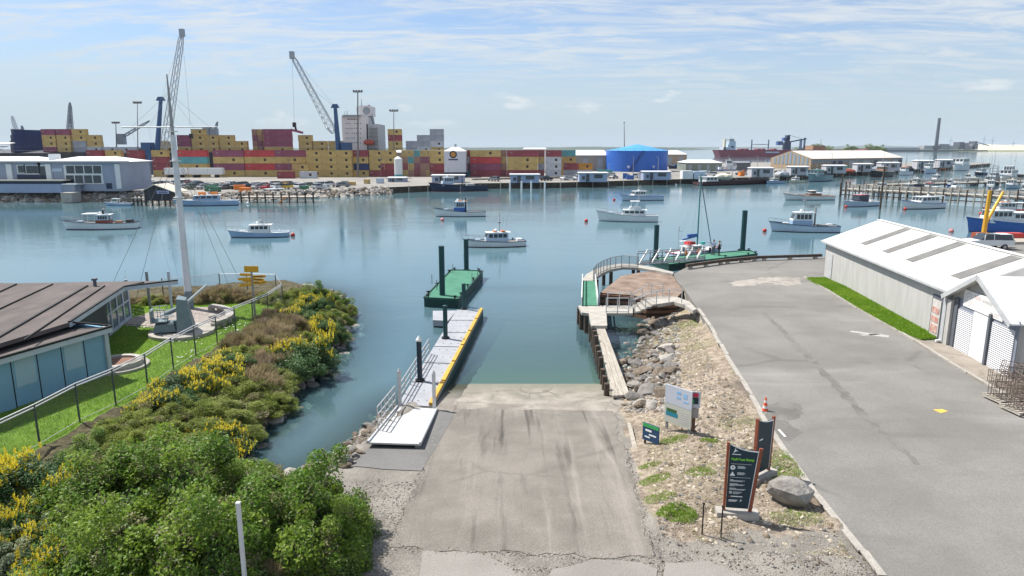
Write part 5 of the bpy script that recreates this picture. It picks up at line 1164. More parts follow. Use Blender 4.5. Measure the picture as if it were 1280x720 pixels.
# boats along the far quay and jetty
boat('small blue open boat on the far left jetty beside the black boathouse', (133, 257), (165, 257), hull=BLB, cab=(.5, .75, .55, 1.1), mast=0, stripe=BW)
boat('long pale blue ferry with orange roof gear tied at the far left jetty', (221, 257.5), (298, 256), hull=BLB, low=BN, stripe=BW, deck=BW, cab=(.30, .72, .7, 1.5), cabm=BLB, roofm=BW, mast=2.4, fb=.75, sheer=.4, extras=(('lights',), ('box', .08, 0, 1.7, 1.6, 1.0, .5, BO), ('box', -.12, 0, 1.7, 1.6, 1.0, .5, BO)))
boat('white cruiser tied behind the far left jetty posts', (318, 249), (372, 246), cab=(.35, .75, .66, 1.5), mast=1.4, hull=BW, low=BT)
boat('navy hulled tug with blue white wheelhouse against the far quay', (540, 239.5), (608, 238.3), hull=BN, low=BR, stripe=BK, deck=BDk, cab=(.62, .82, .6, 2.6), cabm=BPB, mast=3.0, fb=.9, sheer=.7, extras=(('funnel', -.05, 3, BN), ('box', -.2, 0, 0, 2.5, 2, .8, BG)), name='tug_boat', cat='tug')
boat('dark red barge with white cabin at the far quay below the hauled out boat', (962, 229.3), (872, 232), hull=pm_('dark_red', (.10, .045, .05)), low=BK, stripe=BK, cab=(.06, .22, .6, 2.2), mast=1.5, fb=.35, sheer=.15, beam=.2, win=3)
boat('blue hulled boat end on at the far quay right of the pale net pile', (957, 230), (979, 229), hull=BLB, cab=(.4, .75, .6, 1.3), mast=1.2, beam=.4)
boat('green and cream fishing boat on the far quay, left of the grey trawler', (985, 229), (1005, 228), hull=BCr, stripe=BGr, cab=(.4, .75, .6, 1.4), mast=1.5, beam=.36)
boat('teal grey trawler with bridge forward at the far quay', (1003, 228), (1043, 225), hull=pm_('teal_grey', (.20, .30, .33)), cab=(.50, .88, .8, 2.4), cabm=pm_('teal_grey', (.2, .3, .33)), roofm=BT, mast=3.0, fb=1.2)
boat('dark hulled fishing boat with pale masts in front of the yellow warehouse', (1082, 222), (1118, 220), hull=BK, low=BR, stripe=BW, cab=(.3, .55, .6, 2.6), cabm=BWd, mast=7, fb=1.2, extras=(('gantry', -.3, 6, BWd),))
boat('white fishing boat with orange top at the far quay right of the dark hulled one', (1120, 219.5), (1142, 218.3), cab=(.4, .75, .7, 2.4), roofm=BO, mast=5, fb=1.3, low=BB)
boat('pale trawler with tall arched gantry at far end of the fish quay', (1150, 217.5), (1172, 216), hull=BPB, cab=(.5, .8, .7, 3), mast=6, fb=1.6, extras=(('gantry', -.35, 7, BN),))
boat('white catamaran ferry with dark windows at the far end of the fish quay', (1186, 214), (1212, 212.5), cab=(.15, .8, .9, 4), mast=2, fb=1.8, win=6, beam=.4)
# marina on the right behind the timber wharf
for a_ in (
 ('white yacht style launch behind the left end of the timber wharf', (1090, 238), (1113, 236), dict(cab=(.3, .75, .6, 1.5), mast=3)),
 ('small white boat with slim mast beside the launch behind the wharf', (1094, 243), (1110, 242), dict(cab=(.3, .6, .6, 1.2), mast=4, hull=BPB)),
 ('navy and orange boat with red cover moored behind the wharf centre', (1150, 238), (1172, 236), dict(hull=BN, cab=(.3, .7, .7, 1.5), roofm=BRed, mast=3)),
 ('white sloop hulled boat with blue band behind wharf, left of the cream cruiser', (1155, 242), (1182, 240), dict(hull=BW, stripe=BB, cab=(.35, .7, .6, 1.1), mast=0)),
 ('white cruiser with flybridge close behind the timber wharf rail', (1178, 244), (1206, 242), dict(cab=(.25, .7, .7, 1.4), fly=True, mast=0)),
 ('large white cream topped cruiser facing the camera in the marina', (1206, 236), (1226, 227), dict(cab=(.2, .7, .8, 2.0), mast=2, roofm=BCr, stripe=BB)),
 ('pale cruiser with cream cabin behind the large white one', (1200, 229), (1218, 223), dict(cab=(.3, .7, .8, 2.0), mast=2, roofm=BCr, hull=BPB)),
 ('grey steel workboat with tall dark derrick in the marina', (1226, 241), (1252, 236), dict(hull=BG, cab=(.5, .8, .7, 2.2), mast=9, fb=1.1, extras=(('gantry', -.3, 5, BK), ('gantry', .1, 6, BK)))),
 ('big white two deck motor yacht at the back of the marina', (1240, 231), (1276, 226), dict(cab=(.1, .75, .85, 2.6), cab2=(.25, .6, .6, 4.2), mast=2, fb=1.5, win=6)),
 ('pale green decked fishing boat in front of the white motor yacht', (1250, 237), (1278, 234), dict(hull=BPB, low=BGr, cab=(.4, .75, .7, 2.0), roofm=BCr, mast=4)),
 ('pale blue boat half hidden behind the right end of the wharf', (1263, 247), (1295, 244), dict(hull=BLB, cab=(.3, .6, .6, 1.2), mast=3)),
 ('dark trawler hull with tall mast at the right edge of marina', (1270, 240), (1305, 236), dict(hull=BK, cab=(.5, .8, .7, 2.4), mast=8)),
 ('blue launch with grey canopy far back in the marina', (1215, 219), (1235, 218), dict(hull=BN, cab=(.2, .7, .8, 2.0), roofm=BG, mast=5)),
 ('small navy fishing boat moored behind the wharf left of the flybridge cruiser', (1180, 234), (1196, 232.5), dict(hull=BB, cab=(.4, .8, .7, 1.8), mast=5)),
 ('cream topped white launch wedged between the two timber wharves at left', (1124, 239), (1146, 238), dict(cab=(.3, .7, .7, 1.5), mast=4, roofm=BCr)),
 ('blue and white trawler with twin masts behind the wharf centre', (1136, 234.5), (1158, 233), dict(hull=BB, cab=(.5, .8, .7, 2.2), mast=7, extras=(('gantry', -.3, 5, BST),))),
 ('pale green fishing boat with rusty gantry, deep inside the marina', (1160, 229), (1182, 228), dict(hull=BPB, low=BGr, cab=(.45, .75, .7, 2.2), mast=7, extras=(('gantry', -.35, 4.5, BR),))),
 ('white launch with navy canopy moored near the far marina wharf', (1232, 225), (1254, 224), dict(cab=(.2, .7, .75, 1.8), mast=5, roofm=BN)),
 ('black and red fishing boat among the masts at the right edge', (1256, 222), (1280, 221), dict(hull=BK, low=BR, cab=(.5, .8, .7, 2.4), mast=8)),
 ('small cream dinghy like launch by the near wharf rail, far right', (1238, 246), (1258, 244.5), dict(hull=BCr, cab=(.3, .7, .7, 1.2), mast=2)),
 ('grey trawler with tall net gantry in front of the white motor yacht', (1226, 232), (1248, 230.5), dict(hull=BG, cab=(.5, .8, .7, 2.4), mast=8, extras=(('gantry', -.35, 6, BK),))),
 ('small white yacht with bare mast left of the dark quay trawler', (1108, 232), (1124, 231), dict(hull=BW, low=BT, cab=(.3, .6, .6, .8), mast=8)),
): boat(a_[0], a_[1], a_[2], **a_[3])
# hauled out boat on stands and covered launch
boat('white and blue fishing boat hauled out on stands on the far quay', (920, 212), (898, 212), z0=4.0, cab=(.4, .8, .7, 3.0), hull=BW, stripe=BB, low=BB, fb=1.4, mast=2.5, sheer=1.0, name='hauled_out_boat')
boat('launch under a bright blue cover parked beside the blue tank', (836, 210), (858, 210), z0=2.6, cab=(.3, .7, .8, 1.2), hull=BN, stripe=BB, cabm=BB, roofm=BB, deck=BB, mast=0, name='covered_boat')
# yacht at the right pontoon
sp, sb_ = G(838, 321.5, 0), G(897, 315.5, 0); L_ = (sb_ - sp).length * 1.02; dr = (sb_ - sp).normalized()
t = boat('sailing yacht with bare mast and blue sail cover behind the right green pontoon', (897, 315.5), (838, 321.5), hull=BPB, low=BT, stripe=BRed, deck=BW, cab=(.30, .62, .5, .75), cabm=BW, roofm=BW, mast=0, fb=.6, sheer=.4, win=3, name='sailing_yacht', cat='yacht', L=L_)
MB().tube((.35, 0, .6), (.35, 0, 9.9), .10, .07, 8).build('mast', BT, t)
MB().tube((.3, 0, 2.35), (-2.1, 0, 2.0), .12, .10, 8).box((-.5, 0, 2.45), (1.6, .22, .35)).build('sail_cover', BB, t)
q = MB(); q.tube((.4, 0, 9.2), (2.75, 0, 1.1), .06, .06, 6); q.build('furled_jib', pm_('slate', (.05, .12, .17)), t); q = MB(); q.tube((.3, 0, 9.8), (-2.9, 0, 1.1), .012, n=3); q.tube((.35, 0, 9.6), (.2, 1.0, .9), .012, n=3); q.tube((.35, 0, 9.6), (.2, -1.0, .9), .012, n=3); q.tube((.35, -.7, 6), (.35, .7, 6), .025, n=4); q.build('rigging', BST, t)
q = MB(); q.tube((-2.3, .5, .8), (-2.3, .5, 3.2), .03, n=5)
for a_ in (90, 210, 330): q.beam((-2.3, .5, 3.2), (-2.3 + .1, .5 + .45 * math.cos(R(a_)), 3.2 + .45 * math.sin(R(a_))), .03, .08)
q.build('wind_generator', BG, t); MB().tube((-2.6, -.6, .8), (-2.6, -.6, 1.9), .03, n=5).box((-2.6, -.6, 1.95), (.9, .5, .05)).build('solar_panel', BW, t); MB().box((-.9, 0, 1.55), (1.0, 1.1, .35), top=(.8, .9)).build('spray_hood', BRed, t); MB().tube((1.3, 0, 1.2), (1.3, 0, 1.55), .25, .35, 8).build('deck_bucket', pm_('aqua', (.05, .4, .38)), t)
# people ----------------------------------------------------------
SKIN = mat('skin', (.45, .27, .19), .6)
def skin_obj(name, verts, edges, radii, m, parent, root=0):
    me = bpy.data.meshes.new(name); me.from_pydata(verts, edges, []); o = bpy.data.objects.new(name, me); S.collection.objects.link(o)
    md = o.modifiers.new('skin', 'SKIN'); md.use_smooth_shade = True
    if not me.skin_vertices: return o
    for i, r_ in enumerate(radii): me.skin_vertices[0].data[i].radius = (r_, r_) if not isinstance(r_, tuple) else r_; me.skin_vertices[0].data[i].use_root = (i == root)
    o.modifiers.new('sub', 'SUBSURF').levels = 1; o.modifiers['sub'].render_levels = 2
    me.materials.append(m); o.parent = parent; return o
def person(label, loc, rz, shirt, trousers, hair, arm, tilt=0, seed=0):
    t = thing('person', label, 'person', loc, rz)
    # x to the person's left, -y is forward
    J = dict(pel=(0, 0, .95), waist=(0, .01, 1.08), chest=(0, .01, 1.30), neck=(0, 0, 1.48), head0=(0, -.01, 1.56), head=(0, -.015, 1.66), crown=(0, 0, 1.74))
    for s_, n_ in ((1, 'l'), (-1, 'r')):
        J['hip' + n_] = (.10 * s_, 0, .90); J['kn' + n_] = (.12 * s_, -.02, .49); J['an' + n_] = (.13 * s_, .02, .09); J['toe' + n_] = (.15 * s_, -.15, .04)
        J['sh' + n_] = (.19 * s_, 0, 1.42)
    for n_, (el, wr) in arm.items(): J['el' + n_] = el; J['wr' + n_] = wr
    names = list(J); E = [('pel', 'waist'), ('waist', 'chest'), ('chest', 'neck'), ('neck', 'head0'), ('head0', 'head'), ('head', 'crown')]
    for n_ in 'lr': E += [('pel', 'hip' + n_), ('hip' + n_, 'kn' + n_), ('kn' + n_, 'an' + n_), ('an' + n_, 'toe' + n_), ('chest', 'sh' + n_), ('sh' + n_, 'el' + n_), ('el' + n_, 'wr' + n_)]
    RD = dict(pel=(.15, .11), waist=(.14, .10), chest=(.16, .11), neck=.055, head0=.075, head=.10, crown=.075)
    def rad(n): return RD[n] if n in RD else ({'pe': .15, 'hi': .085, 'kn': .06, 'an': .042, 'to': .035, 'sh': .06, 'el': .042, 'wr': .028}[n[:2]])
    verts = [J[n] for n in names]; ed = [(names.index(a), names.index(b)) for a, b in E]
    skin_obj('body', verts, ed, [rad(n) for n in names], SKIN, t)
    def sub(nm, keep, grow, m, root):
        k = [n for n in names if n in keep]; skin_obj(nm, [J[n] for n in k], [(k.index(a), k.index(b)) for a, b in E if a in k and b in k], [tuple(x * grow[1] + grow[0] for x in rad(n)) if isinstance(rad(n), tuple) else rad(n) * grow[1] + grow[0] for n in k], m, t, k.index(root))
    sub('shirt', ['pel', 'waist', 'chest', 'shl', 'shr', 'ell', 'elr'], (.018, 1.08), shirt, 'waist')
    sub('trousers', ['pel', 'hipl', 'hipr', 'knl', 'knr', 'anl', 'anr'], (.016, 1.1), trousers, 'pel')
    for s_ in (1, -1): MB().box((.14 * s_, -.06, .045), (.10, .28, .09), top=(.85, .8)).build('shoe', BK, t)
    o = MB().ball((0, .012, 1.715), .108, 12, sz=.9).build('hair', hair, t, smooth=True)
    f = MB(); f.ball((0, -.12, 1.645), .014, 6); f.build('nose', SKIN, t)
    for s_ in (1, -1): MB().ball((.035 * s_, -.098, 1.675), .011, 6).build('eye', BK, t); MB().ball((.10 * s_, 0, 1.65), .022, 6).build('ear', SKIN, t)
    MB().box((0, -.103, 1.60), (.045, .012, .010)).build('mouth', pm_('lip', (.35, .12, .10)), t)
    for n_ in 'lr':
        wr = Vector(J['wr' + n_]); el = Vector(J['el' + n_]); d_ = (wr - el).normalized(); sd = d_.cross(Vector((0, 0, 1))); sd = sd.normalized() if sd.length > .1 else Vector((1, 0, 0))
        h = MB(); h.tube(wr, wr + d_ * .09, .032, .040, 8)
        for q_ in range(4): h.tube(wr + d_ * .085 + sd * (q_ - 1.5) * .019, wr + d_ * (.15 + .012 * (q_ in (1, 2))) + sd * (q_ - 1.5) * .021 + Vector((0, 0, -.01)), .010, .008, 5)
        h.tube(wr + d_ * .03 + sd * .03, wr + d_ * .09 + sd * .065, .012, .009, 5); h.build('hand', SKIN, t)
    return t
pa = G(891.5, 318.3, .65); person('person in blue shirt and grey trousers bending arms towards the yacht rail', pa, R(-60), pm_('shirt_blue', (.14, .20, .34)), pm_('trousers_grey', (.10, .12, .15)), pm_('hair_brown', (.05, .03, .02)), dict(l=((.27, -.08, 1.18), (.22, -.30, 1.10)), r=((-.27, -.10, 1.20), (-.20, -.33, 1.16))))
pa = G(898.5, 319.3, .65); person('person in dark navy clothes standing with folded arms on the pontoon', pa, R(80), pm_('shirt_navy', (.015, .02, .04)), pm_('trousers_black', (.012, .014, .02)), pm_('hair_grey', (.22, .21, .20)), dict(l=((.27, -.04, 1.17), (.04, -.20, 1.20)), r=((-.27, -.04, 1.17), (-.04, -.21, 1.17))))
# white ute behind the shed -------------------------------------------------
CAR_GL = mat('car_glass', (.03, .04, .05), .12, var=.2, spec=.7); TY = mat('tyre', (.02, .02, .02), .8); RIM = mat('rim', (.4, .4, .42), .4, .5)
def car_proto(kind='car'):
    t = thing('parked_car', 'x', 'car'); Lc, Wc = (4.5, 1.78) if kind == 'car' else (5.2, 1.9)
    prof = {'car': [(-2.25, .35), (-2.25, .80), (-2.1, .98), (-1.5, 1.02), (1.0, .98), (2.05, .80), (2.25, .62), (2.22, .35)],
            'suv': [(-2.25, .40), (-2.28, 1.0), (-2.1, 1.12), (-1.5, 1.14), (1.0, 1.08), (2.05, .95), (2.25, .75), (2.22, .40)],
            'ute': [(-2.6, .5), (-2.6, 1.08), (-1.2, 1.08), (-1.2, 1.12), (1.2, 1.10), (2.4, .98), (2.6, .8), (2.55, .45)]}[kind]
    top = {'car': [(-1.75, 1.0), (-1.35, 1.43), (.25, 1.45), (1.05, .98)], 'suv': [(-2.15, 1.12), (-1.95, 1.72), (.35, 1.74), (1.1, 1.08)], 'ute': [(-2.55, 1.08), (-2.45, 1.70), (.3, 1.76), (1.15, 1.10)]}[kind]
    def ext(pr, w0, w1=None, inset=0):
        n = len(pr); o = MB(); zt = max(z for _, z in pr); zb = min(z for _, z in pr)
        ww = lambda z: w0 + ((w1 if w1 else w0) - w0) * (z - zb) / (zt - zb)
        o.add([(x, -ww(z), z) for x, z in pr] + [(x, ww(z), z) for x, z in pr], [tuple(range(n)), tuple(range(n, 2 * n))[::-1]] + [(i, n + i, n + (i + 1) % n, (i + 1) % n) for i in range(n)]); return o
    b = ext(prof, Wc / 2, Wc / 2 * .96); zt = top[1][1]
    b.add(*(lambda o: (o.v, o.f))(ext([(top[1][0] + .05, zt - .05), (top[1][0] + .12, zt + .03), (top[2][0] - .1, zt + .03), (top[2][0], zt - .05)], Wc / 2 * .80, Wc / 2 * .76)))
    for x in (top[0][0] * .99, -.35, (top[2][0] + top[3][0]) / 2): 
        for s_ in (1, -1): b.beam((x, s_ * Wc / 2 * .93, 1.0), (x * .9 - .05, s_ * Wc / 2 * .80, zt - .02), .07, .07)
    b.build('body', BW, t); ext(top, Wc / 2 * .92, Wc / 2 * .78).build('window', CAR_GL, t)
    for x in (-1.38, 1.38) if kind != 'ute' else (-1.55, 1.65):
        for s_ in (1, -1):
            w_ = MB().tube((x, s_ * (Wc / 2 - .2), .33), (x, s_ * (Wc / 2 + .02), .33), .33, n=14).build('wheel', TY, t); MB().tube((x, s_ * (Wc / 2 + .0), .33), (x, s_ * (Wc / 2 + .035), .33), .19, n=10).build('rim', RIM, w_)
    for s_ in (1, -1): MB().box((prof[-2][0] - .03, s_ * .62, .66), (.1, .35, .14)).build('headlight', BPB, t); MB().box((prof[0][0] + .02, s_ * .66, .78), (.08, .25, .18)).build('tail_light', BRed, t)
    return t
protos = {k: car_proto(k) for k in ('car', 'suv', 'ute')}; used_p = set()
def place_car(kind, p, rz, paint, label, group=None, name=None, cat='car'):
    o = protos[kind] if kind not in used_p else copy_tree(protos[kind]); used_p.add(kind)
    o.location = p; o.rotation_euler = (0, 0, rz); tag(o, label, cat, group)
    if name: o.name = name
    for c in o.children:
        if c.name.startswith('body'): c.data = c.data.copy() if c.data.users > 1 else c.data; c.data.materials[0] = paint
    return o
p = G(1231, 311, 1.8); place_car('ute', (p.x, p.y, 1.8), R(178), BW, 'white ute with canopy parked behind the long shed roof', name='pickup_truck', cat='ute')
# dock side behind the shed
t = thing('dock_crane', 'pair of yellow crane posts on the near dock, one upright and one leaning', 'crane', G(1229, 298, 1.8))
p = G(1229, 297, 1.8)
MB().tube(p, W(1237.5, 238, p.y), .30, .20, 10).build('upright_post', pm_('crane_yellow', (.65, .36, .03)), t, world=True); MB().tube(W(1230, 283, p.y), W(1254, 240, p.y + 2), .22, .16, 10).build('leaning_boom', pm_('crane_yellow', (.65, .36, .03)), t, world=True)
MB().tube(W(1237.5, 238, p.y), W(1254, 240, p.y + 2), .02, n=4).build('stay_wire', BST, t, world=True)
dk = P2([(1218, 296), (1300, 293), (1310, 303), (1222, 304)], 2.0); MB().prism([tuple(q) for q in dk], 1.7, 2.1).build('timber_dock', m_timber, label='low timber dock deck beside the deep blue vessel', cat='dock')
for px, py, s_, m, lab in ((1262, 297, (3, 1.2, .6), BRed, 'red covered gear stack on the near dock'), (1226, 299, (1.8, 1.2, .8), BR, 'rusty bin on the near dock by the crane post'), (1254, 300, (2, .8, .5), BB, 'blue fish bin on the near dock'), (1245, 306, (4, .6, .3), BWd, 'stack of brown planks lying on the dock by the ute')):
    p = G(px, py, 2.1); o = MB(); o.box((0, 0, s_[2] / 2), s_, top=(.94, .9)); [o.box((x * s_[0], 0, s_[2] * .5), (.05, s_[1] * 1.02, s_[2] * 1.02)) for x in (-.3, 0, .3)]; o.build('dock_bin', m, label=lab, cat='dock gear', loc=p)
# timber wharf
def wharf(label, pa, pb, z, wd, n, rails=True):
    a, b = G(*pa, z), G(*pb, z); d_ = (b - a).normalized(); nn = Vector((-d_.y, d_.x, 0)) * wd; 
    t = thing('timber_wharf', label, 'wharf', a)
    MB().slab([a, b, b + nn, a + nn], .25).build('deck', m_timber, t, world=True)
    r = MB()
    for q in (a, a + nn):
        for k in (.55, 1.0): r.beam(q + Vector((0, 0, k)), q + (b - a) + Vector((0, 0, k)), .12, .16)
    r.build('rail', m_timber, t, world=True)
    f = MB(); f.beam(a - nn * .02 - Vector((0, 0, .45)), b - nn * .02 - Vector((0, 0, .45)), .3, .3); f.beam(a - nn * .02 - Vector((0, 0, 1.5)), b - nn * .02 - Vector((0, 0, 1.5)), .2, .25); f.build('waling', m_dtimber, t, world=True)
    for i in range(n):
        for s_ in (0, 1):
            q = a.lerp(b, i / (n - 1)) + nn * (s_ * .96 + .02) - (nn * .05 if not s_ else Vector())
            MB().tube((q.x, q.y, -4), (q.x, q.y, z + 1.1 + (.6 if i % 4 == 0 else 0)), .19, .17, 7).build('pile', m_timber if i % 3 else m_dtimber, t, world=True)
    return t
wharf('grey timber wharf on many piles with double rails, on the right of the harbour', (1051, 236), (1330, 249), 2.2, 5, 30)
wharf('farther timber wharf on piles behind the moored marina boats', (1092, 231), (1300, 226), 1.2, 4, 16)
# mooring dolphin posts around
for i, (px, py, h) in enumerate(((1051, 245, 5.4), (1056, 247, 4.0), (1100, 262, 9.0))):
    p = G(px, py, 0); MB().tube((0, 0, -3), (0, 0, h), .22, .18, 8).tube((0, 0, h), (0, 0, h + .3), .24, .1, 8).build('mooring_post', m_dtimber, label=('tall dark post with red head at the left end of the timber wharf', 'shorter dark post beside the wharf end', 'very tall dark mast like post rising behind the long shed ridge')[i], cat='post', loc=p)
# ================================================= THE PORT
def cm(n, c): return mat('container_' + n, c, .65, vs=.5, var=.22, wave=('X', 1.6, .5))
CM = {'M': ('mustard', cm('mustard', (.50, .36, .14))), 'R': ('maroon', cm('maroon', (.27, .06, .075))), 'r': ('bright red', cm('red', (.46, .06, .065))), 'P': ('plum', cm('plum', (.25, .075, .125))),
      'T': ('teal', cm('teal', (.10, .33, .36))), 'W': ('white', cm('white', (.50, .52, .56))), 'N': ('navy', cm('navy', (.035, .05, .14))), 'O': ('orange', cm('orange', (.50, .24, .05))), 'G': ('grey', cm('grey', (.30, .32, .37))), 'S': ('salmon', cm('salmon', (.36, .20, .15)))}
CE = mat('container_emblem', (.05, .035, .03), .6); CLK = mat('container_lock_rod', (.25, .23, .2), .5)
CACHE = {}
def container(kind, col, p, rz, label, group):
    key = (kind, col)
    if key not in CACHE:
        l = 12.19 if kind == 'L' else 6.06; o = MB(); w_, h = 2.44, 2.59
        o.box((0, 0, h / 2), (l - .12, w_ - .08, h - .12))
        for x in (-1, 1):
            for y in (-1, 1): o.box((x * (l / 2 - .08), y * (w_ / 2 - .08), h / 2), (.16, .16, h - .02))
        for z in (.08, h - .09):
            for y in (-1, 1): o.box((0, y * (w_ / 2 - .06), z), (l - .3, .12, .14))
            for x in (-1, 1): o.box((x * (l / 2 - .06), 0, z), (.12, w_ - .3, .14))
        me_mats = [CM[col][1], CLK, CE]
        for x in (-.75, -.3, .3, .75): o.box((-l / 2 - .0, x, h / 2), (.06, .05, h - .3), mi=1)
        o.box((-l / 2 + .02, .45, h * .62), (.07, .5, .35), mi=1)
        if col in 'MWO': 
            for y in (-1, 1): o.box((l * .16, y * (w_ / 2 - .03), h * .54), (.95, .03, 1.0), mi=2)
        elif col in 'RrPT':
            for y in (-1, 1): o.box((-l * .36, y * (w_ / 2 - .03), h * .62), (.8, .03, .45), mi=1)
        ob = o.build('shipping_container', me_mats); CACHE[key] = ob
    else:
        ob = CACHE[key].copy(); S.collection.objects.link(ob)
    ob.location = p; ob.rotation_euler = (0, 0, rz); tag(ob, label, 'container', group); return ob
TIER = ['bottom', 'second tier', 'third tier', 'fourth tier', 'top tier']
def stack(px0, px1, Y, z0, cols, kind, where, si, group, rz=0):
    r_ = ray((px0 + px1) / 2, 200); x = (ray((px0 + px1) / 2, 200).x) * (Y / ray(640, 200).y) if False else W((px0 + px1) / 2, 205, Y).x
    for k, c in enumerate(cols):
        if c == '.': continue
        kd = kind; lab = f"{CM[c][0]} container, {TIER[k]} of {si}"
        container(kd, c, (x + random.uniform(-.08, .08), Y + random.uniform(-.06, .06), z0 + 2.6 * k), rz, lab, group)
FY = 276
front = [(121, 'S', 'MMMR', 0), (145, 'S', 'RMRM', 0), (171, 'S', 'MRRR', .1), (202, 'S', 'MRRM', .1), (241.5, 'L', 'MMTr', 0), (287.5, 'L', 'MPMP', 0), (326.5, 'L', 'MrMr', 0), (364, 'L', 'MPMP', 0), (383, 'S', 'MR', 0)]
k = 0
for px, kd, cols, rz in front:
    stack(px, px, FY, 1.8, cols, kd, 'front', f"the {ORD[k]} stack from left in the front row", 'front row containers'); k += 1
for j, (px, cols) in enumerate(((394, 'MMMM'), (412, 'MMMM'), (431, 'MMMM'), (452, 'MNMR'), (472, 'RMMM'), (486, 'RRMM'))):
    stack(px, px, FY - 3 if j < 3 else FY, 1.8, cols, 'S', '', f"the {ORD[k]} stack from left in the front row", 'front row containers'); k += 1
stack(376, 376, FY - 9, 1.8, 'MM', 'S', '', 'a short two high stack standing in front of the row', 'front row containers')
stack(385, 385, FY - 16, 1.8, 'W', 'S', '', 'a single low unit standing by the car park', 'front row containers'); stack(357, 357, FY - 16, 1.8, 'R', 'S', '', 'a flat single unit standing by the car park', 'front row containers')
cols_e = ['MRSM', 'SMTM', 'RPST', 'SSPM', 'MSPM']
for j in range(5): stack(506 + j * 7.7, 0, FY, 1.8, cols_e[j], 'S', '', '', None) if False else [container('S', c, (W(506 + j * 7.7, 205, FY).x, FY + 3, 1.8 + 2.6 * q), R(90), f"{CM[c][0]} container end on, {TIER[q]} of the {ORD[j]} column left of the white silo", 'end on containers') for q, c in enumerate(cols_e[j])]
stack(547, 547, FY + 1, 1.8, 'RRMM', 'S', '', 'the stack touching the white silo on its left', 'front row containers')
for j in range(1): [container('S', c, (W(586, 205, FY).x, FY + 3, 1.8 + 2.6 * q), R(90), f"{CM[c][0]} container end on, {TIER[q]} of the column right of the white silo", 'end on containers') for q, c in enumerate('TPWR')]
stack(607, 607, FY, 1.8, 'RPrM', 'L', '', 'the first long stack right of the white silo', 'front row containers')
[container('S', c, (W(629.5, 205, FY).x, FY + 3, 1.8 + 2.6 * q), R(90), f"{CM[c][0]} container end on, {TIER[q]} of the column between the long stacks", 'end on containers') for q, c in enumerate('RSMS')]
stack(653, 653, FY, 1.8, 'RMMR', 'L', '', 'the second long stack right of the white silo', 'front row containers')
[container('S', c, (W(676.5, 205, FY).x, FY + 3, 1.8 + 2.6 * q), R(90), f"{CM[c][0]} container end on, {TIER[q]} of the column beside the white stack", 'end on containers') for q, c in enumerate('RGMR')]
stack(692, 692, FY, 1.8, 'WWWR', 'S', '', 'the white stack left of the pale warehouse', 'front row containers')
stack(710, 710, FY + 10, 1.8, 'MMMT', 'S', '', 'the narrow stack beside the pale warehouse', 'front row containers')
stack(714, 714, FY + 4, 1.8, 'GR', 'S', '', 'the low group in front of the pale warehouse', 'low containers by the warehouse'); stack(731, 731, FY + 4, 1.8, 'WO', 'S', '', 'the low group nearest the blue tank', 'low containers by the warehouse')
stack(756, 756, FY + 4, 1.8, 'T', 'S', '', 'the single unit at foot of the blue tank', 'low containers by the warehouse')
# white trailers in front of the row
for j, (px, l) in enumerate(((221, 8), (259, 13))):
    p = G(px, 224, 1.8); p = W(px, 224, FY - 8); o = MB(); o.box((0, 0, 2.4), (l, 2.4, 2.5)); t = thing('truck_trailer', ('short', 'long')[j] + ' white box trailer parked before the front container row', 'trailer', (p.x, FY - 8, 1.8)); o.build('box_body', BW, t)
    for x in (-l * .35, -l * .25, l * .3):
        MB().tube((x, -1.2, .5), (x, 1.2, .5), .5, n=10).build('wheel', TY, t)
# ---- container ship behind
t = thing('container_ship', 'long dark hulled container ship berthed behind the container yard', 'ship', (-110, 322, 0))
HZ = 10.8; xl, xr_ = W(-150, 190, 312).x, W(590, 190, 312).x
o = MB(); o.add([(xl + 30, 311, -1), (xr_, 311, -1), (xr_, 341, -1), (xl + 30, 341, -1), (xl, 324, -1), (xl + 16, 309, HZ), (xr_ + 2, 309, HZ), (xr_ + 2, 343, HZ), (xl + 16, 343, HZ), (xl - 14, 326, HZ + 2)], [(0, 1, 6, 5), (1, 2, 7, 6), (2, 3, 8, 7), (3, 4, 9, 8), (4, 0, 5, 9), (5, 6, 7, 8, 9), (4, 3, 2, 1, 0)]); o.build('hull', pm_('ship_hull', (.03, .035, .05)), t, world=True)
o = MB()
for i in range(60): x = xl + 20 + (xr_ - xl - 20) * i / 59; o.tube((x, 309.2, HZ), (x, 309.2, HZ + 1.1), .05, n=4)
o.tube((xl + 20, 309.2, HZ + 1.1), (xr_, 309.2, HZ + 1.1), .06, n=4); o.build('deck_rail', BST, t, world=True)
SW = mat('ship_white', (.76, .69, .67), .6, vs=.2, var=.08)
def wbx(o, px0, px1, y0, y1, Y0, Y1, mi=0):
    a, b = W(px0, y1, Y0), W(px1, y0, Y0); return o.box(((a.x + b.x) / 2, (Y0 + Y1) / 2, (a.z + b.z) / 2), (abs(b.x - a.x), Y1 - Y0, b.z - a.z), mi=mi)
br = wbx(MB(), 429, 459, 145, 190, 314, 330).build('superstructure', SW, t, world=True); wbx(MB(), 459.3, 472, 155, 190, 314, 332).build('rear_block', pm_('ship_grey', (.46, .44, .45)), t, world=True)
wbx(MB(), 449, 463, 132.5, 144.8, 317, 328).build('funnel', SW, t, world=True); wbx(MB(), 428, 450, 143.5, 145.8, 312.5, 331).build('bridge_wing', BG, t, world=True)
for r_i, yy in enumerate((148.5, 154, 160, 166, 172, 178)):
    for j in range(8 if r_i else 5):
        if (r_i * 5 + j * 3) % 7 == 0: continue
        x = 432 + j * 2.6 if r_i else 431 + j * 3.6; wbx(MB(), x, x + (1.0 if r_i else 2.8), yy, yy + 1.0, 313.92, 313.99).build('window', BGl, br)
for c in list(br.children):      # windows were built in world space: bring them to the block
    c.location = -t.location
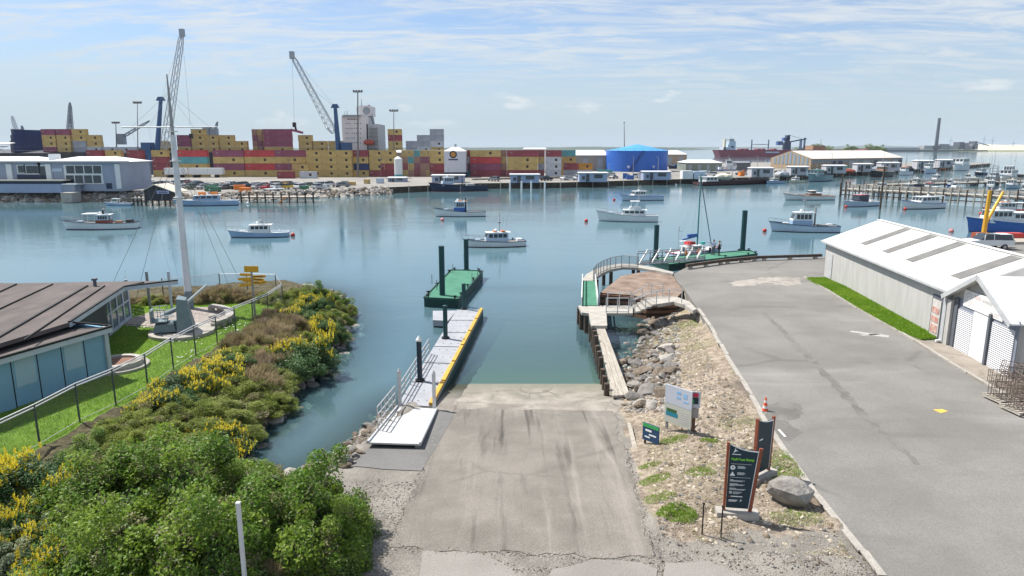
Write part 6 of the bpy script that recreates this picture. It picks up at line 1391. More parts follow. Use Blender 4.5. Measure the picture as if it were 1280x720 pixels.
for i in range(6): wbx(MB(), 459.5, 472.5, 160 + i * 5, 160.5 + i * 5, 312.6, 314).build('outer_deck', BG, t, world=True); q = MB(); q.tube(W(460 + (i % 2) * 11, 160.5 + i * 5, 312.8), W(471 - (i % 2) * 11, 165 + i * 5, 312.8), .12, n=4); q.build('outer_stair', BST, t, world=True)
a = W(461, 178, 311.5); MB().lathe([(.3, -2.4), (.95, -1.9), (1.15, -.8), (1.15, .8), (.95, 1.9), (.3, 2.4)], n=12).build('lifeboat', pm_('lifeboat_orange', (.42, .09, .06)), t).__setattr__('matrix_local', Matrix.Translation(a - t.location) @ Matrix.Rotation(R(90), 4, 'Y'))
o = MB(); a = W(452, 133, 320); o.tube(a, a + Vector((0, 0, 3.5)), .25, .1, 6); o.tube(W(461, 131, 320), W(467, 155, 320), .5, .7, 6); o.tube(W(447, 144, 320), W(446, 134, 320), .3, .2, 6); o.tube(W(434, 144, 318), W(434, 138, 318), .2, .1, 6); o.tube(W(431, 144, 318), W(431, 139, 318), .12, .1, 6); o.box(W(456, 134.5, 320), (4, 3, 1.6)); o.build('mast', BG, t, world=True)
MB().add(*disc(0, 0, 0, 1.7, 16)).build('funnel_emblem', BG, t, loc=W(458, 138.5, 316.9) - t.location)
def deck_stack(pxc, cols, kind, si, Y=313.5, rows=1): stack(pxc, pxc, Y, HZ + .1, cols, kind, '', si, 'containers on the ship deck')
ds = [(67, 'PMMP', 'S'), (85, 'MMMP', 'S'), (105, 'GGMM', 'S'), (122, 'WMM', 'S')]
for j, (px, cols, kd) in enumerate(ds): deck_stack(px, cols, kd, f"the {ORD[j]} deck stack of the ship")
for j in range(4): deck_stack(142 + j * 17, 'W', 'S', f"the {ORD[j]} white deck unit left of the blue crane"); 
for j in range(4):      # dark fans of the reefers are part of each unit
    pass
for j, (px, cols, kd) in enumerate(((213, 'MM', 'S'), (234, 'MPP', 'S'), (252, 'MMMM', 'S'), (268, 'MMM', 'S'), (287, 'MMM', 'S'), (303, 'MM', 'S'), (350, 'MPPP', 'L'), (384, 'MMM', 'S'), (402, 'MM', 'S'), (421, 'MM', 'S'), (495, 'MMRM', 'S'), (517, 'GG', 'S'), (531, 'WGG', 'S'), (547, 'MWGG', 'S'))):
    deck_stack(px, cols, kd, f"the {ORD[j]} ship deck stack right of the blue crane")
for j in range(4):
    for q, c in enumerate('MSPS'[j:] + 'MSPS'[:j]): container('S', c, (W(322 + j * 6.2, 205, 316).x, 318, HZ + .1 + 2.6 * q), R(90), f"{CM[c][0]} container end on, {TIER[q]} of the {ORD[j]} column beside the plum ship stack", 'containers on the ship deck')
for j in range(5):
    for q, c in enumerate('NNNN'[:4 - (0 if j > 1 else 2 - j)]): container('L', c, (W(47 - j * 8, 205, 322).x, 316 + j * 5, HZ + .1 + 2.6 * q), R(68), f"navy container, {TIER[q]} of the {ORD[j]} dark bow stack from right", 'containers on the ship deck')
for j in range(3): p = W(12 + j * 8 - 8, 181, 318); MB().slab([(-5, -1.2, 0), (5, -1.2, 0), (6, 1.2, .5), (-4, 1.2, .5)], .4).build('hatch_cover', BW, label=f"{['lowest', 'middle', 'highest'][j]} white hatch cover leaning on the far left dark bow stacks", cat='hatch cover', loc=(p.x, 308, HZ + 1.5 + j * 1.3))
# ---- harbour cranes
CBL = pm_('crane_blue', (.04, .10, .22)); CG = pm_('boom_grey', (.42, .45, .48))
def lattice(o, a, b, w0, w1, n, r):
    a, b = Vector(a), Vector(b); d_ = (b - a).normalized(); s_ = d_.cross(Vector((0, 1, 0))).normalized(); u = Vector((0, 1, 0)); P_ = []
    for i in range(n + 1):
        t_ = i / n; w_ = (w0 + (w1 - w0) * t_) * (1 if 0 < i < n else .5) / 2; c = a.lerp(b, t_); P_.append([c + s_ * w_ + u * w_, c - s_ * w_ + u * w_, c - s_ * w_ - u * w_, c + s_ * w_ - u * w_])
    for i in range(n):
        for j in range(4):
            o.tube(P_[i][j], P_[i + 1][j], r, n=4); o.tube(P_[i][j], P_[i + 1][(j + 1) % 4], r * .6, n=3); o.tube(P_[i][j], P_[i][(j + 1) % 4], r * .5, n=3)
    return o
def mobile_crane(label, pil_base, pil_top, foot, tip, Y, cable):
    t = thing('harbour_crane', label, 'crane', W(*pil_base, Y)); a, b = W(*pil_base, Y), W(*pil_top, Y); a.z = 1.8
    MB().tube(a + Vector((0, 0, 8)), b, 1.25, .75, 10).build('tower', CBL, t, world=True)
    o = MB(); o.box(a + Vector((0, 0, 6)), (6, 6, 7)); o.box(a + Vector((0, 0, 1.2)), (12, 9, 2.4)); o.box(a + Vector((-3.5 if tip[0] > foot[0] else 3.5, 0, 11)), (4, 4, 5)); o.build('machinery_house', CBL, t, world=True)
    MB().box(b + Vector((0, 0, .5)), (3.6, 1.5, 1.6), top=(.5, 1)).build('tower_head', CBL, t, world=True)
    f, tp = W(*foot, Y), W(*tip, Y); lattice(MB(), f, tp, 3.0, 1.5, 14, .17).build('boom', CG, t, world=True); MB().box(tp, (1.8, 1.6, 3.0)).build('boom_head', BG, t, world=True)
    q = MB(); q.tube(b, tp, .05, n=3); q.tube(b, f.lerp(tp, .6), .05, n=3); q.tube(tp, W(*cable, Y), .05, n=4); q.build('hoist_cable', BG, t, world=True); hk = W(*cable, Y); MB().box(hk, (1.4, .8, 2.0)).build('hook_block', BK, t, world=True)
    return t
mobile_crane('blue harbour crane with lattice boom raised nearly upright, on the left', (199, 222), (201, 125), (206, 186), (227.5, 41), 300, (239, 170))
mobile_crane('blue harbour crane with lattice boom leaning left, near the ship bridge', (425, 222), (419, 134), (417, 166), (365, 69), 300, (368, 156))
t = thing('lattice_crane', 'slim grey lattice mast crane behind the ship on the far left', 'crane', W(88, 190, 330)); lattice(MB(), W(85, 165, 330), W(87.5, 128, 330), 1.0, .7, 8, .16).build('boom', BG, t, world=True); lattice(MB(), W(90, 165, 330), W(87.8, 130, 330), 1.0, .7, 8, .16).build('boom', BG, t, world=True)
for lab, a_, b_, w_ in (('low grey crane jib slanting up right behind the white deck units', (152, 172), (187, 151), 1.2), ('white derrick with dark foot at the far left edge of the ship', (21, 166), (15, 145), 1.4), ('small dark jib seen above the centre ship stacks', (268, 165), (272, 152), 1.0), ('small grey deck crane right of the mustard ship stacks', (259, 164), (265, 158), 1.0), ('second short derrick beside the white one at far left', (30, 168), (27, 157), 1.0)):
    t = thing('deck_crane', lab, 'crane', W(*a_, 335)); MB().box(W(a_[0], a_[1] + 2, 335), (3, 3, 5)).build('base', BG, t, world=True); lattice(MB(), W(*a_, 335), W(*b_, 335), w_, w_ * .5, 5, .18).build('boom', BG if 'white' not in lab[:5] else BW, t, world=True)
t = thing('hanging_spreader', 'plum container spreader hanging from the left leaning crane cable', 'spreader', W(370, 164, 300)); MB().box(W(371, 164, 300), (5, 2, .9), ry=.25).build('frame', CM['P'][1], t, world=True); MB().tube(W(369, 157, 300), W(370, 163, 300), .3, .6, 6).build('hook', BK, t, world=True)
# ---- light masts
m_lm = mat('light_mast_steel', (.16, .15, .15), .6)
for lab, px, y0, y1, Y, r_, arms in (('tall light mast behind the white deck units left of the blue crane', 172, 185, 129, 300, .22, 1), ('tallest brown light mast in front of the ship bridge', 447.5, 219, 115, 268, .42, 1), ('slim light mast right of the ship bridge', 492.5, 200, 139, 290, .24, 1), ('light mast behind the blue tank', 780.5, 190, 153, 420, .30, 0), ('short light mast with platform behind the ship at left', 145, 180, 154, 330, .3, 1), ('low double lamp post in the car park right of the black boathouse', 361, 228, 200, 262, .12, 0), ('white lamp post in front of the second harbour stack', 189, 226, 201, 262, .25, 0), ('slim lamp post on the rock edge right of the car park', 476, 231, 199, 230, .10, 0)):
    a, b = W(px, y0, Y), W(px - .3, y1, Y); a.z = max(1.8, min(a.z, 12)); t = thing('light_mast', lab, 'light mast', a); MB().tube(a, b, r_, r_ * .5, 8).build('pole', m_lm, t, world=True)
    o = MB(); o.box(b, (3.4 if arms else 1.2, .5, .35))
    if arms: [o.box(b + Vector((x, 0, .4)), (.7, .5, .6)) for x in (-1.5, -.5, .5, 1.5)]
    o.build('lamp_head', m_lm, t, world=True)
# ---- white silo
t = thing('white_silo', 'white square tower silo with pointed roof and round dark gold emblem', 'silo', W(568.5, 215, 268)); a, b = W(555.5, 222, 268), W(582, 189, 268); w_ = b.x - a.x; cx = (a.x + b.x) / 2; zt = b.z
MB().box((cx, 268 + w_ / 2, (1.8 + zt) / 2 + 1), (w_, w_, zt - 1.8 - 2)).build('wall', pm_('silo_white', (.58, .58, .64)), t, world=True); MB().box((cx, 268 + w_ / 2, 2.9), (w_ * .98, w_ * .98, 2.2)).build('base_band', BN, t, world=True)
MB().box((cx, 268 + w_ / 2, zt + .8), (w_ * 1.03, w_ * 1.03, 1.6), top=(.28, .28)).build('roof', BW, t, world=True); MB().box((cx, 268 + w_ / 2, zt + 2.1), (.8, .8, 1.2)).build('roof_vent', BG, t, world=True)
em = W(566.5, 193, 268); x = MB(); x.add(*disc(em.x, 267.96, em.z, 1.45, 20)); e_ = x.build('emblem', BK, t, world=True)
x = MB(); x.add(*disc(em.x - t.location.x, 267.93 - t.location.y, em.z - t.location.z, .95, 16)); x.build('emblem_centre', CM['O'][1], e_); a = W(566.5, 199.5, 267.9); MB().box((a.x, 267.96, a.z), (3.6, .05, .5)).build('lettering', BN, t, world=True)
t = thing('small_tank', 'small white cylindrical tank on a pale base between container stacks', 'tank', W(498, 218, 262)); a = W(498, 210, 262); MB().lathe([(1.55, 1.8), (1.55, 9.0), (.3, 9.9)], (a.x, 262, 0), 16).build('shell', BW, t, world=True); MB().lathe([(1.6, 1.8), (1.6, 3.2)], (a.x, 262, 0), 16).build('base_band', CM['T'][1], t, world=True)
# ---- blue tank
TBm = mat('tank_blue', (.03, .13, .50), .5, vs=.15, var=.06); p = W(795.5, 205, 345); rad = (W(834, 205, 345).x - W(757.5, 205, 345).x) / 2; zt = W(795, 188.5, 330).z
t = thing('storage_tank', 'huge bright blue storage tank with shallow cone roof and zigzag stair', 'tank', (p.x, 345, 1.8))
MB().lathe([(rad, 0), (rad, zt - 1.8)], n=48).build('shell', TBm, t, smooth=False); MB().lathe([(rad * 1.01, zt - 1.8), (rad * .5, zt - .2), (.4, zt + 1.3)], n=24).build('cone_roof', mat('tank_roof_blue', (.06, .30, .62), .5, vs=.3), t); 
q = MB()
for i in range(24): a_ = 2 * math.pi * i / 24; q.tube((rad * math.cos(a_), rad * math.sin(a_), zt - 1.8), (rad * math.cos(a_), rad * math.sin(a_), zt - .9), .06, n=4)
q.path([(rad * math.cos(2 * math.pi * i / 24), rad * math.sin(2 * math.pi * i / 24), zt - .9) for i in range(25)], .06, 4); q.build('roof_rail', TBm, t)
q = MB(); pts = [((rad + .6) * math.cos(R(a_)), (rad + .6) * math.sin(R(a_)), .3 + (zt - 2.0) * k) for a_, k in ((248, 0), (254, .25), (260, .5), (266, .75), (272, 1))]
for a_, b_ in zip(pts, pts[1:]): q.beam(a_, b_, .9, .35)
q.build('stair', pm_('stair_navy', (.02, .05, .14)), t)
for a_ in (246, 292): c_ = Vector((rad * math.cos(R(a_)), rad * math.sin(R(a_)), 2.4)); MB().tube(c_, c_ * 1.012 + Vector((0, 0, 0)), .75, n=6).build('hexagon_mark', pm_('mark_lilac', (.40, .42, .62)), t)
# ---- warehouses, kiosks
def barn(label, px0, px1, yb, ye, ridge, Y, dep, wall_m, roof_m=BW, cat='warehouse', hip=False, doors=0, wins=None, name='warehouse'):
    a, b = W(px0, yb, Y), W(px1, yb, Y); z0 = 1.8; ze = W(px0, ye, Y).z; zr = W(px0, ridge, Y + dep / 2).z; t = thing(name, label, cat, ((a.x + b.x) / 2, Y, z0)); lx, rx = a.x, b.x
    MB().box(((lx + rx) / 2, Y + dep / 2, (z0 + ze) / 2), (rx - lx, dep, ze - z0)).build('wall', wall_m, t, world=True)
    h = (rx - lx) * .16 if hip else 0; o = MB(); e = .4
    o.add([(lx - e, Y - e, ze + .02), (rx + e, Y - e, ze + .02), (rx + e, Y + dep + e, ze + .02), (lx - e, Y + dep + e, ze + .02), (lx + h, Y + dep / 2, zr), (rx - h, Y + dep / 2, zr)], [(0, 1, 5, 4), (1, 2, 5), (2, 3, 4, 5), (3, 0, 4), (3, 2, 1, 0)]); o.build('roof', roof_m, t, world=True)
    MB().box(((lx + rx) / 2, Y - .25, ze - .15), (rx - lx + .9, .12, .35)).build('fascia', m_trim, t, world=True)
    for i in range(doors): x = lx + (rx - lx) * (i + .5) / doors; MB().box((x, Y - .03, z0 + (ze - z0) * .4), ((rx - lx) / doors * .35, .1, (ze - z0) * .78)).build('door', BG, t, world=True)
    return t, lx, rx, ze
mw1 = mat('wall_beige', (.30, .27, .24), .8, vs=.15, var=.1, wave=('X', .8, .4)); mw2 = mat('wall_stone', (.36, .28, .21), .8, vs=.2, var=.12)
barn('pale roofed warehouse between the containers and blue tank', 704, 759, 211, 194, 187.5, 345, 30, mw1, doors=3)
barn('low pale roofed warehouse right of the blue tank', 830, 858, 207, 193, 188, 430, 30, mw2, hip=True, doors=2)
barn('wide green grey shed with white hipped roof behind the quay', 857, 902, 213, 203.5, 199.5, 340, 18, mat('wall_green_grey', (.22, .25, .22), .8, vs=.3), hip=True, doors=4)
barn('dark grey low shed beside the hauled out boat', 920, 938, 211, 203, 202, 350, 12, pm_('charcoal', (.12, .13, .14)), roof_m=BG)
barn('long white roofed shed behind the end on containers', 492, 556, 200, 190.5, 187.5, 296, 8, mw1)
t, lx, rx, ze = barn('small white shed roof behind the second long stack', 655, 682, 200, 186.5, 184.5, 320, 8, SW)
# the yellow brick warehouse: its long side and its glazed gable
ya, yb_, yc = G(963, 210, 1.8), G(1013, 212.5, 1.8), G(1127, 209, 1.8)
t = thing('yellow_warehouse', 'long yellow brown wharf warehouse with pale roof, high window band and glazed gable', 'warehouse', yb_)
back = ya + (yc - yb_); zE = W(1013, 198.5, yb_.y).z; pk = (ya + yb_) / 2; zR = W(985, 188.5, pk.y).z
myw = mat('yellow_brick', (.27, .20, .135), .85, vs=.25, col2=(.36, .28, .19)); o = MB(); pts = [yb_, yc, back, ya]
o.add([(p.x, p.y, 1.8) for p in pts] + [(p.x, p.y, zE) for p in pts], [(0, 1, 5, 4), (1, 2, 6, 5), (2, 3, 7, 6), (3, 0, 4, 7)])
o.add([(ya.x, ya.y, zE), (yb_.x, yb_.y, zE), (pk.x, pk.y, zR)], [(0, 1, 2)]); pk2 = (yc + back) / 2; o.add([(yc.x, yc.y, zE), (back.x, back.y, zE), (pk2.x, pk2.y, zR)], [(0, 1, 2)]); o.build('wall', myw, t, world=True)
mr_ = mat('warehouse_roof', (.58, .53, .48), .7, vs=.2, var=.08); dn_ = (yb_ - ya).normalized() * .8; o = MB()
o.add([(yb_ + dn_ + Vector((0, 0, zE - 1.85)))[:], (yc + dn_ + Vector((0, 0, zE - 1.85)))[:], (pk2.x, pk2.y, zR + .1), (pk.x, pk.y, zR + .1), (ya - dn_ + Vector((0, 0, zE - 1.85)))[:], (back - dn_ + Vector((0, 0, zE - 1.85)))[:]], [(0, 1, 2, 3), (3, 2, 5, 4)]); o.build('roof', mr_, t, world=True)
ldir = (yc - yb_).normalized(); LL = (yc - yb_).length; nrm = Vector((ldir.y, -ldir.x, 0)) * .08; mwb = pm_('window_band', (.20, .25, .30))
for i in range(40):
    a, b = yb_ + ldir * (LL * (i + .1) / 40) + nrm, yb_ + ldir * (LL * (i + .85) / 40) + nrm; MB().slab([up(a, zE - .5), up(b, zE - .5), up(b + nrm * .5, zE - .5), up(a + nrm * .5, zE - .5)], 1.9).build('window', mwb, t, world=True)
for k, w_ in ((.20, 3), (.27, 3), (.38, 5), (.53, 6), (.66, 3), (.74, 5), (.88, 4), (.95, 3)):
    a = yb_ + ldir * (LL * k); b = a + ldir * w_ * 1.3; MB().slab([up(a + nrm, 6.2), up(b + nrm, 6.2), up(b + nrm * 2, 6.2), up(a + nrm * 2, 6.2)], 4.3).build('door', BG if w_ != 3 else BN, t, world=True)
gd_ = (yb_ - ya).normalized(); GL_ = (yb_ - ya).length; n2 = Vector((gd_.y, -gd_.x, 0)) * .1
for i in range(9):
    k = .08 + i * .1; hh = zE + (zR - zE) * (1 - abs(k + .03 - .5) * 2) - .6; a = ya + gd_ * GL_ * k + n2; b = ya + gd_ * GL_ * (k + .06) + n2; MB().slab([up(a, hh), up(b, hh), up(b + n2 * .5, hh), up(a + n2 * .5, hh)], hh - 1.8 - (zE - 1.8) * .45).build('window', mwb, t, world=True)
mk = mat('kiosk_blue', (.30, .36, .50), .7, vs=.4, var=.08); mkw = mat('kiosk_pale', (.40, .41, .45), .7, vs=.4, var=.08)
kios = [(485, 507, 234, 222, 232), (540, 580, 232, 219, 226), (638, 674, 231, 218, 226), (724, 759, 229, 216, 232), (804, 838, 227, 214.5, 247), (939, 966, 224.5, 210, 272), (988, 1010, 222, 208.5, 290), (1032, 1057, 219.5, 207, 312), (1071, 1090, 217.5, 205, 330), (1101, 1124, 215.5, 203.5, 346), (1146, 1166, 212, 201, 372), (1174, 1190, 210.5, 200, 405)]
for i, (a_, b_, yb2, ye, Y) in enumerate(kios):
    t, lx, rx, ze = barn(f"{'pale blue' if i < 5 else 'pale grey'} flat roofed quay kiosk, {ORD[i]} from the left", a_, b_, yb2, ye, ye - 1.2, Y, 5, mk if i < 5 else mkw, cat='kiosk', doors=0, name='quay_kiosk')
    for k, w_ in ((.15, .10), (.30, .12), (.68, .3)): MB().box((lx + (rx - lx) * k, Y - .03, 1.8 + (ze - 1.8) * (.45 if w_ < .3 else .62)), ((rx - lx) * w_, .1, (ze - 1.8) * (.8 if w_ == .12 else .4))).build('window' if w_ != .12 else 'door', BGl, t, world=True)
for i, (a_, b_, yb2, ye, Y) in enumerate(((855, 880, 224, 213.5, 254),)):
    if i == 0:
        t = thing('site_cabin', 'pair of white cube site cabins on the quay', 'cabin', (W(867, 224, Y).x, Y, 1.8)); MB().box((-2.2, 2, 1.5), (3.8, 4, 3.0)).build('cabin_box', BW, t); MB().box((2.2, 2, 1.4), (4.2, 4, 2.8)).build('cabin_box', BPB, t)
# quay piles
t = thing('quay_piling', 'row of pale timber fender piles along the far quay wall', 'piles', (G(700, 231, 1.8).x, G(700, 231, 1.8).y, 0))
for p, d_ in along(FAR[6:], 6.5): q = p + Vector((d_.y, -d_.x)) * .3; MB().tube((q.x, q.y, -3), (q.x, q.y, 2.0), .2, n=6).build('pile', m_timber, t, world=True)
for i, px in enumerate((637.5, 652, 664, 681)):
    p = G(px, 239.5, 0); MB().tube((0, 0, -3), (0, 0, 2.9), .28, .25, 8).tube((0, 0, 2.9), (0, 0, 3.1), .3, .2, 8).build('white_pile', BW, label=f"white berth pile in front of the far quay, {ORD[i]} from the left of four", cat='pile', loc=p, group='white berth piles')
pipe = MB(); a, b = W(590, 224.6, 246), W(760, 220, 268); pipe.beam(a, b, 1.2, .8); pipe.build('long_pipe_rack', m_conc, label='long low concrete barrier running behind the quay kiosks', cat='barrier')
# blue grey terminal on the left
t = thing('quay_building', 'blue grey two storey quay building with white hipped roofs and white framed windows', 'building', (W(80, 235, 172).x, 172, 1.8)); mq = mat('slate_blue_wall', (.30, .34, .43), .7, vs=.3, var=.08)
def bx(name, px0, px1, y0, y1, Y, dep, m): return wbx(MB(), px0, px1, y0, y1, Y, Y + dep).build(name, m, t, world=True)
a = W(0, 202.5, 172).z
for px0, px1 in ((-60, 50), (51, 150)):
    bx('wall', px0, px1, 203, 239, 172, 14, mq)
    l_, r_ = W(px0 - 1, 202, 171.5).x, W(px1 + 2, 202, 171.5).x; zt = W(0, 195.5, 179).z; o = MB(); o.add([(l_, 171.2, a), (r_, 171.2, a), (r_, 187, a), (l_, 187, a), (l_ + (r_ - l_) * .25, 179, zt), (r_ - (r_ - l_) * .25, 179, zt)], [(0, 1, 5, 4), (1, 2, 5), (2, 3, 4, 5), (3, 0, 4), (3, 2, 1, 0)]); o.build('roof', BW, t, world=True)
MB().slab([W(-60, 201.3, 171.2), W(160, 201.3, 171.2), W(160, 201.3, 171.2) + Vector((0, .4, 0)), W(-60, 201.3, 171.2) + Vector((0, .4, 0))], .35).build('gutter', m_trim, t, world=True)
bx('wall', 149, 160, 204, 238, 176, 8, mk); bx('chimney', 61, 69, 192.5, 201, 176, 2, BW)
def wins(px0, px1, y0, y1, n, m, Y=171.94):
    for i in range(n):
        for j in range(m):
            x0 = px0 + (px1 - px0) * (i + .12) / n; x1 = px0 + (px1 - px0) * (i + .88) / n; z0 = y0 + (y1 - y0) * (j + .10) / m; z1 = y0 + (y1 - y0) * (j + .9) / m; wbx(MB(), x0, x1, z0, z1, Y - .12, Y - .06).build('window', BGl, t, world=True)
    wbx(MB(), px0, px1, y0, y1, Y - .05, Y).build('window_frame', BW, t, world=True)
wins(82, 127, 206, 230, 4, 2); wins(22, 31, 206, 217, 1, 1); wins(31, 50, 206, 218, 1, 1); wins(50, 58, 206, 224, 1, 1); wins(-30, -4, 206, 224, 2, 1)
for x in (11, 60, 146): bx('white_post', x, x + 2.2, 205, 236, 171.6, .4, BW)
bx('recess_shade_box', 22, 58, 218.5, 226, 171.8, .3, BN); bx('recess_shade_box', 133, 139, 229, 236, 171.8, .3, BN); bx('emblem', 65, 77, 210.5, 214.5, 171.85, .2, BPB)  # navy boxes proud of the wall carry the shade of recesses as colour
t = thing('quay_shelter', 'long low blue grey quay shelter with thin white roof edge at far left', 'shelter', (W(20, 240, 165).x, 169.5, 1.8)); bx('wall', -60, 77, 230, 241, 169, 2.5, mk); bx('roof', -60, 78, 225, 226.3, 168.6, 3.2, BCr); bx('clerestory', -60, 76, 226.5, 230, 169.1, 2.0, BN)
t = thing('quay_store', 'small store with white roof beside the long quay shelter', 'store', (W(86, 240, 167).x, 169, 1.8)); bx('wall', 78, 93, 231.5, 241, 169, 2.5, mq); bx('roof', 77, 95, 229.6, 231.3, 168.6, 3.2, BW)
wbx(MB(), 77, 89, 241, 253.5, 165.2, 168.8).build('concrete_steps', m_concl, label='pale concrete slip breaking the rock edge at far left', cat='slipway')
# black boathouse and jetty
t = thing('boathouse', 'black boathouse on piles with pale roof and a small lilac sign', 'boathouse', W(195, 255, 158)); Y = 158
a, b, zb_, ze_, zp = W(181, 250, Y).x, W(213, 250, Y).x, W(195, 251, Y).z, W(195, 238, Y).z, W(195, 231, Y).z; md = (a * .55 + b * .45)
o = MB(); vs = [(a, Y, zb_), (b, Y, zb_), (b, Y, ze_), (md, Y, zp), (a, Y, ze_)]; o.add(vs + [(x, y + 6, z) for x, y, z in vs], [(0, 1, 2, 3, 4), (9, 8, 7, 6, 5)] + [(i, 5 + i, 5 + (i + 1) % 5, (i + 1) % 5) for i in range(5)]); o.build('wall', pm_('boathouse_black', (.025, .025, .035)), t, world=True)
o = MB(); o.slab([(md, Y - .4, zp + .12), (a - .5, Y - .4, ze_ - .1), (a - .5, Y + 6.4, ze_ - .1), (md, Y + 6.4, zp + .12)], .15); o.slab([(md, Y - .4, zp + .12), (md, Y + 6.4, zp + .12), (b + 1.5, Y + 6.4, ze_ - .4), (b + 1.5, Y - .4, ze_ - .4)], .15); o.build('roof', BCr, t, world=True)
wbx(MB(), 196, 211, 238.3, 242, Y - .12, Y - .04).build('sign', pm_('lilac', (.42, .42, .65)), t, world=True); wbx(MB(), 198, 209, 239.6, 240.8, Y - .16, Y - .13).build('lettering', BN, t, world=True)
for x in (182, 190, 198, 206, 212): p = W(x, 255, Y); MB().tube((p.x, Y + .3, -3), (p.x, Y + .3, zb_), .2, n=6).build('pile', m_dtimber, t, world=True)
t = thing('low_jetty', 'low dark jetty with posts and orange ladder along the far left shore', 'jetty', W(340, 254, 165))
wbx(MB(), 300, 394, 246, 247.5, 166, 170).build('deck', m_timber, t, world=True)
for i in range(10): p = W(302 + i * 10, 254, 165.5); MB().tube((p.x, 165.5, -3), (p.x, 165.5, 2.6), .2, n=6).build('pile', m_dtimber, t, world=True)
MB().beam(W(349, 254, 164.8), W(357, 246, 164.8), .5, .25).build('ladder', BO, t, world=True)
t = thing('low_jetty', 'short low pale jetty left of the black boathouse', 'jetty', W(170, 256, 158)); wbx(MB(), 164, 182, 247, 248.5, 158, 161).build('deck', m_timber, t, world=True)
for i in range(4): p = W(166 + i * 5, 256, 158); MB().tube((p.x, 158.5, -3), (p.x, 158.5, 2.4), .2, n=6).build('pile', m_dtimber, t, world=True)
# ---- parked cars
CP = {'white': BW, 'silver': pm_('silver', (.45, .47, .49), .3), 'dark': pm_('carblack', (.02, .022, .027), .25), 'blue': pm_('carblue', (.10, .18, .35), .3), 'red': pm_('carred', (.40, .03, .03), .3), 'yellow': pm_('caryellow', (.60, .42, .05), .4), 'grey': pm_('cargrey', (.20, .21, .22), .3), 'green': pm_('cargreen', (.12, .16, .11), .4)}
lot1 = [(104, 'white', 'car'), (120, 'silver', 'suv'), (137, 'white', 'car'), (153, 'dark', 'suv')]
lot2 = [(160, 'silver', 'ute'), (171, 'white', 'car'), (180, 'green', 'suv'), (190, 'blue', 'car'), (208, 'white', 'car'), (222, 'silver', 'car'), (236, 'white', 'ute'), (248, 'blue', 'car')]
lot3 = [(166, 'silver', 'car'), (223, 'red', 'car'), (233, 'white', 'car'), (244, 'green', 'suv'), (256, 'silver', 'car'), (269, 'white', 'suv'), (283, 'grey', 'car'), (298, 'dark', 'suv'), (311, 'dark', 'car'), (324, 'silver', 'car'), (337, 'red', 'car'), (349, 'white', 'suv'), (364, 'yellow', 'ute'), (377, 'white', 'suv'), (400, 'silver', 'suv')]
lot4 = [(170 + i * 13.5 + (i % 3) * 2, ('white', 'silver', 'dark', 'blue', 'white', 'grey', 'silver', 'red', 'green')[i * 5 % 9], ('car', 'suv', 'ute', 'car')[i % 4]) for i in range(20)]
for row, lot, py, ang in (('middle car park row', lot4, 234, 40), ('small lot by the quay building', lot1, 240, 75), ('back car park row', lot2, 231.5, 8), ('front car park row', lot3, 236.5, 60)):
    for i, (px, c, kd) in enumerate(lot):
        p = G(px, py + random.uniform(-.3, .3), 1.8); place_car(kd, (p.x, p.y, 1.8), R(ang + random.uniform(-12, 12)), CP[c], f"{c} {'car' if kd == 'car' else 'four wheel drive' if kd == 'suv' else 'ute'}, {ORD[i]} from the left in the {row}", 'cars in the port', cat='ute' if kd == 'ute' else 'car')
for i, (px, py, c, kd) in enumerate(((617, 226.5, 'grey', 'suv'), (683, 226, 'dark', 'suv'), (706, 225, 'white', 'car'), (713, 225.4, 'silver', 'car'), (721, 224.6, 'white', 'suv'), (767, 223.4, 'grey', 'car'), (784, 222.5, 'dark', 'car'), (794, 222.3, 'white', 'ute'), (832, 221.5, 'red', 'suv'), (888, 220, 'white', 'ute'), (925, 218.5, 'silver', 'suv'), (973, 216.8, 'white', 'car'), (1020, 214.8, 'white', 'car'), (1064, 212.8, 'silver', 'suv'))):
    p = G(px, py, 1.8); place_car(kd, (p.x, p.y, 1.8), R(random.uniform(-20, 200)), CP[c], f"{c} vehicle on the far quay, {ORD[i]} from the left of those beside the kiosks", 'cars in the port')
# nets and gear on the quay
for i, (px, py, Y, m) in enumerate(((880, 217, 300, BG), (905, 220, 262, BCr), (948, 219, 275, BR), (978, 216, 286, BG), (1024, 213, 306, BK), (1060, 211, 328, BR), (1092, 209, 342, BG), (1135, 207, 366, BK))):
    p = W(px, py, Y); r_ = np.random.default_rng(i); v = ICO2[0] * (1 + (r_.random((len(ICO2[0]), 1)) - .5) * .5) * np.array([3.2, 2.0, 1.3]); MB().add(v.tolist(), ICO2[1].tolist()).build('net_pile', m, label=f"heap of nets and fishing gear on the far quay, {ORD[i]} from the left", cat='net pile', loc=(p.x, Y, 2.3))
# ---- bulk carrier and ship loader out at the far berth
YB = 1040; t = thing('bulk_carrier', 'long dark red bulk carrier berthed far across the water', 'ship', W(980, 195.3, YB)); BRD = pm_('carrier_red', (.26, .05, .075))
a, b = W(897, 195.6, YB), W(1075, 195.6, YB); o = MB(); zt = W(900, 187.3, YB).z
o.add([(a.x + 5, YB, -1), (b.x, YB, -1), (b.x + 12, YB + 15, -1), (b.x, YB + 30, -1), (a.x + 5, YB + 30, -1), (a.x, YB, zt), (b.x + 4, YB, zt), (b.x + 22, YB + 15, zt + 2), (b.x + 4, YB + 30, zt), (a.x, YB + 30, zt)], [(0, 1, 6, 5), (1, 2, 7, 6), (2, 3, 8, 7), (3, 4, 9, 8), (4, 0, 5, 9), (5, 6, 7, 8, 9)]); o.build('hull', BRD, t, world=True)
def wb2(nm, px0, px1, y0, y1, m, Y=YB + 2, d_=20): return wbx(MB(), px0, px1, y0, y1, Y, Y + d_).build(nm, m, t, world=True)
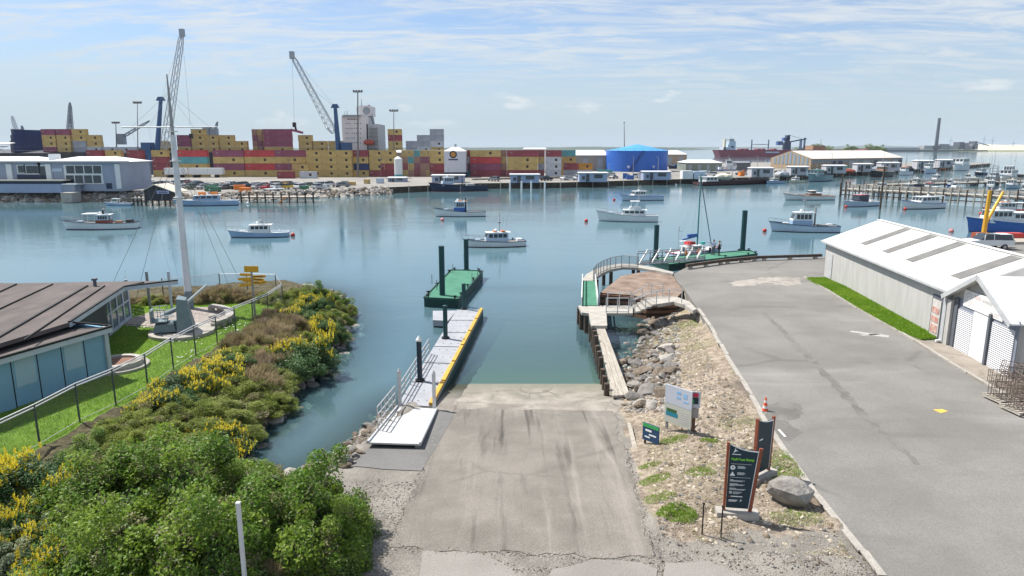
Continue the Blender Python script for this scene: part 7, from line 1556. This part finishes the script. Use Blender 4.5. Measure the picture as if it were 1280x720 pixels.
wb2('superstructure', 911, 920, 176.5, 187.5, BPB); wb2('bridge', 912, 918, 173.5, 176.5, BG, d_=14); wb2('funnel', 905, 908, 174, 187.5, BCr, d_=8); wb2('deck_house', 904, 911, 184, 187.5, BPB); wb2('lettering', 957, 974, 189.6, 191.2, BPB, YB - .3, .2); wb2('window', 914, 917.5, 182.5, 184.5, BN, YB + 1.5, .4)
for x in (940, 961): wb2('deck_crane', x - .8, x + .8, 174.5, 187.5, pm_('loader_navy', (.03, .06, .12)), d_=3); q = MB(); q.beam(W(x, 180.5, YB + 3), W(x + 18 if x == 940 else x - 16, 180.6, YB + 3), 1.2, .8); q.build('jib', BG, t, world=True)
for x in (927, 933, 948, 954, 968): wb2('hatch', x - 1, x + 3, 185.8, 187.4, BRD, d_=16)
wb2('mast', 913.7, 914.1, 169.5, 174, BG, d_=1)
LN = pm_('loader_navy', (.03, .06, .12)); LBb = pm_('loader_blue', (.06, .13, .32)); t = thing('ship_loader', 'dark blue ship loader with long boom behind the bulk carrier', 'crane', W(985, 190, YB + 60)); Yl = YB + 50
for nm, p0, p1, y0, y1, m in (('leg', 980, 989, 178, 190, LN), ('machinery_house', 979.5, 986, 172, 176, LBb), ('counterweight', 972, 979, 176.5, 181.5, LBb), ('tower', 983, 988, 169, 178, LN), ('leg', 1001, 1003, 174, 190, LN), ('leg', 1006, 1007.5, 172, 190, LN)): wbx(MB(), p0, p1, y0, y1, Yl, Yl + 8).build(nm, m, t, world=True)
MB().beam(W(984, 178, Yl), W(1008, 173.5, Yl), 2, 1.8).build('boom', LN, t, world=True); MB().tube(W(985.5, 168.5, Yl), W(1003, 174, Yl), .3, n=4).build('stay', LN, t, world=True)
t = thing('port_sheds', 'brown sheds and stockpiles on the far berth right of the ship loader', 'shed', W(1022, 187, 900))
wbx(MB(), 1016, 1032, 182, 189, 1100, 1130).build('wall', BWd, t, world=True); wbx(MB(), 960, 1060, 187.2, 188.8, 1090, 1100).build('jetty', m_dtimber, t, world=True); wbx(MB(), 1026, 1026.6, 174, 183, 1100, 1102).build('mast', BG, t, world=True)
# ---- smelter on the far shore
YS = 2700; t = thing('smelter_works', 'distant smelter works with one very tall dark chimney', 'factory', W(1170, 188, YS)); a, b = W(1170, 184, YS), W(1171.5, 147.5, YS); SG = pm_('smelter_grey', (.22, .22, .25)); SD = pm_('smelter_dark', (.07, .08, .10)); SL = pm_('smelter_pale', (.34, .32, .34))
MB().lathe([(9, 0), (6.5, 12), (5.2, b.z - 5), (5.2, b.z - 5.01), (4.8, b.z)], (a.x, YS, 0), 16).build('chimney', SD, t, world=True)
for p0, p1, y0, y1, m in ((1060, 1096, 186, 188.5, SL), (1100, 1150, 184.5, 187.5, SL), (1155, 1166, 182, 186.5, SL), (1166, 1176, 182, 186.5, SD), (1176, 1187, 180, 186.5, SG), (1187, 1198, 182, 186.8, SL), (1199, 1206, 177.5, 186.5, SD), (1206, 1212, 178.5, 186.5, SG), (1212, 1219, 182.5, 187, SL), (1215, 1223, 180, 187, SG), (1219, 1222, 176.5, 181, SD), (1080, 1235, 187.6, 189.4, SD)): wbx(MB(), p0, p1, y0, y1, YS - 10, YS + 30).build('works_building', m, t, world=True)
MB().beam(W(1222, 178, YS), W(1236, 182, YS), 3, 3).build('conveyor', SG, t, world=True)
for i, (px, y0, y1) in enumerate(((1229.5, 182, 173), (1240, 182, 174.5), (1188, 182, 175), (1266, 183, 178))):
    a, b = W(px, y0, 3200), W(px + .5, y1, 3200); t = thing('wind_turbine', f"faint distant wind turbine, {['left of two', 'right of two', 'one above the smelter roofs', 'farthest right'][i]} on the dunes" if i != 2 else 'faint distant wind turbine above the smelter roofs', 'wind turbine', a); MB().tube(a, b, 2.0, 1.2, 6).build('tower', BPB, t, world=True)
    o = MB(); [o.beam(b, b + Vector((14 * math.cos(R(q)), -2, 14 * math.sin(R(q)))), 1.0, 1.4) for q in (80, 200, 320)]; o.build('rotor', BPB, t, world=True)
# ---- reflections want the shore to be real: small far tree clumps beyond the yellow warehouse are in p6

bins_ = []; clutter = [BW, BB, BO, BG, CM['M'][1], BWd, BR, BPB, BK, BGr]; n_ = 0
for i in range(64):
    px = random.uniform(735, 1150) if i < 50 else random.uniform(240, 480); top_ = np.interp(px, [p[0] for p in FAR_PX], [p[1] for p in FAR_PX]); py = top_ - random.uniform(.8, 6 if px < 900 else 3.5); p = G(px, py, 1.8); s_ = (random.uniform(1, 3.2), random.uniform(1, 2), random.uniform(.7, 1.9))
    o = MB(); o.box((0, 0, s_[2] / 2 + .1), s_, top=(.96, .94)); o.box((0, 0, s_[2] + .14), (s_[0] * 1.04, s_[1] * 1.04, .08)); [o.box((x * s_[0], 0, .06), (.15, s_[1], .12)) for x in (-.35, .35)]; bins_.append((px, s_, o, p))
cn_ = ['white', 'blue', 'orange', 'navy', 'mustard', 'brown', 'rusty', 'pale blue', 'black', 'green']
for i, (px, s_, o, p) in enumerate(sorted(bins_, key=lambda q: q[0])):
    j = random.randrange(10); n1, n2 = ('car park shore', i) if px < 500 else ('far quay', i - 14)
    o.build('fish_bin', clutter[j], label=f"{cn_[j]} gear bin, {('number %d' % 0) if n2 >= len(ORD) else ORD[n2]} from the left on the {n1}" if n2 < len(ORD) else f"{cn_[j]} gear bin on the far quay, {ORD[49 - n2] if 49 - n2 < len(ORD) else 'middle'} from the right", cat='bin', group='bins on the far quay', loc=p, rz=random.uniform(-.4, .4))
for i in range(13):
    px = 760 + i * 31; top_ = np.interp(px, [p[0] for p in FAR_PX], [p[1] for p in FAR_PX]); p = G(px, top_ - 1.2, 1.8); t = thing('quay_lamp', f"slim lamp or derrick pole at the quay edge, {ORD[i]} from the left", 'lamp post', p); h = random.uniform(4, 9); MB().tube((0, 0, 0), (0, 0, h), .12, .07, 6).build('pole', BST, t); MB().beam((0, 0, h), (random.uniform(-2, 2), 0, h + .3), .12, .12).build('arm', BST, t)
# ================================================= VEGETATION AND LOOSE STONES
def lm(name, c, c2, tr=.25, rough=.5): return mat('leaf_' + name, c, rough, col2=c2, vs=3, transl=tr, spec=.3)
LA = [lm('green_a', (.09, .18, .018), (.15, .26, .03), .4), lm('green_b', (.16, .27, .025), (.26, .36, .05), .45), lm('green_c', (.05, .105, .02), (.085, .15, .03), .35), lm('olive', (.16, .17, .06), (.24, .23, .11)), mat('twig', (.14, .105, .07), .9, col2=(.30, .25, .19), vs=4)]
LC = [lm('mound_a', (.20, .26, .045), (.28, .35, .07), .5), lm('mound_b', (.27, .32, .07), (.36, .40, .11), .5), lm('mound_c', (.14, .17, .045), (.20, .23, .07), .4), lm('mound_d', (.20, .18, .08), (.28, .25, .13)), LA[4]]
LD = [lm('straw_a', (.33, .25, .15), (.44, .36, .24), .4), lm('straw_b', (.25, .21, .10), (.34, .29, .16), .4), lm('straw_c', (.20, .21, .08), (.27, .27, .12), .4), lm('straw_d', (.27, .20, .14), (.36, .29, .20)), LA[4]]
LB = [lm('lupin_a', (.05, .12, .035), (.09, .19, .05)), lm('lupin_b', (.035, .085, .03), (.06, .13, .04)), lm('lupin_c', (.08, .15, .05), (.12, .21, .07)), lm('lupin_yellow', (.62, .50, .02), (.78, .66, .05), .2), LA[4]]
LE = [lm('sage_a', (.13, .18, .11), (.20, .26, .16)), lm('sage_b', (.09, .13, .07), (.15, .2, .11)), lm('sage_c', (.17, .22, .12), (.24, .29, .17)), lm('sage_d', (.20, .23, .10), (.27, .3, .14)), LA[4]]
def quads_mesh(name, C_, T_, Wv, mi, mats, tri=False):
    """one small diamond leaf per row: centre C, half length vector T, half width vector W"""
    n = len(C_); v = np.stack([C_ - T_, C_ + Wv - T_ * .1, C_ + T_, C_ - Wv - T_ * .1], 1).reshape(-1, 3)
    me = bpy.data.meshes.new(name); me.vertices.add(4 * n); me.vertices.foreach_set('co', v.ravel()); me.loops.add(4 * n); me.loops.foreach_set('vertex_index', np.arange(4 * n)); me.polygons.add(n)
    me.polygons.foreach_set('loop_start', np.arange(n) * 4)
    for m in mats: me.materials.append(m)
    me.polygons.foreach_set('material_index', mi.astype(int)); me.update(); me.validate(); return me
def unit(a): return a / (np.linalg.norm(a, axis=-1, keepdims=True) + 1e-9)
def foliage(kind, seed):
    r = np.random.default_rng(seed); P = dict(A=(30000, .029, .60, LA, 60, .25), B=(22000, .030, .42, LB, 60, .20), C=(26000, .042, .20, LC, 80, .16), D=(12000, .15, .04, LD, 60, .18), E=(20000, .026, .40, LE, 60, .15))[kind]
    n, ln, asp, mats, nc, cr = P
    # clumps over an uneven dome of radius 1 and height 1
    th = r.random(nc) * 6.283; el = np.arcsin(r.random(nc) ** .8); lob = 1 + .16 * np.sin(3 * th + seed) + .10 * np.sin(7 * th + seed * 2) + (r.random(nc) - .5) * (.50 if kind == 'A' else .3 if kind == 'B' else .14)
    cc = np.stack([np.cos(th) * np.cos(el), np.sin(th) * np.cos(el), np.sin(el) * .95], 1) * lob[:, None] * .86
    if kind == 'A': cc[:12] *= (1.18 + .2 * r.random((12, 1)))
    k = r.integers(0, nc, n); rad = cr * (.6 + .9 * r.random(nc))[k]; d = unit(r.normal(size=(n, 3))) * (r.random(n) ** .33)[:, None] * rad[:, None]; C_ = cc[k] + d; C_[:, 2] = np.abs(C_[:, 2]) * .98 + .02
    out_ = unit(C_ * np.array([1, 1, .9])); jit = r.normal(size=(n, 3))
    if kind in 'AEB': nn = unit(out_ * .5 + np.array([0, 0, .45]) + jit * .55); T_ = unit(np.cross(nn, r.normal(size=(n, 3))))
    elif kind == 'C': T_ = unit(out_ * .9 + jit * .5 + np.array([0, 0, .15])); nn = unit(np.cross(T_, np.cross(out_ + np.array([-.3, .1, .4]), T_) + r.normal(size=(n, 3)) * .35))
    else: T_ = unit(out_ * .7 + jit * .25 + np.array([0, 0, .75])); nn = unit(np.cross(T_, r.normal(size=(n, 3))))
    l_ = ln * (.6 + .8 * r.random(n)); T2 = T_ * l_[:, None]; W_ = np.cross(nn, T_) * (l_ * asp)[:, None]
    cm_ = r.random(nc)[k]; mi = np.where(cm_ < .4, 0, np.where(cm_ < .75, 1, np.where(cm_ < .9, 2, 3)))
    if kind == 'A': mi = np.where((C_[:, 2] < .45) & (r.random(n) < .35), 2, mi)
    mi = np.where(r.random(n) < .15, r.integers(0, 3, n), mi)
    if kind in 'B': mi = np.where(mi == 3, 2, mi)
    tw = r.random(n) < (.10 if kind == 'A' else .05 if kind == 'C' else .02); mi = np.where(tw, 4, mi); T2[tw] = T_[tw] * ln * 2.4; W_[tw] *= .22
    Cs, Ts, Ws, ms = [C_], [T2], [W_], [mi]
    if kind in 'AB':      # bare stems that fork out through the crown
        m_ = 260; e0 = cc[r.integers(0, nc, m_)] * (.75 + .4 * r.random((m_, 1))); d_ = unit(e0 + r.normal(size=(m_, 3)) * .35) * (.10 + .10 * r.random((m_, 1))); wv_ = unit(np.cross(d_, r.normal(size=(m_, 3)))) * .0045
        Cs.append(e0); Ts.append(d_); Ws.append(wv_); ms.append(np.full(m_, 4))
    if kind == 'B':       # upright flower spikes, thickest on the higher clumps to one side
        ns = 620; side = np.argsort(-np.cos(th - 1.0) * .6 - cc[:, 2]); kk = side[r.integers(0, int(nc * .5), ns)]; p = cc[kk] * 1.06 + r.normal(size=(ns, 3)) * .09; p[:, 2] = np.abs(p[:, 2]) + .10
        for q in range(9):
            h = (q - 4) / 4 * .055; a_ = q * 2.4 + r.random(ns) * 6; off = np.stack([np.cos(a_), np.sin(a_), np.zeros(ns)], 1) * .014
            Cs.append(p + off + np.array([0, 0, h])); T3 = np.stack([np.cos(a_) * .014, np.sin(a_) * .014, np.full(ns, .020)], 1); Ts.append(T3); Ws.append(np.stack([-np.sin(a_), np.cos(a_), np.zeros(ns)], 1) * .016 * (1.2 - q * .07)); ms.append(np.full(ns, 3))
    return quads_mesh('foliage_' + kind, np.concatenate(Cs), np.concatenate(Ts), np.concatenate(Ws), np.concatenate(ms), mats)
FM = {k: [foliage(k, i * 7 + ord(k)) for i in range(3 if k in 'ABC' else 2)] for k in 'ABCDE'}
def core_mesh(seed, m):  # solid lump added inside each crown for occlusion, no modelled branches
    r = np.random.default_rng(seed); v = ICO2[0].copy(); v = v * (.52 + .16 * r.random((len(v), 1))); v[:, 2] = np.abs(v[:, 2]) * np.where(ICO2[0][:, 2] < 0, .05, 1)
    me = bpy.data.meshes.new('crown_core'); me.from_pydata(v.tolist(), [], ICO2[1].tolist()); me.materials.append(m); me.polygons.foreach_set('use_smooth', [True] * len(me.polygons)); return me
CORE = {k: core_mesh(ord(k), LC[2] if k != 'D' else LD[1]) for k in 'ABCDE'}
NAMES = dict(A=('leafy_shrub', 'bright green leafy shrub', 'shrub'), B=('lupin_bush', 'yellow flowered lupin bush', 'bush'), C=('mounded_shrub', 'soft olive mounded shrub', 'shrub'), D=('tussock', 'brown straw coloured tussock clump', 'tussock'), E=('sage_shrub', 'pale grey green shrub', 'shrub'))
veg = [(358, 376, 1.1, .8, 'C'), (372, 373, 1.2, .9, 'C'), (388, 373, 1.2, 1.0, 'A'), (404, 376, 1.2, 1.0, 'C'), (417, 382, 1.2, 1.0, 'A'), (428, 393, 1.1, .9, 'C'), (412, 390, 1.2, 1.1, 'C'), (362, 388, 1.1, .9, 'C'), (384, 384, 1.1, .9, 'B'), (398, 388, 1.2, 1.1, 'B'), (372, 401, 1.5, 1.1, 'B'), (345, 400, 1.3, .8, 'D'), (356, 414, 1.6, 1.1, 'D'), (388, 407, 1.4, 1.0, 'C'), (411, 402, 1.4, 1.0, 'C'), (420, 406, 1.1, .9, 'A'),
       (401, 427, 1.7, 1.4, 'B'), (415, 424, 1.1, .8, 'C'), (330, 420, 1.6, 1.0, 'D'), (312, 434, 1.6, 1.0, 'D'), (345, 436, 1.9, 1.2, 'D'), (380, 436, 1.5, 1.1, 'C'), (372, 462, 2.1, 1.8, 'B'), (392, 452, 1.4, 1.1, 'B'), (336, 456, 1.7, 1.1, 'D'), (300, 452, 1.5, .9, 'C'),
       (284, 464, 1.5, .9, 'B'), (312, 476, 1.9, 1.1, 'D'), (344, 482, 1.7, .9, 'C'), (258, 478, 1.5, 1.1, 'B'), (232, 492, 1.5, 1.1, 'B'), (272, 496, 1.7, 1.0, 'C'), (303, 502, 1.9, 1.0, 'C'), (328, 512, 1.6, .8, 'C'), (206, 510, 1.4, 1.0, 'B'), (236, 517, 1.7, .9, 'C'),
       (270, 528, 1.9, .9, 'C'), (298, 540, 1.4, .7, 'C'), (190, 530, 1.5, .9, 'C'), (222, 552, 1.8, 1.0, 'C'), (268, 560, 1.5, 1.1, 'B'), (152, 547, 1.3, .8, 'C'), (165, 572, 1.6, 1.0, 'C'), (118, 572, 1.1, .8, 'A'), (124, 602, 1.6, .9, 'C'), (84, 590, .9, .6, 'C'), (180, 600, 1.6, 1.1, 'C'),
       (236, 612, 1.8, 1.3, 'A'), (290, 612, 1.4, .9, 'A'), (140, 648, 1.8, 1.7, 'A'), (200, 655, 2.0, 2.1, 'A'), (262, 660, 1.9, 2.1, 'A'), (312, 656, 1.6, 1.4, 'A'), (358, 648, 1.1, 1.0, 'A'), (396, 664, 1.25, 1.6, 'A'), (418, 686, 1.05, 1.3, 'A'), (350, 702, 1.7, 2.0, 'A'),
       (298, 722, 1.6, 1.9, 'A'), (238, 730, 1.8, 2.0, 'A'), (176, 726, 1.6, 1.8, 'A'), (398, 716, 1.2, 1.2, 'A'), (128, 712, 1.2, 1.3, 'A'), (22, 642, 1.9, 1.7, 'B'), (70, 640, 1.5, 1.4, 'B'), (-25, 625, 1.6, 1.4, 'B'), (30, 694, 1.2, 1.0, 'E'), (78, 704, 1.2, 1.0, 'B'), (-10, 690, 1.3, 1.3, 'B'), (98, 668, 1.2, 1.1, 'C'), (60, 676, 1.0, .9, 'E'), (330, 728, 1.3, .9, 'D'),
       (322, 604, 1.1, .6, 'C')]
for bk_ in [(172, 380, 1.0, .6, 'D'), (192, 379, 1.1, .7, 'C'), (212, 378, 1.1, .7, 'D'), (232, 377.5, 1.1, .7, 'D'), (252, 377, 1.2, .8, 'D'), (271, 376.5, 1.4, 1.2, 'D'), (288, 375.5, 1.3, 1.1, 'D'), (304, 375.5, 1.2, .9, 'D'), (320, 375.5, 1.1, .7, 'D'), (334, 377, 1.1, .8, 'C'), (348, 379, 1.0, .9, 'C')]: veg.append(bk_ + (1,))
cnt = {}
order = sorted(range(len(veg)), key=lambda i: -veg[i][1])
for i in order:
    px, py, r_, h, k, *bk_ = veg[i]; p = GT(px, py); p.z = max(p.z, .25) - .08; nm, look, cat = NAMES[k]; key = (k, bool(bk_)); cnt[key] = cnt.get(key, 0) + 1
    if k == 'B' and px > 200 and px < 300 and py < 520: look = 'bright yellow low lupin bush'; 
    where = 'behind the museum lawn' if bk_ else 'on the left bank'
    lab = f"{look}, {ORD[cnt[key] - 1]} nearest the camera {where}"
    t = thing(nm, lab, cat, p, random.uniform(0, 6.28)); t.scale = (r_, r_ * random.uniform(.9, 1.1), h)
    for part, me in (('crown', random.choice(FM[k])), ('crown_core', CORE[k])):
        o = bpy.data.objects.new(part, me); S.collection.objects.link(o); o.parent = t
# distant tree clumps beyond the yellow warehouse
for i, (px, Y, r_, h) in enumerate(((1001, 1250, 9, 7), (1011, 1250, 10, 9), (1022, 1260, 12, 11), (1033, 1270, 10, 8), (1063, 1500, 10, 10), (1068, 1500, 8, 8), (1089, 1700, 14, 12), (1098, 1700, 12, 10))):
    p = W(px, 188, Y); t = thing('distant_tree', f"small dark distant tree clump on the skyline past the ship loader, {ORD[i]} from left", 'tree', (p.x, Y, 5), i); t.scale = (r_ * 1.3, r_ * 1.3, h)
    for part, me in (('crown', FM['A'][i % 3]), ('crown_core', CORE['A'])): o = bpy.data.objects.new(part, me); S.collection.objects.link(o); o.parent = t
MB().prism(P2([(985, 188.4), (1120, 188.4), (1130, 187.2), (985, 187.2)], 1.8), -1, 5.2).build('far_shore', m_dist, kind='structure')
# ---- grass blades on the lawns (stuff)
def scatter(poly, n, zf, box_=None):
    xs_ = np.array([q[0] for q in poly]); ys_ = np.array([q[1] for q in poly]); x0, x1, y0, y1 = box_ or (xs_.min(), xs_.max(), ys_.min(), ys_.max()); o = []
    x = rng.uniform(x0, x1, n * 3); y = rng.uniform(y0, y1, n * 3); k = inside(x, y, poly); x, y = x[k][:n], y[k][:n]; return x, y
def grass(name, poly, n, z, ln, mats, box_=None, lean=.5):
    x, y = scatter(poly, n, z, box_); n = len(x); zz = z(x, y) if callable(z) else np.full(n, z)
    C_ = np.stack([x, y, zz + ln * .35], 1); T_ = unit(rng.normal(size=(n, 3)) * lean + np.array([0, 0, 1])) * (ln * (.5 + rng.random(n)) * .5)[:, None]
    a_ = rng.random(n) * 6.28; W_ = np.stack([np.cos(a_), np.sin(a_), np.zeros(n)], 1) * ln * .10; pn = fbm(x, y, .6, 3); mi = np.where(rng.random(n) < .25, rng.integers(0, len(mats), n), np.where(pn > .5, 0, 1))
    me = quads_mesh(name, C_, T_, W_, mi, mats); o = bpy.data.objects.new(name, me); S.collection.objects.link(o); return tag(o, kind='stuff')
GRm = [lm('grass_a', (.15, .29, .015), (.21, .37, .025), .4), lm('grass_b', (.21, .34, .025), (.29, .43, .04), .4), lm('grass_c', (.18, .24, .05), (.25, .3, .08), .3)]
grass('grass', LAWN, 120000, 1.6, .11, GRm, (-34, -6, 22, 54)); grass('grass', GS, 45000, 1.88, .16, GRm, lean=.7)
x, y = scatter(LAWN, 900, 0, (-30, -12, 30, 48)); k = (fbm(x, y, .35, 2) > .5) & (x < -15); x, y = x[k], y[k]; C_ = np.stack([x, y, np.full(len(x), 1.69)], 1); e = np.tile(np.array([[.05, 0, .01]]), (len(x), 1)); o = bpy.data.objects.new('daisies', quads_mesh('daisies', C_, e, np.tile(np.array([[0, .05, .01]]), (len(x), 1)), np.zeros(len(x)), [BW])); S.collection.objects.link(o); tag(o, kind='stuff')
# ---- stones
rock_meshes = []
for i in range(14):
    r_ = np.random.default_rng(100 + i); v = ICO2[0].copy()
    for _ in range(8): nrm = unit(r_.normal(size=3)); v = v - np.clip(v @ nrm - (.50 + .3 * r_.random()), 0, None)[:, None] * nrm
    v *= np.array([1.15, .8, .6]) * (1 + (r_.random((len(v), 1)) - .5) * .04); me = bpy.data.meshes.new('rock'); me.from_pydata(v.tolist(), [], ICO2[1].tolist()); me.materials.append(m_rk[(0, 1, 1, 0, 2)[i % 5]]); rock_meshes.append(me)
def rocks(poly_px, n, s0, s1, label, group, maxr=None, z_off=0, pw=2.0, tilt=.5):
    done = []; tries = 0
    xs_ = [q[0] for q in poly_px]; ys_ = [q[1] for q in poly_px]
    while len(done) < n and tries < n * 30:
        tries += 1; px, py = random.uniform(min(xs_), max(xs_)), random.uniform(min(ys_), max(ys_))
        if not inside(np.array([px]), np.array([py]), poly_px)[0]: continue
        p = GT(px, py); s_ = s0 + (s1 - s0) * random.random() ** pw
        if any((p.x - q[0]) ** 2 + (p.y - q[1]) ** 2 < (.55 * (s_ + q[2])) ** 2 for q in done): continue
        done.append((p.x, p.y, s_)); o = bpy.data.objects.new('rock', random.choice(rock_meshes)); S.collection.objects.link(o)
        o.location = (p.x, p.y, p.z + s_ * .18 + z_off); o.scale = (s_, s_ * random.uniform(.7, 1.1), s_ * random.uniform(.7, 1.2)); o.rotation_euler = (random.uniform(-tilt, tilt), random.uniform(-tilt, tilt), random.uniform(0, 6.28)); tag(o, label, 'rock', group)
rocks([(760, 408), (780, 396), (812, 388), (830, 404), (838, 430), (843, 462), (836, 485), (812, 512), (792, 512), (782, 488), (770, 445)], 230, .13, .74, 'grey angular rock on the rocky bank beside the plank jetty', 'rocks beside the plank jetty')
rocks([(392, 583), (410, 572), (440, 548), (468, 522), (486, 505), (492, 512), (476, 534), (452, 566), (440, 584), (412, 596)], 80, .12, .42, 'pale angular rock between the gangway pad and the cove', 'rocks beside the gangway pad')
cs_, ss_ = [], []
for p, d_ in along(left_shore[3:17], .5):
    nrm = Vector((d_.y, -d_.x))
    for _ in range(2): q = p + nrm * random.uniform(-1.0, .5); cs_.append((q.x, q.y, tz(q.x, q.y) + .05)); ss_.append(random.uniform(.14, .42))
rock_field('shore_rocks', cs_, ss_, m_rk, sub=ICO2, jag=.10)
cs_, ss_ = [], []
for _ in range(900):
    px, py = random.uniform(380, 500), random.uniform(500, 600); p = GT(px, py)
    if p.z < .9 and p.z > -.3 and p.x < -5.2: cs_.append(tuple(p)); ss_.append(random.uniform(.05, .16))
for _ in range(1500):
    px, py = random.uniform(755, 850), random.uniform(390, 515); p = GT(px, py)
    if p.x > 5.5 and p.z < 1.7: cs_.append(tuple(p)); ss_.append(random.uniform(.05, .18))
rock_field('small_stones', cs_, ss_, m_rk)
# stones, clods and straw on the dirt and gravel
cs_, ss_ = [], []
DP = [(800, 520), (860, 400), (905, 470), (985, 580), (1070, 700), (880, 680), (820, 640)]
dpw = [tuple(GT(*q))[:2] for q in DP]; x, y = scatter(dpw, 3600, 0); z = terrain(x, y); d_m = [mat('clod', (.16, .12, .08), .95, col2=(.30, .24, .17)), mat('clod_pale', (.40, .34, .26), .95, col2=(.54, .48, .40)), m_rk[0]]
rock_field('loose_stones', np.stack([x, y, z], 1).tolist(), (.02 + .07 * rng.random(len(x)) ** 2.5).tolist(), d_m)
x, y = scatter(dpw, 26000, 0); k = fbm(x, y, .5, 3) > .40; x, y = x[k], y[k]; z = terrain(x, y) + .02; n = len(x); a_ = rng.random(n) * 6.28; l_ = .03 + .10 * rng.random(n); T_ = np.stack([np.cos(a_) * l_, np.sin(a_) * l_, (rng.random(n) - .4) * .05], 1); W_ = np.stack([-np.sin(a_), np.cos(a_), np.zeros(n)], 1) * .008
straw = [mat('straw_pale', (.38, .32, .24), .9, col2=(.52, .46, .36)), mat('straw_dark', (.16, .12, .075), .9, col2=(.26, .20, .13)), mat('straw_green', (.13, .15, .04), .9, col2=(.20, .21, .07))]
o = bpy.data.objects.new('dry_grass', quads_mesh('dry_grass', np.stack([x, y, z], 1), T_, W_, rng.choice([0, 0, 0, 1, 1, 2], n), straw)); S.collection.objects.link(o); tag(o, kind='stuff')
gp_ = [tuple(GT(*q))[:2] for q in [(440, 600), (520, 600), (500, 680), (470, 735), (380, 735), (420, 640)]]; gp2 = [tuple(GT(*q))[:2] for q in [(822, 640), (880, 690), (1085, 700), (1110, 735), (820, 735)]]
X_, Y_ = zip(*[scatter(q, 1600, 0) for q in (gp_, gp2)]); x, y = np.concatenate(X_), np.concatenate(Y_); rock_field('gravel_stones', np.stack([x, y, terrain(x, y) + .005], 1).tolist(), (.012 + .03 * rng.random(len(x)) ** 2).tolist(), m_rk)
ed_ = [tuple(RP(*q))[:2] for q in [(486, 684), (505, 640), (530, 585), (545, 545)]], [tuple(RP(*q))[:2] for q in [(780, 560), (800, 630), (817, 698), (700, 694), (600, 690), (486, 684)]], [tuple(RP(*q))[:2] for q in [(528, 690), (600, 694), (640, 712), (690, 712), (740, 701), (820, 704)]]
cs_ = []
for e_2 in ed_:
    for p, d_ in along(e_2, .02):
        nn_ = Vector((d_.y, -d_.x)); q = p + nn_ * random.gauss(0, .09); cs_.append((q.x, q.y, float(rampz(q.y)) + .008))
rock_field('edge_gravel', cs_, (.008 + .024 * rng.random(len(cs_)) ** 2).tolist(), m_rk)
def tuft(px, py, r_, n, ln): 
    p = GT(px, py); th = rng.random(n) * 6.28; rr = r_ * rng.random(n) ** .6; x, y = p.x + rr * np.cos(th) * 1.4, p.y + rr * np.sin(th); C_ = np.stack([x, y, terrain(x, y) + ln * .35], 1)
    T_ = unit(rng.normal(size=(n, 3)) * .6 + np.array([0, 0, .8])) * (ln * (.3 + .5 * rng.random(n)))[:, None]; a_ = rng.random(n) * 6.28; W_ = np.stack([np.cos(a_), np.sin(a_), np.zeros(n)], 1) * ln * .09; return C_, T_, W_
parts_ = [tuft(*q) for q in ((846, 642, .45, 1500, .12), (875, 590, .4, 900, .09), (975, 588, .8, 1800, .10), (978, 570, .5, 700, .08), (818, 600, .4, 900, .09), (824, 622, .4, 900, .08), (842, 550, .4, 700, .10), (886, 551, .25, 500, .10), (812, 582, .3, 500, .08), (995, 645, .6, 900, .08), (925, 530, .7, 700, .07), (870, 400, 1.2, 1200, .10), (850, 410, 1.5, 1500, .09), (840, 425, 1.2, 900, .09), (880, 430, 1, 700, .08), (340, 728, .6, 1500, .25))]
C_, T_, W_ = (np.concatenate(q) for q in zip(*parts_)); o = bpy.data.objects.new('grass_tufts', quads_mesh('grass_tufts', C_, T_, W_, rng.integers(0, 3, len(C_)), GRm)); S.collection.objects.link(o); tag(o, kind='stuff')
